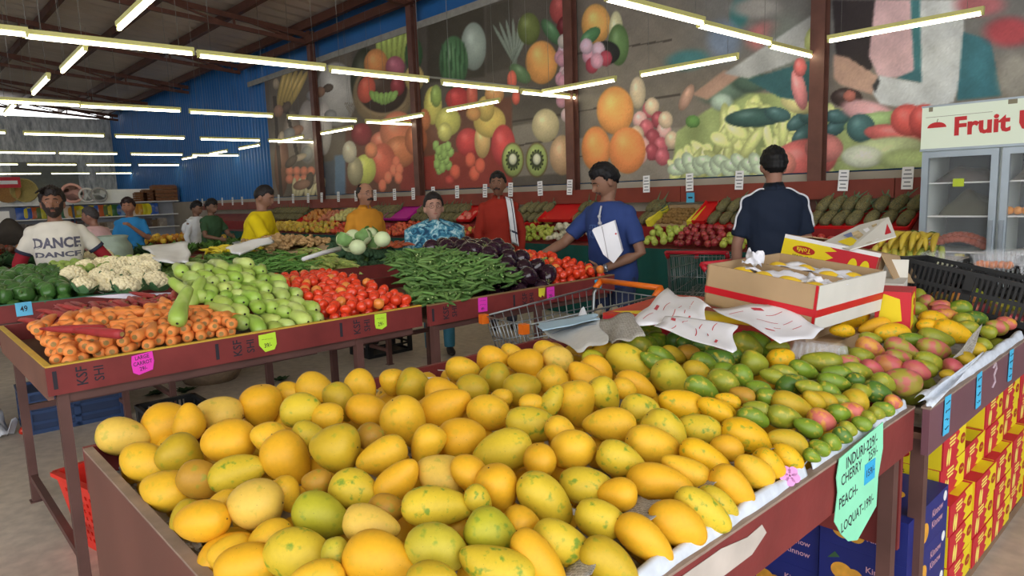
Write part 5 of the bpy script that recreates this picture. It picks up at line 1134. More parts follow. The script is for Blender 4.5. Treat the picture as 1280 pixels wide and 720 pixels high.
b = MB(); b.box((-1.54, 2.28, .05), (-1.24, 2.64, .118), 0); b.box((-1.53, 2.2795, .06), (-1.25, 2.28, .108), 1); b.prism(oval(.03, .02), .0005, frame((-1.45, 2.279, .085), (1, 0, 0), (0, 0, 1)), 2); tag(b.build('fruit_carton', [rb, dred, yb]), 'flat red carton with yellow fruit print under the navy cartons', 'carton')

# open brown carton of mangoes with red tape
Cn = np.array([-1.285, 2.745, 1.043]); cart = empty('open_carton', Cn, 0, 'open cardboard carton of mangoes sealed with red tape', 'carton'); cart.rotation_euler = (0, R(6.5), R(-3))
hx, hy, hz = .235, .28, .167; cbi = cardboard; wcb = mat('white_carton_face', (214, 212, 202), .7, .05); tape = mat('red_tape', (196, 30, 40), .35, .06)
b = MB(); b.box((-hx, -hy, 0), (hx, hy, .008)); b.box((-hx, -hy, 0), (hx, -hy+.008, hz)); b.box((-hx, hy-.008, 0), (hx, hy, hz)); b.box((-hx, -hy, 0), (-hx+.008, hy, hz)); b.box((hx-.008, -hy, 0), (hx, hy, hz), 1); b.box((hx, -hy, 0), (hx+.001, hy, hz), 1); b.box((-hx, -.006, 0), (hx, .006, hz-.01)); b.build('box', [cbi, wcb], cart)
b = MB(); b.box((-hx-.001, -hy-.0015, .05), (hx+.001, -hy, .078)); b.box((hx+.001, -hy-.0015, .05), (hx+.0025, hy, .078)); b.box((hx-.012, -hy-.0018, 0), (hx-.002, -hy, hz)); b.build('tape', tape, cart)
MW = Matrix.Translation(Vector(Cn))@Matrix.Rotation(R(-3), 4, 'Z')@Matrix.Rotation(R(6.5), 4, 'Y')
pw = mat('tissue_paper', (226, 226, 232), .85, .05, 20.)
for i, (x_, y_) in enumerate(((-.15, -.15), (-.05, -.16), (.06, -.15), (.16, -.16), (-.14, .12), (-.03, .15), (.08, .12), (.16, .17))):
    place('mango', MSH['y'][132][i % 3], MW@Vector((x_, y_, .115)), eul(U(0, 6), 0, U(-.4, .4)), .085, vary((236, 196, 50), .06)[:3]+(.3,), 'yellow mango in tissue inside the open carton, %s' % ('first second third fourth'.split()[i % 4]+(' along the front half' if i < 4 else ' along the rear half')), 'mango', 'mangoes in the open carton')
def crumple(name, c, w_, h_, seed, m_, lbl, cat='tissue paper', rz=0., amp=.03, nu=14, nv=10, extra=None, rot=None):
    r_ = random.Random(seed); b = MB(); ph = [r_.uniform(0, 6.28) for _ in range(6)]
    def f(u, v):
        z = amp*(math.sin(u*7+ph[0])*math.cos(v*6+ph[1])+.5*math.sin(u*15+v*11+ph[2])+.35*math.sin(v*23-u*9+ph[3])); k_ = 1+.12*math.sin(v*9+ph[4]); return ((u-.5)*w_*k_, (v-.5)*h_*(1+.12*math.sin(u*8+ph[5])), z+(extra(u, v) if extra else 0))
    b.sheet(f, nu, nv); o = b.build(name, m_); o.location = c; o.rotation_euler = rot or (0, 0, rz)
    so = o.modifiers.new('t', 'SOLIDIFY'); so.thickness = .0015; tag(o, lbl, cat); return o
def tis(x_, y_, w_, h_, s, lbl, up=.142):
    crumple('tissue_paper', MW@Vector((x_, y_, up)), w_, h_, s, pw, lbl, amp=.016, rot=(0, R(6), R(U(-20, 20))))
tis(.0, -.1, .34, .1, 1, 'white tissue along the front half of the open carton'); tis(.03, .13, .36, .12, 2, 'white tissue along the rear half of the open carton'); tis(.16, -.05, .14, .2, 3, 'white tissue at the taped corner of the open carton')
crumple('tissue_paper', MW@Vector((-.15, -.08, .178)), .07, .065, 8, pw, 'crumpled white tissue standing up from the open carton', amp=.02, rot=(R(50), R(10), .3), extra=lambda u, v: .03*math.sin(math.pi*u))
# printed red carton lying under the paper bags
rc2 = empty('flat_carton', (-1.52, 2.62, .94), R(8), 'flat red and yellow printed carton under the paper bags', 'carton')
b = MB(); b.box((-.42, -.3, 0), (.3, .3, .085), 0); b.box((-.42, -.301, .01), (.3, -.3, .075), 2); b.build('box', [mat('carton_scarlet', (196, 60, 34), .55, .12, 8.), yb, rb], rc2)
b = MB()
for i in range(5): b.prism([(x_-.3+.13*i, y_+.2-.06*(i % 2)) for x_, y_ in oval(.05, .035)], .001, frame((0, 0, .0855), (1, 0, 0), (0, 1, 0)), 0)
b.prism([(-.4, -.25), (-.1, -.05), (.25, -.12), (.28, -.28)], .001, frame((0, 0, .0853), (1, 0, 0), (0, 1, 0)), 1); b.build('print', [orr, yb], rc2)
b = MB(); b.box((-1.95, 2.3, .79), (-1.07, 3.1, .935)); b.box((-1.74, 3.1, .79), (-1.0, 3.8, .935)); o = b.build('riser_box', cardboard); tag(o, 'cardboard riser carrying the fruit cartons on the tray table', 'riser')
# supports under the tilted open carton
b = MB(); b.box((-1.48, 2.6, .935), (-1.16, 3.0, 1.015)); tag(b.build('riser_box', cardboard), 'small brown carton holding up the open carton of mangoes', 'riser')
# upside-down printed carton behind it
tb = empty('printed_carton', (-1.515, 3.5, .94), R(-4), 'upside-down yellow and red mango carton with open flaps', 'carton'); tb.rotation_euler = (R(-8), R(9.5), R(-4))
W_, H_, D_ = .25, .21, .3
b = MB(); b.box((-W_, 0, .1), (W_, .008, .1+H_), 1); b.box((-W_, D_-.008, .1), (W_, D_, .1+H_), 4); b.box((-W_, 0, .1), (-W_+.008, D_, .1+H_), 4); b.box((W_-.008, 0, .1), (W_, D_, .1+H_), 4); b.box((-W_, 0, .1), (W_, D_, .108), 4)
fr_ = lambda k_: frame((0, -.0007*k_, .1+H_/2), (1, 0, 0), (0, 0, 1))
b.prism([(-W_, -H_/2), (-W_, H_/2-.02), (-.0, H_/2-.02), (.04, H_/2-.035), (-.02, H_/2-.05), (.03, H_/2-.07), (-.05, -.01), (-.07, -.03), (-.04, -.05), (-.1, -.06), (-.08, -.08), (-.13, -H_/2)], .0005, fr_(1), 0)
b.prism([(-W_, H_/2-.02), (W_, H_/2-.02), (W_, H_/2), (-W_, H_/2)], .0005, fr_(1.2), 5)
b.prism([(x_-.13, y_+.04) for x_, y_ in oval(.062, .022)], .0005, fr_(2), 2)
up_ = lambda x_, z_: frame((x_, -.0026, .1+H_/2+z_), (-1, 0, 0), (0, 0, -1))
put_text(b, 'Tohfa', .034, up_(-.13, .042), 0); put_text(b, 'KING OF KINGS', .021, up_(-.11, .005), 3); put_text(b, 'V', .02, up_(-.1, -.02), 3)
for cx in (.13, .19): b.prism([(cx+x_*.55, y_+.005) for x_, y_ in oval(.045, .05)], .0005, fr_(2), 0); b.prism([(cx-.035+x_*.4, y_-.035) for x_, y_ in oval(.03, .035)], .0005, fr_(1.6), 6)
for i in range(4): b.box((.0, -.0025, .135-i*.011+.015), (.075, -.0015, .141-i*.011+.015), 7)
b.build('box', [yb, rb, dred, ink, cardboard, wht, dbr, orr], tb)
Q_ = [Vector(PY(px_, py_, yy_)) for px_, py_, yy_ in ((1028, 303, 3.62), (1062, 312, 3.5), (1120, 295, 3.62), (1111, 271, 3.8), (1074, 281, 3.8))]
b = MB(); nrm_ = (Q_[1]-Q_[0]).cross(Q_[4]-Q_[0]).normalized(); n5 = 5
b.add(Q_+[q_-nrm_*.006 for q_ in Q_], [(0, 1, 2, 3, 4), (9, 8, 7, 6, 5)]+[(i_, 5+i_, 5+(i_+1) % 5, (i_+1) % 5) for i_ in range(5)])
def fl_(u, v): return lerp_(lerp_(Q_[0], Q_[3], u), lerp_(Q_[1], Q_[2], u), v)+nrm_*.0012
def lerp_(a_, b_, t_): return a_*(1-t_)+b_*t_
for (u0, v0, u1, v1, mi_) in ((.12, .3, .34, .8, 2), (.3, .05, .42, .3, 3), (.38, .1, .52, .95, 1), (.58, .15, .66, .9, 4), (.72, .1, .8, .5, 1), (.82, .3, .94, .8, 5)): b.add([fl_(u0, v0), fl_(u1, v0), fl_(u1, v1), fl_(u0, v1)], [(3, 2, 1, 0), (0, 1, 2, 3)], mi_)
fo_ = b.build('flap', [wcb, mat('flap_print', (190, 170, 130), .7, .4, 30.), yb, mat('flap_blue', (120, 130, 170), .7, .2), wht, rb]); bpy.context.view_layer.update(); fo_.parent = tb; fo_.matrix_parent_inverse = tb.matrix_world.inverted()
b = MB(); b.box((.0, 0, 0), (.006, D_, .15), 0, Matrix.Translation((W_, 0, .1+H_))@Matrix.Rotation(R(140), 4, 'Y')); b.build('flap', cardboard, tb)
b = MB(); b.box((-.05, 0, 0), (.05, D_-.02, .006), 0, Matrix.Translation((-.16, .02, .1+H_))@Matrix.Rotation(R(-10), 4, 'Y')); b.build('flap', cardboard, tb)
# white carton with tape, red-yellow carton end
wb = empty('white_carton', (-1.21, 3.42, .935), R(14), 'white taped carton with a raised lid behind the bright yellow mangoes', 'carton')
b = MB(); b.box((-.11, -.1, 0), (.13, .14, .15), 0); b.box((-.111, -.101, .075), (.131, .141, .088), 1); b.build('box', [wcb, tape], wb)
b = MB(); b.box((-.03, 0, 0), (.13, .006, .09), 0, Matrix.Translation((0, .14, .15))@Matrix.Rotation(R(-25), 4, 'X')); b.build('lid', wcb, wb)
yr = empty('fruit_carton', (-1.02, 3.12, .935), R(12), 'small red carton with yellow fruit print beside the open carton', 'carton')
b = MB(); b.box((-.06, -.09, 0), (.07, .1, .16), 0); b.prism([(-.08, -.07), (.02, -.06), (.0, -.01), (.07, .02), (.03, .07), (-.07, .06)], .001, frame((.0705, 0, .08), (0, 1, 0), (0, 0, 1)), 1); b.prism([(x_+.01, y_+.03) for x_, y_ in oval(.025, .015)], .001, frame((.0716, 0, .08), (0, 1, 0), (0, 0, 1)), 2); b.prism([(-.05, -.06), (.04, -.04), (.03, .05), (-.03, .07)], .001, frame((0, -.0905, .08), (1, 0, 0), (0, 0, 1)), 1); b.build('box', [rb, yb, dred], yr)

# ================================================================== CRATES
def crate(w_, d_, h_, m_, slots=True, rows=3):
    """lattice crate with open slots in its walls"""
    b = MB(); t = .008; b.box((-w_/2, -d_/2, 0), (w_/2, d_/2, .008))
    for s in (-1, 1):
        for (L_, ax, off) in ((w_, 0, s*d_/2), (d_, 1, s*w_/2)):
            def bar(a0, a1, z0, z1, th=t):
                if ax == 0: b.box((a0, off-th/2, z0), (a1, off+th/2, z1))
                else: b.box((off-th/2, a0, z0), (off+th/2, a1, z1))
            bar(-L_/2, L_/2, h_-.02, h_, .022); bar(-L_/2, L_/2, 0, .03); bar(-L_/2, -L_/2+.05, 0, h_, .014); bar(L_/2-.05, L_/2, 0, h_, .014); bar(-.02, .02, 0, h_)
            for k_ in range(1, rows): z = h_*k_/rows; bar(-L_/2, L_/2, z-.008, z+.012)
            if slots:
                n_ = int(L_/.022)
                for k_ in range(n_): a = -L_/2+L_*k_/n_; bar(a, a+.011, .02, h_-.02, .006)
    return b
navyc = mat('navy_crate', (44, 66, 104), .5, .12); 
o = crate(.38, .64, .3, navyc, False, 4).build('plastic_crate', navyc, loc=(-5.86, .93, 0)); o.rotation_euler = (0, 0, R(-3)); tag(o, 'navy blue slatted crate on the floor under the carrot table', 'crate')
b = MB(); b.box((-.1875, -.3, .03), (.1875, .3, .28)); b.build('liner', mat('crate_liner', (40, 56, 88), .6, .1), o)
o = crate(.36, .5, .27, black, False, 3).build('plastic_crate', black, loc=(-5.95, 3.63, 0)); tag(o, 'black crate on the floor beside the legs of the woman', 'crate')
cr = empty('black_crate', (-.93, 3.92, .9), 0, 'wide black slotted crate behind the pink mangoes', 'crate'); cr.rotation_euler = (R(-4), R(11), 0)
b = crate(.62, .4, .2, black, True, 2); b.build('crate_body', black, cr)
b = MB(); b.box((-1.18, 3.72, .87), (-.63, 4.2, .9)); tag(b.build('riser_board', cardboard), 'flat cardboard sheet under the black crate', 'board')
o = crate(.55, .4, .18, black, True, 2).build('black_crate', black, loc=(-1.08, 4.48, .87)); tag(o, 'black crate holding clear fruit punnets', 'crate')
for i in range(5): o = crate(.55, .42, .19, black, True, 2).build('black_crate', black, loc=(-1.72, 5.72, .0+i*.1915)); tag(o, 'black crate, %s from the floor in the stack under the bananas' % ORD[i], 'crate', 'crates under the bananas')
# punnets of fruit
clr = NT('clear_plastic'); clr.b.inputs['Base Color'].default_value = (.95, .97, 1, 1); clr.b.inputs['Roughness'].default_value = .08; clr.b.inputs['Alpha'].default_value = .16; clr.b.inputs['Specular IOR Level'].default_value = .8; clr = clr.m
def punnet(c, w_, d_, h_, lbl, rz=0):
    r = empty('fruit_punnet', c, rz, lbl, 'punnet'); b = MB()
    def ring(s, z): return [(-w_/2*s, -d_/2*s, z), (w_/2*s, -d_/2*s, z), (w_/2*s, d_/2*s, z), (-w_/2*s, d_/2*s, z)]
    V = ring(.85, 0)+ring(1, h_); b.add(V, [(3, 2, 1, 0), (0, 1, 5, 4), (1, 2, 6, 5), (2, 3, 7, 6), (3, 0, 4, 7)])
    for k_ in range(9):
        x_ = -w_/2+w_*(k_+.5)/9
        b.beam((x_*.87, -d_/2*.87, .01), (x_, -d_/2*1.005, h_), .005, .004); b.beam((x_*.87, d_/2*.87, .01), (x_, d_/2*1.005, h_), .005, .004)
    b.build('tub', clr, r); b = MB(); b.box((-w_/2-.006, -d_/2-.006, h_), (w_/2+.006, d_/2+.006, h_+.012)); b.build('lid', clr, r); return r
punnet((-1.2, 4.42, 1.051), .18, .13, .07, 'clear punnet of pale grapes by the fridge'); punnet((-.95, 4.42, 1.051), .2, .14, .075, 'clear punnet of orange fruit on the black crate', .1); punnet((-.75, 4.35, 1.0), .16, .13, .09, 'clear punnet of reddish fruit at the end of the black crates', .2); punnet((-.93, 4.6, 1.06), .2, .12, .07, 'clear punnet of brown nuts behind the orange punnet')
for i in range(10): place('orange', FR, (-1.02+.032*(i % 5), 4.4+.04*(i//5), 1.075), eul(U(0, 6)), .021, vary((232, 130, 50), .1)[:3]+(0,), 'small orange fruit inside the clear punnet', 'orange', 'orange fruit in the punnet')
for i in range(12): place('grape', FR, (-1.27+.024*(i % 6), 4.4+.03*(i//6), 1.068), eul(U(0, 6)), .014, vary((176, 176, 130), .1)[:3]+(0,), 'pale grape inside the clear punnet', 'grape', 'pale grapes in the punnet')
for i in range(6): place('strawberry', FR, (-.8+.035*(i % 3), 4.33+.04*(i//3), 1.03), eul(U(0, 6)), .02, vary((206, 110, 90), .1)[:3]+(0,), 'reddish fruit inside the end punnet', 'fruit', 'reddish fruit in the punnet')
# clear empty punnet on the green mangoes
p = hit(1025, 428, surf0, -.03) if P(1025, 428, 1.)[1] < 2.23 else hit(1025, 428, surf1, -.03)
pr2 = punnet(p, .19, .13, .055, 'empty clear punnet lying upside down on the green mangoes', R(20)); pr2.rotation_euler = (R(172), R(4), R(25))
# bananas
bnm2 = produce('banana_skin', .45, (150, 160, 60), .55, 6., (90, 70, 30), 60., .7, .4)
def ban(bend=.13):
    V = []; F = []; seg = 8; pr_ = [(.004, -.02), (.006, .0), (.012, .015), (.0165, .05), (.0175, .09), (.015, .14), (.008, .17), (.004, .18)]; b = MB(); pts = []; rad = []
    for r, t in pr_: pts.append((t*math.cos(t*5.2), 0, t*math.sin(t*5.2)*.8)); rad.append(r)
    return b.tube(pts, rad, 7).mesh('banana', [bnm2])
BAN = ban()
for hi_, (px, py, z, n_, c, ry, lb) in enumerate(((1118, 312, 1.06, 9, (208, 190, 84), .6, 'ripe yellow banana hand beside the torn carton flap'), (1140, 298, 1.12, 8, (206, 180, 60), -.2, 'yellow banana hand on top of the banana pile'), (1163, 300, 1.1, 8, (200, 170, 56), -.9, 'golden banana hand leaning against the fridge side'), (1140, 318, 1.02, 8, (172, 184, 84), .3, 'greenish banana hand at the front of the banana pile'), (1166, 316, 1.02, 8, (180, 192, 96), -.5, 'pale green banana hand at the fridge end of the pile'), (1105, 320, 1.0, 6, (190, 190, 80), .8, 'small greenish banana hand at the carton end of the pile'))):
    p = PY(px, py, 5.62); r = empty('banana_bunch', p+np.array([0, 0, .02]), 0, lb, 'bananas', 'banana hands on the crates')
    for i in range(n_):
        rw = i//5; o = link('banana', BAN, r); a = (i % 5-2)*.24+ry*.5; o.location = (.028*(i % 5-2), -.02-.03*rw, -.04*rw+.02)
        o.rotation_euler = (math.pi+U(-.15, .15), R(-12+28*rw), R(-90)+a*1.5); o.color = vary(c, .1)[:3]+(.5,); o.scale = (1.25, 1.3, 1.25)
    b = MB(); b.tube([(-.02, .03, .02), (0, .01, .03), (.03, .03, .02)], .014, 7); b.build('stalk', gstem, r)
b = MB(); b.box((-2.0, 5.5, .957), (-1.44, 5.93, .965)); tag(b.build('newspaper', mat('newsprint', (170, 160, 150), .85, .2, 30.)), 'brown paper sheet under the bananas', 'newspaper')

# ================================================================== PAPERS, SIGNS
k = NT('newspaper_print'); tc = k.n('ShaderNodeTexCoord'); mp = k.n('ShaderNodeMapping'); k.l(tc.outputs['Object'], mp.inputs[0]); mp.inputs['Scale'].default_value = (1, 1, 1)
bk_ = k.n('ShaderNodeTexBrick'); bk_.inputs['Color1'].default_value = C4(186, 180, 168); bk_.inputs['Color2'].default_value = C4(150, 146, 138); bk_.inputs['Mortar'].default_value = C4(206, 202, 192); bk_.inputs['Scale'].default_value = 40.; bk_.inputs['Mortar Size'].default_value = .03; k.l(mp.outputs[0], bk_.inputs['Vector'])
n2 = k.n('ShaderNodeTexNoise', Scale=260., Detail=2.); k.l(tc.outputs['Object'], n2.inputs['Vector']); k.l(k.mix(.45, bk_.outputs['Color'], k.ramp(n2.outputs['Fac'], [(.45, (.25, .25, .25, 1)), (.6, (.8, .78, .74, 1))]), 'MULTIPLY'), k.b.inputs['Base Color']); k.b.inputs['Roughness'].default_value = .85; newsm = k.m
def quad_sheet(name, pts, m_, lbl, cat, amp=.008, seed=0, nu=14, nv=10, marks=None, parent=None, mark_m=None, thick=.0012):
    """a slightly rumpled sheet between four world corner points"""
    A, B_, C_, D__ = [np.array(q, float) for q in pts]; o0 = (A+B_+C_+D__)/4; r_ = random.Random(seed); ph = [r_.uniform(0, 6.28) for _ in range(4)]
    nrm = np.cross(B_-A, D__-A); nrm = nrm/np.linalg.norm(nrm); nrm = nrm if nrm[2] > 0 else -nrm
    def f(u, v, off=0):
        p_ = (A*(1-u)+B_*u)*(1-v)+(D__*(1-u)+C_*u)*v
        return tuple(p_-o0+nrm*(off+amp*(math.sin(u*5+ph[0])*math.cos(v*4+ph[1])+.4*math.sin(u*11+v*7+ph[2])))+np.array([0, 0, 0])+((B_-A)*.03*math.sin(v*9+ph[3])+(D__-A)*.03*math.sin(u*8+ph[1])))
    b = MB(); b.sheet(f, nu, nv); o = b.build(name, m_, parent, o0); so = o.modifiers.new('t', 'SOLIDIFY'); so.thickness = thick; tag(o, lbl, cat)
    if marks:
        b = MB()
        for (u0, v0, u1, v1) in marks:
            n_ = 6; hv = abs(v1-v0) if abs(v1-v0) > .012 else .012
            V = [f(u0+(u1-u0)*i/n_, v0+dv, .0025) for i in range(n_+1) for dv in (-hv/2, hv/2)]; b.add(V, [(2*i, 2*i+2, 2*i+3, 2*i+1) for i in range(n_)])
        b.build('print', mark_m or redink, o)
    return o
def hp(px, py, lift): 
    z = 1.02
    for _ in range(10):
        p_ = P(px, py, z); s_ = surf0(p_[0], p_[1]) if p_[1] < 2.23 else surf1(p_[0], p_[1]); z = .5*z+.5*(s_+lift)
    return P(px, py, z)
mk = [(.1, .2, .3, .2), (.5, .3, .8, .3), (.2, .5, .5, .5), (.55, .55, .75, .55), (.15, .75, .3, .78), (.6, .72, .85, .72), (.35, .65, .45, .65), (.45, .15, .6, .22)]
bagp = mat('bag_paper', (238, 238, 242), .8, .04, 6.)
quad_sheet('paper_bag', (hp(781, 412, .05), hp(832, 360, .09), hp(888, 384, .09), hp(876, 405, .06)), bagp, 'crumpled white paper bag with faint red print beside the cart', 'paper bag', .014, 1, marks=mk)
quad_sheet('paper_bag', (hp(818, 408, .07), hp(842, 392, .085), hp(920, 408, .07), hp(917, 443, .05)), bagp, 'white paper bag with red lettering lying on green mangoes', 'paper bag', .006, 2, marks=mk)
quad_sheet('paper_bag', (hp(893, 384, .09), hp(978, 382, .08), hp(1032, 414, .07), hp(975, 432, .06)), bagp, 'white paper bag with pink print in front of the open carton', 'paper bag', .01, 3, marks=mk)
quad_sheet('newspaper', (hp(669, 408, .02), hp(745, 396, .05), hp(760, 428, .05), hp(722, 440, .0)), mat('pale_newsprint', (200, 200, 196), .85, .06, 30.), 'folded newspaper with a blue headline at the far tray corner', 'newspaper', .004, 4, marks=[(.05, .2, .6, .2), (.1, .34, .7, .34), (.7, .3, .95, .3)], mark_m=mat('blue_print', (70, 110, 160), .8, 0))
quad_sheet('newspaper', (hp(672, 404, .03), hp(745, 392, .06), hp(748, 400, .06), hp(676, 414, .03)), mat('sky_print', (170, 200, 220), .8, .05), 'pale blue newspaper masthead strip by the shopping cart', 'newspaper', .002, 14)
quad_sheet('newspaper', (hp(735, 404, .04), hp(788, 390, .07), hp(805, 418, .06), hp(765, 432, .03)), newsm, 'grey newspaper spread between the cart and the green mangoes', 'newspaper', .01, 5)
for i, q in enumerate((((772, 642), (797, 620), (832, 628), (812, 654)), ((864, 612), (882, 596), (908, 592), (888, 610)), ((905, 582), (935, 570), (968, 560), (930, 578)), ((700, 724), (742, 672), (752, 674), (738, 722)))):
    quad_sheet('newspaper', [hp(*a, -.045 if j < 2 else .0) for j, a in enumerate(q)], newsm, ('torn newspaper flap sticking out under a front-row mango', 'small newspaper edge below the bright yellow mangoes', 'newspaper lip running under the last yellow mangoes', 'curled newspaper edge at the near end of the front row')[i], 'newspaper', .004, 6+i, 8, 6)
# newspaper liner rolled over the front lips
def liner(pts, m_, lbl, w_=.05):
    b = MB(); n_ = len(pts)
    def f(u, v):
        t = u*(n_-1); i = min(int(t), n_-2); q = np.array(pts[i])*(1-(t-i))+np.array(pts[i+1])*(t-i); a = v*math.pi; j = .006*math.sin(u*60)
        return (q[0]-w_*.5+w_*.62*v, q[1]+.008*math.sin(u*47+v), q[2]+.016*math.sin(a)+.004*math.sin(u*33)-.02*max(0, v-.7)/.3+j*.4)
    b.sheet(f, 60, 7); o = b.build('newspaper', m_); so = o.modifiers.new('t', 'SOLIDIFY'); so.thickness = .0015; tag(o, lbl, 'newspaper')
lw = mat('pale_liner', (206, 214, 224), .7, .12, 30.)
liner([(-.67, .5, RIM0+.004), (-.665, 1.0, RIM0+.004), (-.668, 1.52, RIM0+.004)], lw, 'pale newspaper liner folded over the front lip by the yellow mangoes', .06)
liner([(-.672, 1.55, RIM0+.004), (-.67, 1.9, RIM0+.004), (-.668, 2.18, RIM0+.004)], lw, 'newspaper liner on the front lip beside the mint price sign', .035)
liner([(-.65, 2.29, RIM0), (-.64, 2.8, RIM0), (-.64, 3.5, RIM0)], lw, 'torn newspaper liner on the lip under the pink mangoes', .06)
quad_sheet('newspaper', [hp(1165, 510, .0), hp(1230, 440, .0), hp(1222, 445, .02), hp(1150, 500, .02)], lw, 'crumpled white paper edge between the pink mangoes and the lip', 'newspaper', .012, 12)
quad_sheet('newspaper', [hp(1193, 446, .0), hp(1216, 442, .0), hp(1228, 404, .05), hp(1218, 415, .05)], newsm, 'silver-grey newspaper flap standing up beside the bright yellow mangoes', 'newspaper', .006, 13)
b = MB()
for a in range(5): b.prism([(x_+.013*math.cos(a*1.257), y_+.013*math.sin(a*1.257)) for x_, y_ in oval(.011, .011, 10)], .003, Matrix.Identity(4))
o = b.build('paper_flower', mat('pink_flower', (216, 150, 206), .6, .05), loc=(-.672, 1.44, RIM0+.02)); o.rotation_euler = (R(50), R(20), R(30)); tag(o, 'small pink flower on the front lip by the mint price sign', 'flower')
b = MB(); b.box((-.653, .62, .755), (-.652, 1.3, .87)); o = b.build('torn_label', mat('torn_white', (190, 180, 170), .8, .15)); 
bpy.data.objects.remove(o)
b = MB(); b.prism([(0, 0), (.32, .0), (.38, .025), (.36, .05), (.3, .045), (.2, .06), (0, .06)], .001, frame((-.654, .92, .80), (0, 1, 0), (0, 0, 1))); tag(b.build('torn_label', mat('torn_white', (196, 188, 178), .8, .15)), 'torn white paper stuck on the front board below the liner', 'paper scrap')
# mint price sign
mint = mat('mint_card', (142, 226, 186), .7, .04); sg = empty('price_sign', (-.648, 1.78, .78), 0, 'mint green handwritten price sign hanging on the front board', 'price sign')
b = MB(); b.prism([(-.13, .105), (-.0, .115), (.15, .125), (.157, .05), (.13, -.02), (.125, -.105), (.0, -.155), (-.06, -.135), (-.105, -.1), (-.15, -.05), (-.135, .02), (-.145, .06)], .002, frame((0, 0, 0), (0, 1, -.0), (0, 0, 1))); b.build('card', mint, sg)
b = MB(); b.box((.0022, .03, -.015), (.0035, .1, .04)); b.build('sticker', mat('sticker_blue', (50, 170, 222), .6, .03), sg)
b = MB(); gi = 0
for t_, y_, z_, s in (('INDURI-229/-', .01, .085, .042), ('CHERRY', -.055, .045, .04), ('259/-', .085, .056, .036), ('PEACH-', -.07, -.012, .04), ('LOQUAT-199/-', -.005, -.078, .038)): put_text(b, t_, s, frame((.0024, y_, z_), (0, 1, .06), (0, 0, 1)), 0, sx=.85)
put_text(b, '159/-', .028, frame((.0038, .065, .012), (0, 1, .04), (0, 0, 1)), 0); b.build('writing', ink, sg)
# price cards on the boards
def card(nm, c, lines, w_, h_, loc, m_, lbl, shape=None):
    b = MB(); poly = shape or [(-w_/2, -h_/2), (w_/2, -h_/2), (w_/2, h_/2), (-w_/2, h_/2)]
    b.prism(poly, .0015, frame((0, 0, 0), (0, 1, 0), (0, 0, 1)), 0)
    for i, t_ in enumerate(lines):
        if t_ == '#':
            zz = h_/2-h_*(i+.75)/(len(lines)+.5); r_ = random.Random(i+len(lbl))
            for q_ in range(4): a0 = -w_*.34+w_*.17*q_; b.beam((.002, a0, zz+r_.uniform(-.25, .25)*h_/8), (.002, a0+w_*.13, zz+r_.uniform(-.3, .3)*h_/8), .003, .0008, 1)
            continue
        put_text(b, t_, h_/(len(lines)+.7), frame((.002, 0, h_/2-h_*(i+.75)/(len(lines)+.5)), (0, 1, .05), (0, 0, 1)), 1, sx=.8)
    o = b.build('price_card', [m_, ink], loc=loc); o.rotation_euler = (R(U(-3, 3)), 0, 0); return tag(o, lbl, 'price card')
pkm = mat('pink_card', (236, 60, 190), .65, .04); lmm = mat('lime_card', (196, 236, 60), .65, .04); blm = mat('blue_card', (70, 180, 224), .65, .04)
card('c', 0, ('LARGE', 'CARROT', '29/-'), .085, .085, (-3.137, .76, .9), pkm, 'pink handwritten price card below the carrots', [(-.04, -.035), (-.02, -.048), (.035, -.036), (.044, .0), (.042, .042), (-.038, .036), (-.043, 0)])
card('c', 0, ('#', '39/-'), .085, .08, (-3.137, 1.3, .895), lmm, 'lime green price card below the bottle gourds', [(-.042, -.01), (-.015, -.046), (.03, -.04), (.043, -.015), (.04, .042), (-.042, .038)])
card('c', 0, ('#', '29/-'), .07, .075, (-3.137, 1.92, .9), lmm, 'lime green price card below the tomatoes', [(-.03, -.035), (.005, -.045), (.036, -.03), (.036, .04), (-.036, .04), (-.036, -.01)])
card('c', 0, ('#', '#', '49/-'), .07, .085, (-3.097, 2.6, .9), pkm, 'pink price card below the okra heap')
card('c', 0, ('#', '29/-'), .07, .085, (-3.097, 3.18, .895), pkm, 'pink price card below the eggplants')
card('c', 0, (), .05, .06, (-3.097, 3.1, .91), mat('yellow_card', (226, 214, 60), .65), 'small torn yellow card beside the pink eggplant card', [(-.03, -.02), (-.01, -.03), (0, -.015), (.02, -.03), (.03, .03), (-.03, .03)])
card('c', 0, ('29',), .08, .085, (-3.097, 3.66, .895), blm, 'bright blue card below the far tomatoes', [(-.02, -.04), (.025, -.03), (.04, .0), (.035, .042), (-.042, .038), (-.035, 0)])
card('c', 0, ('49',), .09, .09, (-5.467, .66, .91), mat('sky_card', (100, 186, 224), .65), 'sky blue price card below the capsicum heap')
card('c', 0, ('#', '#'), .09, .08, (-5.397, 1.93, .93), pkm, 'pink card behind the bottle gourds')
for i, y_ in enumerate((2.41, 2.77, 3.22)): card('c', 0, ('#', '#', '#', '#'), .06, .125, (-.622, y_, .81+.0*i), blm, 'tall blue price strip on the plum board, %s from the tray joint' % ORD[i])
b = MB(); pts_ = [(-.02, .03), (.01, .045), (.03, .02), (.0, .0), (.02, -.03), (-.015, -.045)]
for i in range(len(pts_)-1): b.beam((.0, pts_[i][0], pts_[i][1]), (.0, pts_[i+1][0], pts_[i+1][1]), .006, .002)
tag(b.build('paint_scrawl', mat('scrawl_white', (206, 190, 200), .8, 0), loc=(-.6235, 2.98, .82)), 'white scrawl painted on the front board between two blue strips', 'painted mark')
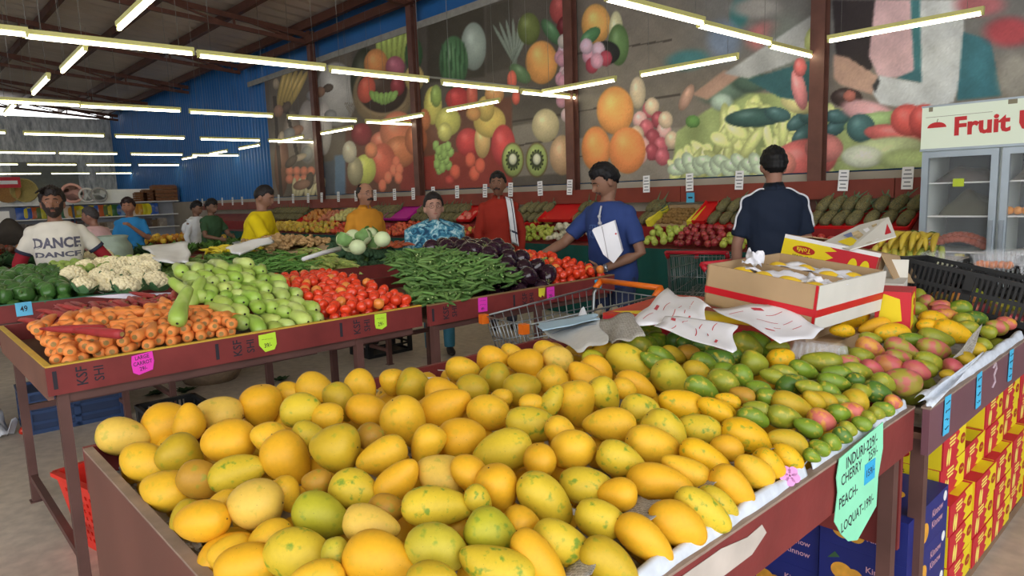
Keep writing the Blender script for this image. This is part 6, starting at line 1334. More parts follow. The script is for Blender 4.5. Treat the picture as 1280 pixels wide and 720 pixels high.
# white paper stacks on the second table
def sheet2(pxs, lift, seed, lbl, nm='paper_stack', amp=.01):
    Q = []
    for px, py, dl in pxs:
        z = 1.15
        for _ in range(10):
            p_ = P(px, py, z); z = .6*z+.4*(min(1.2, surf2(p_[0], p_[1]))+lift+dl)
        Q.append(P(px, py, z))
    return quad_sheet(nm, Q, paper, lbl, 'paper', amp, seed, thick=.014)
sheet2(((178, 309, .03), (236, 304, .03), (238, 331, .0), (196, 327, .02)), .085, 21, 'stack of white paper sheets lying on the cucumbers')
sheet2(((282, 311, .0), (338, 296, .02), (340, 303, .02), (298, 320, 0)), .11, 22, 'stack of white paper bags lying on the cluster beans')
p1 = P(379, 324, 1.16); p2 = P(424, 311, 1.18); b = MB(); b.tube([p1, (p1+p2)/2+np.array([0, 0, .005]), p2], [.014, .016, .02], 9); tag(b.build('paper_roll', paper), 'white rolled paper lying on the maize', 'paper roll')
quad_sheet('plastic_sheet', [P(108, 371, 1.0), P(170, 366, 1.02), P(222, 366, 1.0), P(165, 374, .98)], mat('thin_plastic', (216, 210, 220), .4, .05), 'crumpled white plastic strip behind the red carrots', 'plastic sheet', .012, 23)
# sack of produce behind the bearded man
sk = mat('clear_sack', (150, 166, 150), .4, .25, 6.)
b = MB(); b.lathe([(0, 0), (.16, .0), (.2, .1), (.19, .2), (.15, .26), (.17, .3), (.13, .31), (.1, .27), (0, .25)], 16); o = b.build('produce_sack', sk, loc=(-8.75, 1.95, .93)); tag(o, 'pale plastic sack of greens behind the man with red sleeves', 'sack')
# hessian sack, litter and leaves on the floor
b = MB(); b.lathe([(.0, 0), (.22, .0), (.27, .08), (.25, .17), (.16, .23), (.06, .25), (0, .24)], 16); me_ = b.mesh('jute_sack', [mat('jute', (132, 112, 90), .9, .2, 20., bump=.5)]); o = link('jute_sack', me_, loc=(-6.25, 2.05, 0)); o.rotation_euler = (0, 0, .4); tag(o, 'lumpy jute sack on the floor under the gourd table', 'sack')
crumple('plastic_bag', (-5.9, .42, .06), .3, .25, 31, mat('white_bag', (226, 230, 236), .5, .05), 'crumpled white plastic bag on the floor beside the navy crate', 'plastic bag', .3, .06)
crumple('plastic_bag', (-6.4, .95, .32), .35, .25, 32, mat('lilac_bag', (130, 140, 190), .5, .08), 'lilac plastic bag draped on the far edge of the navy crate', 'plastic bag', .3, .03)
o = place('tomato', TOM[0], (-5.75, .6, .03), eul(1, 0, 0), .032, vary((190, 50, 34), .05), 'lone red tomato fallen on the floor by the navy crate', 'tomato')
for i, (x_, y_) in enumerate(((-5.7, 2.45), (-6.1, 1.55), (-6.0, 1.75))): o = place('fallen_leaf', BUD[0], (x_, y_, .004), eul(0, 0, i), (.7, .7, .25), None, ('green leaf scrap on the floor between the two tables', 'green leaves on the floor beside the navy crate', 'green leaves on the floor before the jute sack')[i], 'leaf')

# ================================================================== BASKET AND CARTS
bkr = mat('red_basket', (222, 48, 34), .4, .06)
bs = empty('shopping_basket', (-3.5, .70, 0), R(12), 'red plastic shopping basket standing by the table leg', 'basket')
b = MB(); w0, d0, w1, d1, h_ = .16, .13, .22, .18, .34
def bp_(s, t, z, th=0):
    k_ = z/h_; w_ = w0+(w1-w0)*k_; d_ = d0+(d1-d0)*k_
    return {0: (t*w_, -d_, z), 1: (w_, t*d_, z), 2: (-t*w_, d_, z), 3: (-w_, -t*d_, z)}[s]
for s in range(4):
    rows_ = 9; cols_ = 9 if s % 2 == 0 else 7
    for j in range(rows_):
        z0_, z1_ = h_*j/rows_, h_*(j+1)/rows_; solid = j in (0, rows_-1)
        for i in range(cols_):
            t0, t1 = -1+2*i/cols_, -1+2*(i+1)/cols_
            if solid or i in (0, cols_-1): b.add([bp_(s, t0, z0_), bp_(s, t1, z0_), bp_(s, t1, z1_), bp_(s, t0, z1_)], [(0, 1, 2, 3)])
            else:
                m0, m1 = t0+(t1-t0)*.28, t1-(t1-t0)*.28; q0, q1 = z0_+(z1_-z0_)*.25, z1_-(z1_-z0_)*.25
                V_ = [bp_(s, t0, z0_), bp_(s, t1, z0_), bp_(s, t1, z1_), bp_(s, t0, z1_), bp_(s, m0, q0), bp_(s, m1, q0), bp_(s, m1, q1), bp_(s, m0, q1)]
                b.add(V_, [(0, 1, 5, 4), (1, 2, 6, 5), (2, 3, 7, 6), (3, 0, 4, 7)])
b.box((-w0, -d0, 0), (w0, d0, .006)); o = b.build('tub', bkr, bs); so = o.modifiers.new('t', 'SOLIDIFY'); so.thickness = .005
b = MB(); V_ = [bp_(s, -1, h_) for s in range(4)]
for i in range(4): b.beam(Vector(V_[i])*1.02, Vector(V_[(i+1) % 4])*1.02, .03, .02)
b.build('rim', bkr, bs)
b = MB(); b.tube([(-w1, -.02, h_), (-w1*.7, -.06, h_-.03), (0, -.1, h_-.02), (w1*.7, -.06, h_-.03), (w1, -.02, h_)], .009, 7); b.build('handle', bkr, bs)
crumple('blue_glove', (-3.6, .86, .37), .16, .2, 41, mat('blue_cloth', (40, 50, 140), .7, .1), 'blue cloth hanging over the back of the red basket', 'cloth', .4, .03)
o = crate(.4, .3, .3, black, True, 3).build('plastic_crate', black, loc=(-3.95, 1.1, 0)); tag(o, 'black slotted crate on the floor behind the red basket', 'crate')
b = MB(); b.box((-.2, -.14, .3), (.2, .14, .36)); o2 = crate(.4, .3, .16, black, True, 2).build('plastic_crate', black, loc=(-3.95, 1.1, .302)); tag(o2, 'upper black slotted crate stacked behind the red basket', 'crate')
wire = mat('cart_wire', (140, 146, 148), .3, .1, metal=.7); orh = mat('orange_handle', (226, 110, 24), .4, .05); redh = mat('red_handle', (200, 30, 50), .4, .05)
def make_cart(hm, full):
    r = empty('shopping_cart'); b = MB(); L_ = .82   # local: handle at y=0 z=1, nose at y=-L_
    def c_(s, y_, z_):   # side wall point, s -1..1, y_ 0..1 along, z_ 0..1 up
        w_ = (.26-.07*y_)*(.86+.14*z_); zt = 0.96-.06*y_; zb = .52+.1*y_; return (s*w_, -.06-L_*y_*(.9+.1*z_), zb+(zt-zb)*z_)
    for s in (-1, 1):
        for i in range(15): b.tube([c_(s, i/14, 0), c_(s, i/14, 1)], .003, 5)
        for z_ in (0, .25, .5, .75, 1): b.tube([c_(s, 0, z_), c_(s, 1, z_)], .0035 if z_ < 1 else .006, 5)
    for y_ in (0, 1):
        for i in range(11): t = -1+2*i/10; p0, p1 = Vector(c_(1, y_, 0)), Vector(c_(1, y_, 1)); b.tube([(t*p0.x, p0.y, p0.z), (t*p1.x, p1.y, p1.z)], .003, 5)
        for z_ in (0, .3, .6, 1): p0 = Vector(c_(1, y_, z_)); b.tube([(-p0.x, p0.y, p0.z), (p0.x, p0.y, p0.z)], .004, 5)
    for i in range(15): p0 = Vector(c_(1, i/14, 0)); b.tube([(-p0.x, p0.y, p0.z), (p0.x, p0.y, p0.z)], .003, 5)
    for i in range(9): t = -1+2*i/8; b.tube([(t*c_(1, 0, 0)[0], c_(1, 0, 0)[1], c_(1, 0, 0)[2]), (t*c_(1, 1, 0)[0], c_(1, 1, 0)[1], c_(1, 1, 0)[2])], .003, 5)
    b.build('basket', wire, r)
    b = MB()
    for s in (-1, 1):
        b.tube([(s*.25, 0, 1.0), (s*.25, -.06, .93), (s*.24, -.1, .5), (s*.24, -.06, .16), (s*.2, -.8, .16), (s*.2, -.78, .6)], .012, 7)
    b.tube([(-.24, -.06, .16), (.24, -.06, .16)], .01, 7); b.build('chassis', wire, r)
    b = MB(); b.tube([(-.25, 0, 1.0), (.25, 0, 1.0)], .017, 10); 
    for s in (-1, 1): b.tube([(s*.25, .0, 1.0), (s*.25, -.05, .955)], .02, 8)
    b.build('handle', hm, r)
    for s in (-1, 1):
        for y_ in (-.1, -.78):
            b = MB(); b.lathe([(0, -.012), (.055, -.012), (.06, 0), (.055, .012), (0, .012)], 14, 0, Matrix.Translation((s*.2, y_, .06))@Matrix.Rotation(math.pi/2, 4, 'Y')); b.build('wheel', black, r)
            b = MB(); b.beam((s*.2, y_, .06), (s*.2, y_, .16), .02, .03); b.build('fork', wire, r)
    for s in (-1, 1): b = MB(); b.box((s*.19-.02, -.91, .86), (s*.19+.02, -.87, .91)); b.build('bumper', hm, r)
    return r
ct = make_cart(orh, 1); ct.location = (-2.47, 3.2, 0); ct.rotation_euler = (0, 0, R(-9)); tag(ct, 'wire shopping cart with an orange handle in the aisle', 'shopping cart')
c2 = make_cart(redh, 0); c2.location = (-3.2, 5.05, 0); c2.rotation_euler = (0, 0, R(200)); tag(c2, 'wire shopping cart standing beside the man in blue', 'shopping cart')
c3 = copy_tree(c2); c3.location = (-2.62, 4.55, 0); c3.rotation_euler = (0, 0, R(75)); tag(c3, 'wire shopping cart with red corners behind the open carton', 'shopping cart')
crumple('burlap_cloth', (-2.38, 2.98, .8), .3, .34, 51, mat('cloth_beige', (176, 164, 140), .9, .12, 12.), 'beige cloth bundle in the orange-handled cart', 'cloth', .3, .06, extra=lambda u, v: .1*math.sin(math.pi*u)*math.sin(math.pi*v))
crumple('plastic_bag', (-2.36, 2.62, .8), .22, .22, 52, mat('white_bag', (226, 230, 236), .5, .05), 'white plastic bag at the nose of the orange-handled cart', 'plastic bag', .3, .05, extra=lambda u, v: .1*math.sin(math.pi*u)*math.sin(math.pi*v))
crumple('plastic_bag', (-2.42, 2.8, .76), .3, .2, 53, mat('slate_bag', (84, 96, 112), .6, .1), 'slate grey bag in the middle of the orange-handled cart', 'plastic bag', .3, .03)

# ================================================================== FAR SHELVES AND BACK OF THE HALL
shx = -24.6
sh = empty('shelf_unit', (shx, 5.0, 0), 0, 'white metal shelf unit of packets and baskets at the far end', 'shelf unit')
b = MB(); b.box((-.42, -6.5, 1.68), (-.38, 2.58, 2.12)); b.build('top_panel', white, sh)
b = MB(); b.box((-.42, -6.5, .1), (-.4, 2.58, 1.68)); b.build('back_panel', mat('shelf_back', (150, 152, 160), .6, .05), sh)
for z_ in (.45, .85, 1.25, 1.68): b = MB(); b.box((-.4, -6.5, z_), (.1, 2.58, z_+.03)); b.build('shelf', white, sh)
for y_ in (-6.5, -3.5, -.5, 2.56): b = MB(); b.box((-.42, y_, 0), (.1, y_+.03, 2.12 if y_ > 2 else 1.7)); b.build('upright', mat('shelf_blue', (60, 84, 120), .5), sh)
wick = mat('wicker', (150, 112, 66), .8, .2, 50., bump=.5, bscale=120.)
def farp(px, z_): return PX(px, 250, shx)[1]
BK = MB().lathe([(0, 0), (.2, 0), (.3, .16), (.31, .18), (.28, .17), (.18, .03), (0, .02)], 18).mesh('basket', [wick])
PLT = MB().lathe([(0, 0), (.3, 0), (.34, .03), (.33, .05), (.28, .02), (0, .02)], 20)
for i, (px, m_, nm, cc, q_) in enumerate(((10, wick, 'woven basket', 0, 1.15), (32, mat('wick2', (150, 136, 84), .8, .2, 40.), 'olive woven basket', 0, 1.15), (93, mat('pinkb', (214, 160, 150), .6, .08), 'round pink tray', 1, .92), (111, mat('whiteb', (216, 210, 204), .6, .06), 'round white tray', 1, .7), (126, mat('ringb', (150, 146, 142), .6, .1), 'round grey-rimmed tray', 1, .72))):
    b = MB(); (b.lathe([(0, 0), (.2, 0), (.3, .16), (.31, .18), (.28, .17), (.18, .03), (0, .02)], 18) if not cc else b.lathe([(0, .01), (.3, .01), (.34, .03), (.33, .05), (.28, .03), (0, .03)], 20))
    if cc: b.lathe([(0, .032), (.26, .032)], 20, 1)
    o = b.build('basket', [m_, white if nm != 'round pink tray' else m_], loc=(shx-.27+.03*i, farp(px, 1.9), 1.72+.33*q_)); o.rotation_euler = (0, R(80), 0); o.scale = (q_, q_, q_); tag(o, nm+' leaning on the top of the far shelves', 'basket', 'baskets on the far shelves')
for i, (px, w_, h_, m_) in enumerate(((177, .35, .28, mat('wick3', (120, 76, 46), .8, .3, 40.)), (187, .38, .36, mat('wick4', (110, 70, 44), .8, .3, 40.)), (207, .75, .5, mat('wick5', (126, 82, 52), .8, .3, 40.)))):
    b = MB()
    for s in range(4): b.box((-.16, -w_/2, h_*s/4), (.16, w_/2, h_*(s+.9)/4))
    b.box((-.13, -w_/2+.03, h_), (.13, w_/2-.03, h_+.02)); o = b.build('wicker_hamper', m_, loc=(shx-.12, farp(px, 1.9), 1.71)); tag(o, 'brown wicker hamper stack, %s from the blue wall on the far shelves' % ORD[2-i], 'hamper', 'wicker hampers on the far shelves')
pkc = [(206, 150, 40), (196, 184, 30), (214, 200, 40), (50, 90, 170), (206, 190, 50), (60, 96, 170), (190, 90, 40), (90, 110, 60), (190, 180, 50), (60, 110, 60), (60, 100, 170), (120, 150, 190), (60, 110, 80), (210, 190, 170), (200, 140, 50)]
pkm_ = produce('packet_foil', .3, (240, 230, 200), .6, 3., None)
PK = MB().sheet(lambda u, v: (.035*math.sin(math.pi*v)*math.sin(math.pi*u)+.01, (u-.5)*.27*(1-.06*math.sin(math.pi*v)), v*.36), 8, 8).sheet(lambda u, v: (-.035*math.sin(math.pi*v)*math.sin(math.pi*u)-.01, (.5-u)*.27*(1-.06*math.sin(math.pi*v)), v*.36), 8, 8).mesh('snack_packet', [pkm_])
for i in range(34):
    px = 8+i*5.6
    if px < 22: continue
    o = place('snack_packet', PK, (shx-.1, farp(px, 1.4), 1.28), eul(0, R(-8), U(-.1, .1)), 1., vary(pkc[i % len(pkc)], .1)[:3]+(.5,), 'shiny snack packet on the middle shelf, %s along from the left doorway side' % ORD[i], 'snack packet', 'snack packets on the far shelf')
    o['label'] = 'shiny snack packet on the far middle shelf, %s counting toward the blue wall' % ORD[i]
for i in range(20):
    o = place('box_goods', MB().box((-.12, -.14, 0), (.12, .14, .26)).mesh('box_goods', [pkm_]) if i == 0 else o.data, (shx-.15, farp(20+i*9.5, 1.), .88), eul(0, 0, 0), (1, 1, U(.6, 1.2)), vary(random.choice([(110, 90, 70), (150, 140, 130), (90, 80, 80), (150, 60, 50)]), .15)[:3]+(.4,), 'x', 'box', 'boxed goods on the lower far shelf'); o['label'] = 'small box on the lower far shelf, %s counting toward the blue wall' % ORD[i]
# white draped stack and cabinet behind the bearded man
b = MB(); b.box((-.25, -.5, 0), (.25, .5, 1.55)); b.box((.251, -.42, .95), (.256, .3, 1.35), 1); o = b.build('white_cabinet', [mat('cabinet_white', (222, 220, 214), .6, .05), mat('cabinet_panel', (206, 202, 190), .6, .05)], loc=(-17.5, 1.55, 0)); tag(o, 'white cabinet behind the man with red sleeves', 'cabinet')
b = MB(); b.sheet(lambda u, v: (.3*math.sin(v*3)*.3, (u-.5)*.42, v*.5*(.6+.4*math.sin(math.pi*u))), 14, 10); o = b.build('covered_chair', mat('dark_chair', (58, 52, 46), .8, .2), loc=(-15.2, 1.78, .93)); so = o.modifiers.new('t', 'SOLIDIFY'); so.thickness = .06; tag(o, 'dark rounded chair back behind the man with red sleeves', 'chair')
b = MB(); b.box((-.01, -.35, -.15), (.01, .35, .15), 0); b.box((.011, -.28, -.05), (.013, .28, .05), 1); o = b.build('wall_sign', [rb, white], loc=(-24., 2.86, 2.35)); tag(o, 'small red sign above the shelves at the far end', 'sign')
# weighing scale
sc_ = empty('weighing_scale', (-9.15, 3.62, .925), R(60), 'grey weighing scale with a steel pan beyond the white paper bags', 'weighing scale')
b = MB(); b.box((-.15, -.14, 0), (.15, .16, .07)); b.add([(-.14, -.2, .0), (.14, -.2, 0), (.14, -.14, .1), (-.14, -.14, .1), (-.14, -.12, 0), (.14, -.12, 0), (.14, -.12, .1), (-.14, -.12, .1)], [(0, 1, 2, 3), (3, 2, 6, 7), (4, 7, 6, 5), (0, 3, 7, 4), (1, 5, 6, 2), (0, 4, 5, 1)]); b.build('body', mat('scale_grey', (176, 184, 176), .5, .05), sc_)
b = MB(); b.box((-.16, -.12, .1), (.16, .18, .112)); b.box((-.03, .0, .07), (.03, .06, .1)); b.build('pan', gry, sc_)
b = MB(); b.box((-.1, -.002, -.025), (.1, .002, .025), 0, Matrix.Translation((0, -.172, .052))@Matrix.Rotation(R(-31), 4, 'X')); b.build('display', mat('scale_display', (70, 80, 80), .3), sc_)
# sacks and oranges beyond the scale
for i in range(5):
    b = MB(); b.lathe([(0, 0), (.14, 0), (.18, .12), (.14, .22), (.05, .28), (.08, .31), (0, .3)], 12); o = b.build('white_bag', mat('white_bag', (226, 230, 236), .5, .05), loc=(-13.2-.25*i, 4.55+.1*(i % 2), .96)); tag(o, 'white knotted bag of fruit beyond the man in green, %s in the row' % ORD[i], 'bag', 'white bags on the mid-hall table')
# ================================================================== PEOPLE
# each person is built in a local frame: +Y is the way the chest faces, +X the person's right, z up; baseline height 1.72 m
def headpt(d):
    x, y, z = d; p = [.074*x, .096*y, .117*z]
    if z < 0:
        t = -z; p[0] *= 1-.27*t**1.5
        if y > 0: p[1] += .010*t*y
        else: p[1] *= 1-.28*t
    if y > 0:
        E_ = lambda cx, cz, sx, sz, ab=False: math.exp(-(((abs(x) if ab else x)-cx)/sx)**2-((z-cz)/sz)**2)
        p[1] += .026*E_(0, -.16, .13, .13)+.016*E_(0, .02, .10, .2)-.011*E_(.40, .07, .2, .11, True)+.005*E_(.32, .27, .3, .08, True)+.006*E_(0, -.47, .26, .05)+.006*E_(0, -.58, .22, .05)-.004*E_(0, -.52, .3, .02)+.010*E_(0, -.85, .26, .13)+.005*E_(.5, -.22, .24, .2, True)
    return p
HU, HV = 64, 44
def head_grid(off=0.):
    V = []
    for j in range(HV+1):
        la = -math.pi/2+math.pi*j/HV
        for i in range(HU):
            lo_ = 2*math.pi*i/HU; d = (math.cos(la)*math.sin(lo_), math.cos(la)*math.cos(lo_), math.sin(la)); p = headpt(d)
            o_ = off(d) if callable(off) else off
            V.append(((p[0]+d[0]*o_, p[1]+d[1]*o_, p[2]+d[2]*o_), d))
    return V
def head_faces(keep=None, V=None):
    F = []
    for j in range(HV):
        for i in range(HU):
            q = (j*HU+i, j*HU+(i+1) % HU, (j+1)*HU+(i+1) % HU, (j+1)*HU+i)
            if keep:
                c = np.mean([V[k][1] for k in q], 0)
                if not keep(c/np.linalg.norm(c)): continue
            F.append(q)
    return F
def shell(keep, off, m, name, M, thick=.012, nseed=0, rough=.0):
    r_ = random.Random(nseed); ph = [r_.uniform(0, 6) for _ in range(3)]
    def o_(d):
        base = off(d) if callable(off) else off
        return base+rough*(math.sin(d[0]*19+ph[0])*math.sin(d[1]*17+ph[1])+math.sin(d[2]*21+ph[2])*.6)
    V = head_grid(o_); F = head_faces(keep, V); used_ = sorted({i for f in F for i in f}); mp_ = {u: n for n, u in enumerate(used_)}
    Vi = head_grid(-.004); n_ = len(used_)
    verts = [V[u][0] for u in used_]+[Vi[u][0] for u in used_]; faces = [tuple(mp_[i] for i in f) for f in F]+[tuple(mp_[i]+n_ for i in reversed(f)) for f in F]
    cnt_ = {}
    for f in F:
        for a, b_ in zip(f, f[1:]+f[:1]): cnt_[(a, b_)] = 1
    for a, b_ in list(cnt_):
        if (b_, a) not in cnt_ and a != b_: faces.append((mp_[a], mp_[a]+n_, mp_[b_]+n_, mp_[b_]))
    return MB().add(verts, faces, 0, True, M)
def hairline(y, f, s, bk):
    if y > .42: return f-.12*(1-y)
    if y > 0: return s-.2+(f-.07-s+.2)*smoothstep_(y/.42)
    return s+(bk-s)*min(1, -y*1.15+.1)
def smoothstep_(t): t = min(1, max(0, t)); return t*t*(3-2*t)
def lerp(a, b_, t): return Vector(a)*(1-t)+Vector(b_)*t
def loft(b, rings, seg=20, expo=2.3):
    """rings: (centre, rx, ry) stacked upward; closed at both ends"""
    V = []; n_ = len(rings)
    for c, rx, ry in rings:
        for k_ in range(seg):
            a = 2*math.pi*k_/seg; ca, sa = math.cos(a), math.sin(a); q = (abs(ca)**expo+abs(sa)**expo)**(-1/expo)
            V.append((c[0]+rx*q*ca, c[1]+ry*q*sa, c[2]))
    F = []
    for i in range(n_-1):
        for k_ in range(seg): F.append((i*seg+k_, i*seg+(k_+1) % seg, (i+1)*seg+(k_+1) % seg, (i+1)*seg+k_))
    F += [tuple(range(seg-1, -1, -1)), tuple((n_-1)*seg+k_ for k_ in range(seg))]
    b.add(V, F, 0, True)
def hand(b, wr, d, nrm, side, curl=.5, sc=1., spread=.12):
    """palm and five separate bent fingers; d: finger direction, nrm: the way the palm faces, side: towards the thumb"""
    d = Vector(d).normalized(); nrm = Vector(nrm); nrm = (nrm-d*nrm.dot(d)).normalized(); x = Vector(side); x = (x-d*x.dot(d)-nrm*x.dot(nrm)).normalized(); wr = Vector(wr)
    b.tube([wr-d*.02*sc, wr+d*.02*sc, wr+d*.06*sc, wr+d*.09*sc], [(.026*sc, .019*sc), (.032*sc, .018*sc), (.042*sc, .016*sc), (.040*sc, .013*sc)], 10, round_=2, up=nrm)
    for i, (off, l) in enumerate(((.029, .072), (.010, .082), (-.010, .076), (-.028, .058))):
        p = wr+d*.085*sc+x*off*sc; dd = (d+x*(off*spread*20*.2)).normalized(); pts_ = [p]; rad = [.0092*sc]; a = 0
        for s_ in (.45, .32, .23):
            a += curl*.75; q = dd*math.cos(a)+nrm*math.sin(a); p = p+q*l*s_*sc; pts_.append(p); rad.append(rad[-1]*.9)
        b.tube(pts_, rad, 7, round_=2)
    p = wr+d*.028*sc+x*.030*sc; t1 = (x*.75+d*.6+nrm*.25).normalized(); t2 = (d*.85+x*.3+nrm*(.2+.4*curl)).normalized()
    b.tube([p-x*.012*sc, p+t1*.034*sc, p+t1*.034*sc+t2*.030*sc, p+t1*.034*sc+t2*.052*sc], [.013*sc, .0115*sc, .010*sc, .008*sc], 7, round_=2)
skins = {}
def person(loc, face, label, height=1.72, skin=(150, 104, 78), lean=0., head=(0, 0), arms=None, hair=None, beard=None, shirt=None, trousers=(50, 54, 70), build=1., belly=0., female=False, voxel=.009, sleeve=.55, longsleeve=None, collar=False, hem=.86, glasses=False, hands=((.5, 1), (.5, 1)), shoes=(50, 40, 34), tucked=False, side=0., hs=1.04):
    fx, fy = face; rz = math.atan2(-fx, fy); r = empty('person', loc, rz, label, 'person'); k_ = height/1.72; r.scale = (k_, k_, k_)
    sm = mat('skin_%d_%d_%d' % skin, skin, .55, .06, 12., .35); Bd = build
    piv = Vector((0, 0, .95)); ca, sa = math.cos(lean), math.sin(lean)
    def T(p):   # spine bends forward above the hips
        p = Vector(p); t = min(1, max(0, (p.z-.9)/.35)); a = lean*t; q = p-piv; c_, s_ = math.cos(a), math.sin(a)
        return piv+Vector((q.x+side*t*q.z, q.y*c_+q.z*s_, q.z*c_-q.y*s_))
    SH = {1: T((.168*Bd, -.005, 1.358)), -1: T((-.168*Bd, -.005, 1.358))}
    arms = arms or {}
    AR = {}
    for s in (1, -1):
        e, w_ = arms.get(s, ((.09, -.03, -.27), (.10, .03, -.50))); AR[s] = (SH[s], SH[s]+Vector((e[0]*s, e[1], e[2])), SH[s]+Vector((w_[0]*s, w_[1], w_[2])))
    nk = T((0, .0, 1.46)); hc = nk+Vector((0, .02+.05*math.sin(lean), .135*(hs if hs < 1.1 else hs*.98))); yaw, pit = head
    HM = Matrix.Translation(hc)@Matrix.Rotation(yaw, 4, 'Z')@Matrix.Rotation(pit, 4, 'X')@Matrix.Scale(hs/k_, 4)
    def torso(b, ex, z0=.86, z1=1.47):
        prof = [(.80, .160, .118, 0), (.86, .168, .122, 0), (.93, .165, .120, .0), (1.0, .155+.01*belly, .112+.04*belly, .025*belly), (1.08, .150+.012*belly, .110+.045*belly, .03*belly), (1.16, .157, .112+.02*belly, .012), (1.25, .172, .118, .008), (1.32, .178, .115, .0), (1.365, .172, .104, -.004), (1.395, .164, .092, -.006), (1.425, .126, .080, -.006), (1.45, .084, .068, -.004), (1.475, .058, .060, 0)]
        if female: prof = [(.80, .175, .125, 0), (.88, .178, .128, 0), (.96, .160, .118, .0), (1.06, .142, .112, .01), (1.16, .150, .118, .018), (1.24, .160, .138, .022), (1.32, .162, .115, .006), (1.365, .155, .096, -.004), (1.395, .13, .084, -.006), (1.425, .094, .072, -.006), (1.452, .062, .060, -.004), (1.475, .052, .055, 0)]
        R_ = []
        for z, rx, ry, oy in prof:
            if z < z0-.03 or z > z1+.001: continue
            c = T((0, oy, z)); R_.append((c, rx*Bd+ex, ry*Bd+ex))
        loft(b, R_)
    # body: one continuous remeshed surface with head, neck, arms, hands and legs
    b = MB(); torso(b, -.006)
    hv = head_grid(0.); b.add([v for v, d in hv], head_faces(), 0, True, HM)
    for s in (1, -1): b.ball((0, 0, 0), (.013, .024, .034), 10, 8, 0, HM@Matrix.Translation((s*.075, -.004, -.012))@Matrix.Rotation(s*-.35, 4, 'Z'))
    b.tube([T((0, -.01, 1.43)), nk, hc+HM.to_3x3()@Vector((0, -.022, -.05))], [(.058, .056), (.052, .052), (.050, .054)], 14, round_=2)
    for s in (1, -1):
        S_, E_, W_ = AR[s]; f = Bd if not female else .88*Bd; u = lerp(S_, E_, .5)
        b.tube([S_, lerp(S_, E_, .35), E_, lerp(E_, W_, .3), W_], [.050*f, .048*f, .038*f, .038*f, .026*f], 12, round_=3)
        cu, sc_ = hands[0 if s == 1 else 1]; D_ = (W_-E_).normalized(); inn = Vector((-s, .15, 0)); th = Vector((0, 1, 0)) if abs(D_.z) > .6 else Vector((0, .3, 1))
        hd = arms.get((s, 'hand'))
        if hd: hand(b, W_, hd[0], hd[1], hd[2], cu, sc_)
        else: hand(b, W_, D_, inn, th, cu, sc_)
        hp_ = Vector((s*.088*Bd, 0, .90)); kn = Vector((s*.10, .03, .50)); an_ = Vector((s*.105, -.01, .08))
        b.tube([hp_, lerp(hp_, kn, .4), kn, lerp(kn, an_, .3), an_], [.086, .074, .052, .05, .036], 12, round_=2)
        b.tube([an_+Vector((0, -.03, -.03)), an_+Vector((0, .06, -.045)), an_+Vector((0, .16, -.055))], [(.036, .034), (.04, .028), (.03, .018)], 10, round_=2, up=(0, 0, 1))
    body = link('body', remeshed(b, 'body', sm, voxel, 3), r)
    # eyes, brows, mouth
    ew = mat('eye_white', (150, 138, 128), .6, 0); ei = mat('iris', (36, 24, 18), .2, 0); hm_ = mat('hair_%d_%d_%d' % (hair or {}).get('c', (24, 20, 20)), (hair or {}).get('c', (24, 20, 20)), .6, .25, 60., .3); lm = mat('lips_%d' % skin[0], tuple(int(v*q) for v, q in zip(skin, (.92, .70, .68))), .45, 0)
    for s in (1, -1):
        e = headpt((.40*s*.98, .90, .07)); b = MB(); b.ball((0, 0, 0), (.0125, .005, .0048), 12, 8, 0, HM@Matrix.Translation((s*.030, e[1]-.0008, .006))); b.ball((0, 0, 0), (.0055, .004, .0050), 10, 7, 1, HM@Matrix.Translation((s*.030, e[1]+.0022, .006))); b.build('eye', [ew, ei], r)
        b = MB(); P_ = []
        for i in range(7):
            t = i/6; d = Vector((s*(.16+.52*t), .9, .27+.06*math.sin(t*2.6)-.05*t)).normalized(); q = headpt(d); P_.append(HM@Vector((q[0], q[1]+.002, q[2])))
        b.tube(P_, [.0025, .004, .0045, .0045, .004, .003, .0015], 6); b.build('eyebrow', hm_, r)
    b = MB(); P_ = [HM@(Vector(headpt(Vector((-.27+.54*i/6, .9, -.50+.02*abs(i-3)/3)).normalized()))+Vector((0, .0035, 0))) for i in range(7)]; b.tube(P_, [.002, .0045, .0058, .006, .0058, .0045, .002], 6); b.build('lips', lm, r)
    # hair and beard
    if hair:
        f, s_, bk = hair.get('line', (.58, .16, -.48)); top = hair.get('bald')
        keep = lambda d: d[2] > hairline(d[1], f+(.06*math.cos(d[0]*9) if not female else 0), s_, bk) and not (abs(d[0]) > .93 and d[2] < .02 and d[1] > -.25) and not (top and d[2] > top[0] and d[1] > top[1])
        vol = hair.get('vol', .016)
        hl_ = lambda d: min(1, .12+max(0, d[2]-hairline(d[1], f, s_, bk))*3.2)
        b = shell(keep, lambda d: .0025+vol*hl_(d)*(.6+.4*max(0, d[2])+.2*max(0, -d[1])), hm_, 'hair', HM, nseed=hair.get('seed', 1), rough=hair.get('rough', .003))
        if hair.get('bun'): b.ball((0, 0, 0), (.04, .035, .06), 12, 8, 0, HM@Matrix.Translation((0, -.105, -.06)))
        if hair.get('quiff'):
            for i in range(26):
                a = random.Random(i).uniform(-1, 1); q = random.Random(i+50).uniform(.2, 1); p0 = HM@Vector((a*.06, q*.07-.01, .105-.03*a*a)); p1 = HM@Vector((a*.075+.01, q*.085, .128-.03*a*a)); p2 = HM@Vector((a*.09+.02, q*.10, .112-.035*a*a)); b.tube([p0, p1, p2], [.010, .009, .003], 6)
        o = b.build('hair', hm_, r)
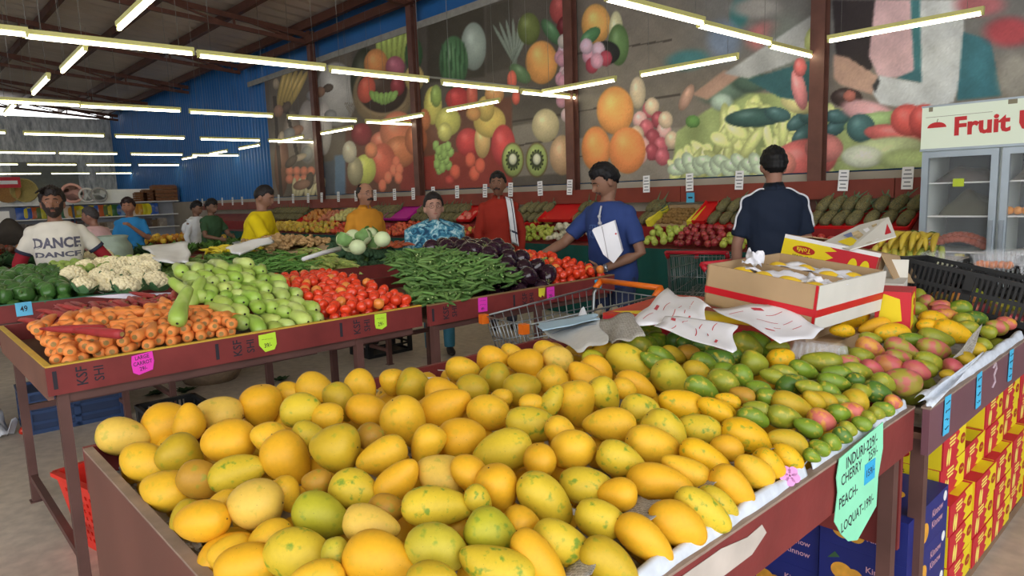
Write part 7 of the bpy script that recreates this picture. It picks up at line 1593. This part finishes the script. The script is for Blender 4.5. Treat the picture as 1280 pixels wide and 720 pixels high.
    if beard:
        bm_ = mat('beard_%s' % beard.get('c', 'k'), beard.get('col', (30, 26, 26)), .8, .3, 80.)
        if beard.get('mus'):
            w_ = beard['mus']; b = shell(lambda d: d[1] > 0 and abs(d[0]) < .40+.05*w_ and -.455 < d[2]+.16*abs(d[0])**1.5 < -.30, .004+.004*w_, bm_, 'moustache', HM); b.build('moustache', bm_, r)
        if beard.get('full'):
            lim = beard['full']; b = shell(lambda d: d[1] > -.12 and d[2] < -.30+.55*max(0, abs(d[0])-.42)*1.6 and d[2] > -.96 and not (abs(d[0]) < .27 and -.585 < d[2] < -.30 and d[1] > 0) and not (d[2] > -.28 and abs(d[0]) < .6), lim, bm_, 'beard', HM, rough=.001); b.build('beard', bm_, r)
    if glasses:
        gm_ = mat('glasses_frame', (70, 50, 50), .3, 0, metal=.5); b = MB()
        for s in (1, -1):
            P_ = [HM@Vector((s*.031+.021*math.cos(a), .098, .005+.016*math.sin(a))) for a in [2*math.pi*i/16 for i in range(17)]]; b.tube(P_, .0016, 5); b.tube([HM@Vector((s*.052, .097, .008)), HM@Vector((s*.074, .04, .006)), HM@Vector((s*.078, -.01, .002))], .0014, 5)
        b.tube([HM@Vector((-.01, .1, .008)), HM@Vector((.01, .1, .008))], .0016, 5); b.build('glasses', gm_, r)
    # trousers, shoes
    tm_ = mat('trousers_%d_%d_%d' % trousers, trousers, .8, .12, 10.); b = MB()
    loft(b, [((0, 0, .80), .168*Bd, .125), ((0, 0, .88), .176*Bd, .130*Bd), ((0, .0, .96), .172*Bd, .126*Bd), ((0, .0, 1.0), .166*Bd, .124*Bd)])
    for s in (1, -1): b.tube([(s*.088*Bd, 0, .88), (s*.095, .015, .66), (s*.10, .03, .48), (s*.105, .0, .25), (s*.105, -.01, .07)], [.098*Bd, .088, .072, .066, .062], 14, round_=0)
    link('trousers', remeshed(b, 'trousers', tm_, .012, 3), r)
    shm = mat('shoes_%d' % shoes[0], shoes, .5, .1)
    for s in (1, -1): b = MB(); b.tube([(s*.105, -.055, .035), (s*.105, .03, .042), (s*.108, .11, .032), (s*.11, .17, .026)], [(.036, .035), (.042, .04), (.046, .03), (.034, .022)], 12, round_=2, up=(0, 0, 1)); b.build('shoe', shm, r)
    # shirt
    shm2 = shirt if not isinstance(shirt, tuple) else mat('shirt_%d_%d_%d' % shirt, shirt, .85, .1, 6., .2)
    b = MB(); torso(b, .017, hem, 1.456)
    c0 = T((0, 0, hem)); 
    for s in (1, -1):
        S_, E_, W_ = AR[s]; L_ = sleeve; mid = lerp(S_, E_, min(1, L_)); f = Bd if not female else .9*Bd
        if L_ <= 1: b.tube([S_+Vector((-s*.03, 0, -.0)), lerp(S_, E_, L_*.5), mid], [.064*f, .063*f, .060*f], 14, round_=0); b.ball(S_, .061*f, 12, 8)
        else:
            cu_ = lerp(E_, W_, min(1, L_-1)); b.tube([S_+Vector((-s*.03, 0, 0)), lerp(S_, E_, .5), E_, lerp(E_, cu_, .5), cu_], [.064*f, .061*f, .053*f, .048*f, .040*f], 14); b.ball(S_, .063*f, 12, 8)
    me_ = remeshed(b, 'shirt', shm2, .011, 4)
    co = np.empty(len(me_.vertices)*3); me_.vertices.foreach_get('co', co); co = co.reshape(-1, 3); no = np.empty_like(co).ravel(); me_.vertices.foreach_get('normal', no); no = no.reshape(-1, 3)
    sd = random.uniform(0, 9); wv = .0024*(np.sin(co[:, 2]*26+co[:, 0]*31+sd)*np.sin(co[:, 0]*23-co[:, 2]*17+co[:, 1]*13)+.7*np.sin(co[:, 2]*48+co[:, 0]*37+sd*2)); me_.vertices.foreach_set('co', (co+no*wv[:, None]).ravel()); me_.update()
    so = link('shirt', me_, r)
    if collar:
        b = MB(); n_ = 20
        for s in (1, -1):
            V_ = [];
            for i in range(9):
                a = math.pi*.5-s*math.pi*(i/8)*.93; p0 = T((.066*math.cos(a), -.004-.064*math.sin(a)*1., 1.452)); p1 = T((.058*math.cos(a), -.002-.056*math.sin(a), 1.49)); p2 = T((.086*math.cos(a), -.004-.088*math.sin(a), 1.435-.025*(i/8)))
                V_ += [p0, p1, p2]
            b.add(V_, [q for i in range(8) for q in ((3*i, 3*i+3, 3*i+4, 3*i+1), (3*i+1, 3*i+4, 3*i+5, 3*i+2))], 0, True)
        o = b.build('collar', shm2, r); q = o.modifiers.new('t', 'SOLIDIFY'); q.thickness = .003
    if longsleeve:
        lm_ = mat('sleeve_%d' % longsleeve[0], longsleeve, .85, .1)
        for s in (1, -1):
            S_, E_, W_ = AR[s]; b = MB(); b.tube([lerp(S_, E_, sleeve*.8), E_, lerp(E_, W_, .5), lerp(E_, W_, .97)], [.056, .052, .049, .038], 12); link('sleeve', remeshed(b, 'sleeve', lm_, .01, 2), r)
    return dict(root=r, AR=AR, T=T, HM=HM, shirt=so, shm=shm2)
def on_shirt(pp, items, m_, name, z=1.22, off=.004, back=False, ox=0.):
    """lettering wrapped onto the chest"""
    me_ = pp['shirt'].data; bv = BVHTree.FromPolygons([v.co for v in me_.vertices], [tuple(p.vertices) for p in me_.polygons]); b = MB()
    for t_, s_, dz, sx in items:
        V_, F_ = textgeo(t_, s_, 'CENTER', .04) if isinstance(t_, str) else t_
        out = []
        for x_, y_, _ in V_:
            sgn_ = -1 if not back else 1
            o_ = Vector((sgn_*(x_*sx)+ox, 1. if not back else -1., z+dz+y_)); h_ = bv.ray_cast(o_, Vector((0, -1 if not back else 1, 0)))
            q = h_[0] if h_[0] is not None else Vector((o_.x, .1, o_.z)); out.append((q.x, q.y+(off if not back else -off), q.z))
        b.add(out, F_)
    return b.build(name, m_, pp['root'])
# bearded man in a light tee with red under-sleeves
tee = mat('tee_cream', (206, 200, 188), .85, .08, 6., .2)
pp = person((-6.92, 1.13, 0), (.97, -.22), 'person with dark beard in a cream printed tee and red sleeves behind the cauliflowers', 1.72, (132, 92, 72), arms={1: ((.12, -.04, -.25), (.14, .03, -.47)), -1: ((.17, -.03, -.24), (.10, .10, -.44))}, hair=dict(c=(32, 24, 22), line=(.56, .16, -.45), vol=.03, rough=.005, quiff=True), beard=dict(mus=.6, full=.0045, col=(46, 36, 33)), shirt=tee, longsleeve=(140, 22, 36), sleeve=.62, hem=.84, head=(0, .02), build=1.02)
on_shirt(pp, (('DANCE', .115, .05, .86), ('DANCE', .06, -.045, 1.6)), mat('tee_print', (92, 90, 104), .85, .25, 20.), 'chest_print', 1.22)
for s in (1, -1): S_, E_, W_ = pp['AR'][s]; b = MB(); b.tube([lerp(S_, E_, .56), lerp(S_, E_, .66)], [.066, .066], 14); b.build('sleeve_trim', mat('trim_navy', (44, 48, 66), .85), pp['root'])
# man in blue reaching for tomatoes with a paper bag
navy = mat('tee_blue', (48, 66, 118), .85, .1, 5., .2)
pp = person((-3.37, 4.17, 0), (-.02, -1), 'person in a blue tee and wristwatch picking tomatoes with a white paper bag in hand', 1.74, (134, 98, 78), lean=.12, build=1.06, belly=.5,
            arms={1: ((.14, .17, -.22), (.17, .40, -.30)), -1: ((.10, -.02, -.29), (-.09, .19, -.40)), (1, 'hand'): ((.2, .75, -.65), (-.15, -.5, -.8), (-1, 0, 0)), (-1, 'hand'): ((.75, .66, -.05), (.45, -.55, .72), (.0, .25, .95))},
            hair=dict(c=(18, 17, 19), line=(.56, .14, -.45), vol=.026, rough=.004), beard=dict(mus=.2, col=(84, 62, 52), c='thin'), shirt=navy, sleeve=.75, head=(-.45, -.5), hands=((.55, 1.), (.75, 1.)), trousers=(40, 52, 84), hem=.80, voxel=.0065)
on_shirt(pp, (('STREET', .045, .06, 1.1), ('KINGS', .075, .0, .9)), mat('tee_blue_print', (72, 98, 152), .85, .1), 'chest_print', 1.2)
rt = pp['root']; k_ = 1.74/1.72
W_ = pp['AR'][-1][2]; E_ = pp['AR'][-1][1]; D_ = (W_-E_).normalized()
b = MB(); b.tube([W_-D_*.035, W_-D_*.012], [.033, .031], 14); b.ball((0, 0, 0), (.018, .018, .008), 10, 6, 0, Matrix.Translation(W_-D_*.022+Vector((-.02, .02, .022)))); b.build('wristwatch', mat('watch_steel', (190, 196, 200), .25, 0, metal=.7), rt)
Tm = pp['T']; b = MB(); P_ = [Tm((-.02, .1, 1.43)), Tm((-.03, .145, 1.36)), Tm((-.035, .15, 1.31))]
for i in range(len(P_)-1): b.tube([P_[i], P_[i+1]], .008, 6)
b.ball(P_[1], .014, 8, 6); b.ball(P_[2], .016, 8, 6); b.build('sunglasses', mat('clear_glasses', (186, 186, 190), .3, .2), rt)
# the bag he holds
bpy.context.view_layer.update()
A_ = rt.matrix_world@(W_+Vector((-.0, .09, .0)))
c0 = np.array(P(737, 350, 1.)); dd = depth(A_); 
def pd(px, py, d_): rr_ = ray(px, py); return Vector(np.array([0, 0, CAMH])+rr_*(d_/FPX))
q = [pd(741, 292, dd-.04), pd(769, 278, dd+.03), pd(778, 316, dd+.0), pd(766, 330, dd-.04), pd(752, 318, dd-.08)]
b = MB(); fb = [pd(740, 288, dd-.06), pd(768, 277, dd-.04), pd(778, 315, dd-.05), pd(767, 329, dd-.06), pd(754, 318, dd-.07)]
bk2 = [v+Vector((-.03, .05, .01)) for v in fb]; b.add(fb+bk2, [(0, 1, 2, 3, 4), (9, 8, 7, 6, 5), (1, 6, 7, 2), (2, 7, 8, 3), (3, 8, 9, 4), (4, 9, 5, 0)])
pa = lerp(fb[0], fb[1], .45)+Vector((.004, -.006, 0)); pb = lerp(fb[4], fb[3], .5)+Vector((.004, -.006, 0)); b.tube([pa, pb], .0025, 5, 1)
b.ball(lerp(fb[1], fb[2], .4)+Vector((-.01, -.008, 0)), .008, 7, 5, 2); b.build('paper_bag', [bagp, mat('bag_fold', (190, 186, 190), .8), redink])
bo = COL.objects['paper_bag.003'] if 'paper_bag.003' in COL.objects else None
for o in COL.objects:
    if o.name.startswith('paper_bag') and 'label' not in o: tag(o, 'upright white paper bag held by the man in blue', 'paper bag')
# man in navy seen from behind
nv = mat('shirt_navy', (26, 36, 54), .8, .1, 5., .25)
pp = person((-2.33, 4.66, 0), (-.62, .78), 'person in a navy top with white shoulder stripes seen from behind', 1.80, (150, 110, 92), build=.98, arms={1: ((.06, .03, -.27), (.06, .14, -.5)), -1: ((.07, -.0, -.28), (.06, .06, -.52))}, hair=dict(c=(18, 17, 18), line=(.5, .1, -.42), vol=.02, rough=.004), beard=dict(mus=.6), shirt=nv, sleeve=.8, head=(.05, -.06), collar=True, trousers=(24, 26, 34), hem=.8)
b = MB()
for s in (1, -1):
    S_, E_, W_ = pp['AR'][s]; n_ = pp['T']((s*.07, -.035, 1.452)); P_ = [n_, lerp(n_, S_+Vector((0, -.02, .062)), .5)+Vector((0, -.01, .008)), S_+Vector((s*.01, -.03, .056)), S_+Vector((s*.045, -.03, .03))]+[lerp(S_, E_, t)+Vector((s*.056, -.03, .008)) for t in (.3, .5, .7)]
    bv_ = BVHTree.FromPolygons([v.co for v in pp['shirt'].data.vertices], [tuple(p_.vertices) for p_ in pp['shirt'].data.polygons]); P2 = []
    for i in range(len(P_)-1):
        for t in (0, .25, .5, .75): h_ = bv_.find_nearest(lerp(P_[i], P_[i+1], t)); P2.append(h_[0]+h_[1]*.002)
    b.tube(P2, [(.008, .008)]*len(P2), 6)
b.build('shoulder_stripe', mat('stripe_white', (206, 208, 212), .8), pp['root'])
# man in rust shirt with towel
pp = person((-5.9, 5.25, 0), (.80, -.60), 'person in a rust red shirt with a white towel over one shoulder', 1.77, (124, 88, 70), arms={1: ((.07, -.02, -.28), (.07, .05, -.52)), -1: ((.08, -.0, -.27), (.06, .08, -.5))}, hair=dict(c=(20, 18, 18), line=(.55, .14, -.45), vol=.020, rough=.003), beard=dict(mus=.8), hs=1.12, shirt=(150, 46, 34), sleeve=1.95, collar=True, head=(-.25, .02), hem=.8, trousers=(60, 64, 76), shoes=(60, 40, 30))
b = MB(); S_ = pp['AR'][-1][0]
def tw(u, v):
    t = v; xs_ = -.075-.075*u
    if t < .62: s_ = t/.62; return (xs_-.045*s_, .095+.055*math.sin(min(1, s_*2.2)*math.pi/2)*1.0+.006*math.sin(u*14), 1.455-.035*u-.50*s_)
    s_ = (t-.62)/.38; return (xs_, .08-.22*s_, 1.47-.03*u+.012*math.sin(s_*3)-.10*s_*s_)
b.sheet(tw, 8, 24); b.sheet(lambda u, v: (lambda p: (p[0], p[1]+.003, p[2]))(tw(.62+.10*u, .62*v)), 3, 16, 1); b.sheet(lambda u, v: (lambda p: (p[0], p[1]+.003, p[2]))(tw(u, .42+.03*v)), 6, 3, 1)
tw_ = b.build('towel', [mat('towel_white', (222, 222, 226), .9, .05), mat('towel_stripe', (56, 60, 80), .9)], pp['root']); q = tw_.modifiers.new('t', 'SOLIDIFY'); q.thickness = .006
# woman with glasses and patterned shawl
k = NT('shawl_print'); tc = k.n('ShaderNodeTexCoord'); v1 = k.n('ShaderNodeTexNoise', Scale=16., Detail=3., Distortion=1.2); k.l(tc.outputs['Object'], v1.inputs['Vector'])
k.l(k.ramp(v1.outputs['Fac'], [(.36, C4(24, 66, 96)), (.46, C4(46, 120, 150)), (.56, C4(120, 176, 190)), (.66, C4(190, 216, 220))]), k.b.inputs['Base Color']); k.b.inputs['Roughness'].default_value = .85; shawlm = k.m
pp = person((-5.42, 3.98, 0), (.86, -.51), 'person with glasses and hair tied back in a blue patterned shawl at the table end', 1.54, (176, 134, 116), female=True, build=1.2, hs=1.12, arms={1: ((.08, .05, -.26), (-.03, .25, -.33)), -1: ((.08, .04, -.27), (-.04, .22, -.34)), (1, 'hand'): ((-.25, .85, -.3), (0, -.3, -.9), (-1, 0, 0)), (-1, 'hand'): ((-.25, .85, -.3), (0, -.3, -.9), (1, 0, 0))},
            hair=dict(c=(30, 24, 24), line=(.60, .0, -.75), vol=.02, rough=.001, bun=True), shirt=(150, 200, 220), sleeve=1.35, hem=.62, glasses=True, head=(.05, .06), trousers=(56, 116, 136), voxel=.007)
b = MB(); Tm = pp['T']
def shw(u, v):
    a = -2.5+5.0*u; w_ = (.30+.06*v)*(1+.04*math.sin(u*40+v*6)); dpt = (.15+.07*v)*(1+.05*math.sin(u*33+v*9)); z = 1.49-.36*v-.04*math.sin(a)**2*v+.012*math.sin(u*28+v*8); t = .28+.72*min(1, v*4.2)
    return (w_*t*math.sin(a), .012+dpt*t*math.cos(a)+.012*(1-v), z-.02*abs(math.sin(a))*(1-t))
b.sheet(shw, 60, 16)
for s in (1, -1): b.sheet(lambda u, v, s=s: (s*(.03+.14*u)+.01*math.sin(v*14), .175-.01*u+.012*math.sin(u*16+v*4), 1.22-.24*v+.02*math.sin(u*5)), 10, 12)
o = b.build('shawl', shawlm, pp['root']); q = o.modifiers.new('t', 'SOLIDIFY'); q.thickness = .006
b = MB(); loft(b, [((0, 0, .40), .25, .2), ((0, 0, .6), .225, .175), ((0, 0, .8), .205, .155), ((0, 0, .95), .18, .14)]); link('tunic', remeshed(b, 'tunic', mat('tunic_blue', (110, 160, 180), .85, .2, 14.), .012, 3), pp['root'])
# man with moustache in mustard
pp = person((-6.48, 3.86, 0), (.98, .16), 'person with a thick moustache and receding hair in a mustard collared shirt', 1.71, (150, 108, 86), build=1.05, belly=.5, arms={1: ((.07, .0, -.28), (.07, .06, -.5)), -1: ((.07, -.02, -.28), (.06, .04, -.52))}, hair=dict(c=(42, 36, 34), line=(.95, .16, -.5), vol=.012, bald=(.62, -.55)), beard=dict(mus=1.4), shirt=(196, 134, 44), sleeve=.75, collar=True, glasses=True, head=(-.12, .0), trousers=(70, 66, 70), hem=.82)
# man in yellow bending over the ginger
pp = person((-7.4, 3.0, 0), (.62, .78), 'person in a yellow tee leaning over the ginger heap', 1.74, (136, 100, 82), lean=.24, build=1.15, belly=.4, arms={1: ((.12, .14, -.23), (.12, .36, -.36)), -1: ((.06, .1, -.27), (.0, .3, -.34))}, hair=dict(c=(30, 26, 26), line=(.55, .12, -.45), vol=.012, rough=.002), shirt=(214, 190, 22), sleeve=.8, head=(-.15, -.45), trousers=(44, 46, 58), hem=.8)
# people at the far end
pp = person((-11.6, 4.02, 0), (.93, .36), 'person in a dark green shirt looking down beyond the white paper bags', 1.62, (120, 88, 70), lean=.1, arms={1: ((.08, .12, -.25), (-.02, .32, -.3)), -1: ((.08, .12, -.25), (-.02, .32, -.28))}, hair=dict(c=(24, 22, 22), vol=.02), shirt=(56, 84, 58), sleeve=.7, head=(0, -.4), trousers=(40, 44, 50), hem=.82, voxel=.012)
pp = person((-12.5, 4.05, 0), (.8, .6), 'person in a white shirt half hidden behind the man in dark green', 1.6, (120, 88, 70), lean=.15, hair=dict(c=(24, 22, 22), vol=.018), shirt=(216, 220, 226), sleeve=1.9, head=(-.1, -.4), trousers=(60, 64, 76), hem=.82, voxel=.012)
pp = person((-11.3, 2.78, 0), (.9, -.45), 'person in a bright blue tee with a hand raised to the chin', 1.66, (150, 106, 84), arms={1: ((.05, .05, -.27), (.06, .2, -.42)), -1: ((.08, .1, -.24), (-.08, .28, -.06))}, hair=dict(c=(40, 26, 26), vol=.03, rough=.004), shirt=(50, 130, 190), sleeve=.8, head=(.0, -.05), trousers=(44, 46, 58), hem=.82, voxel=.012)
pp = person((-10.7, 2.35, 0), (-.6, -.5), 'person in a pale pink shirt bending with the back turned', 1.6, (140, 100, 84), lean=.45, hair=dict(c=(60, 56, 56), vol=.014), shirt=(206, 170, 172), sleeve=.9, head=(.3, -.2), trousers=(60, 60, 70), hem=.82, voxel=.012)
SC.view_settings.exposure = 0.22
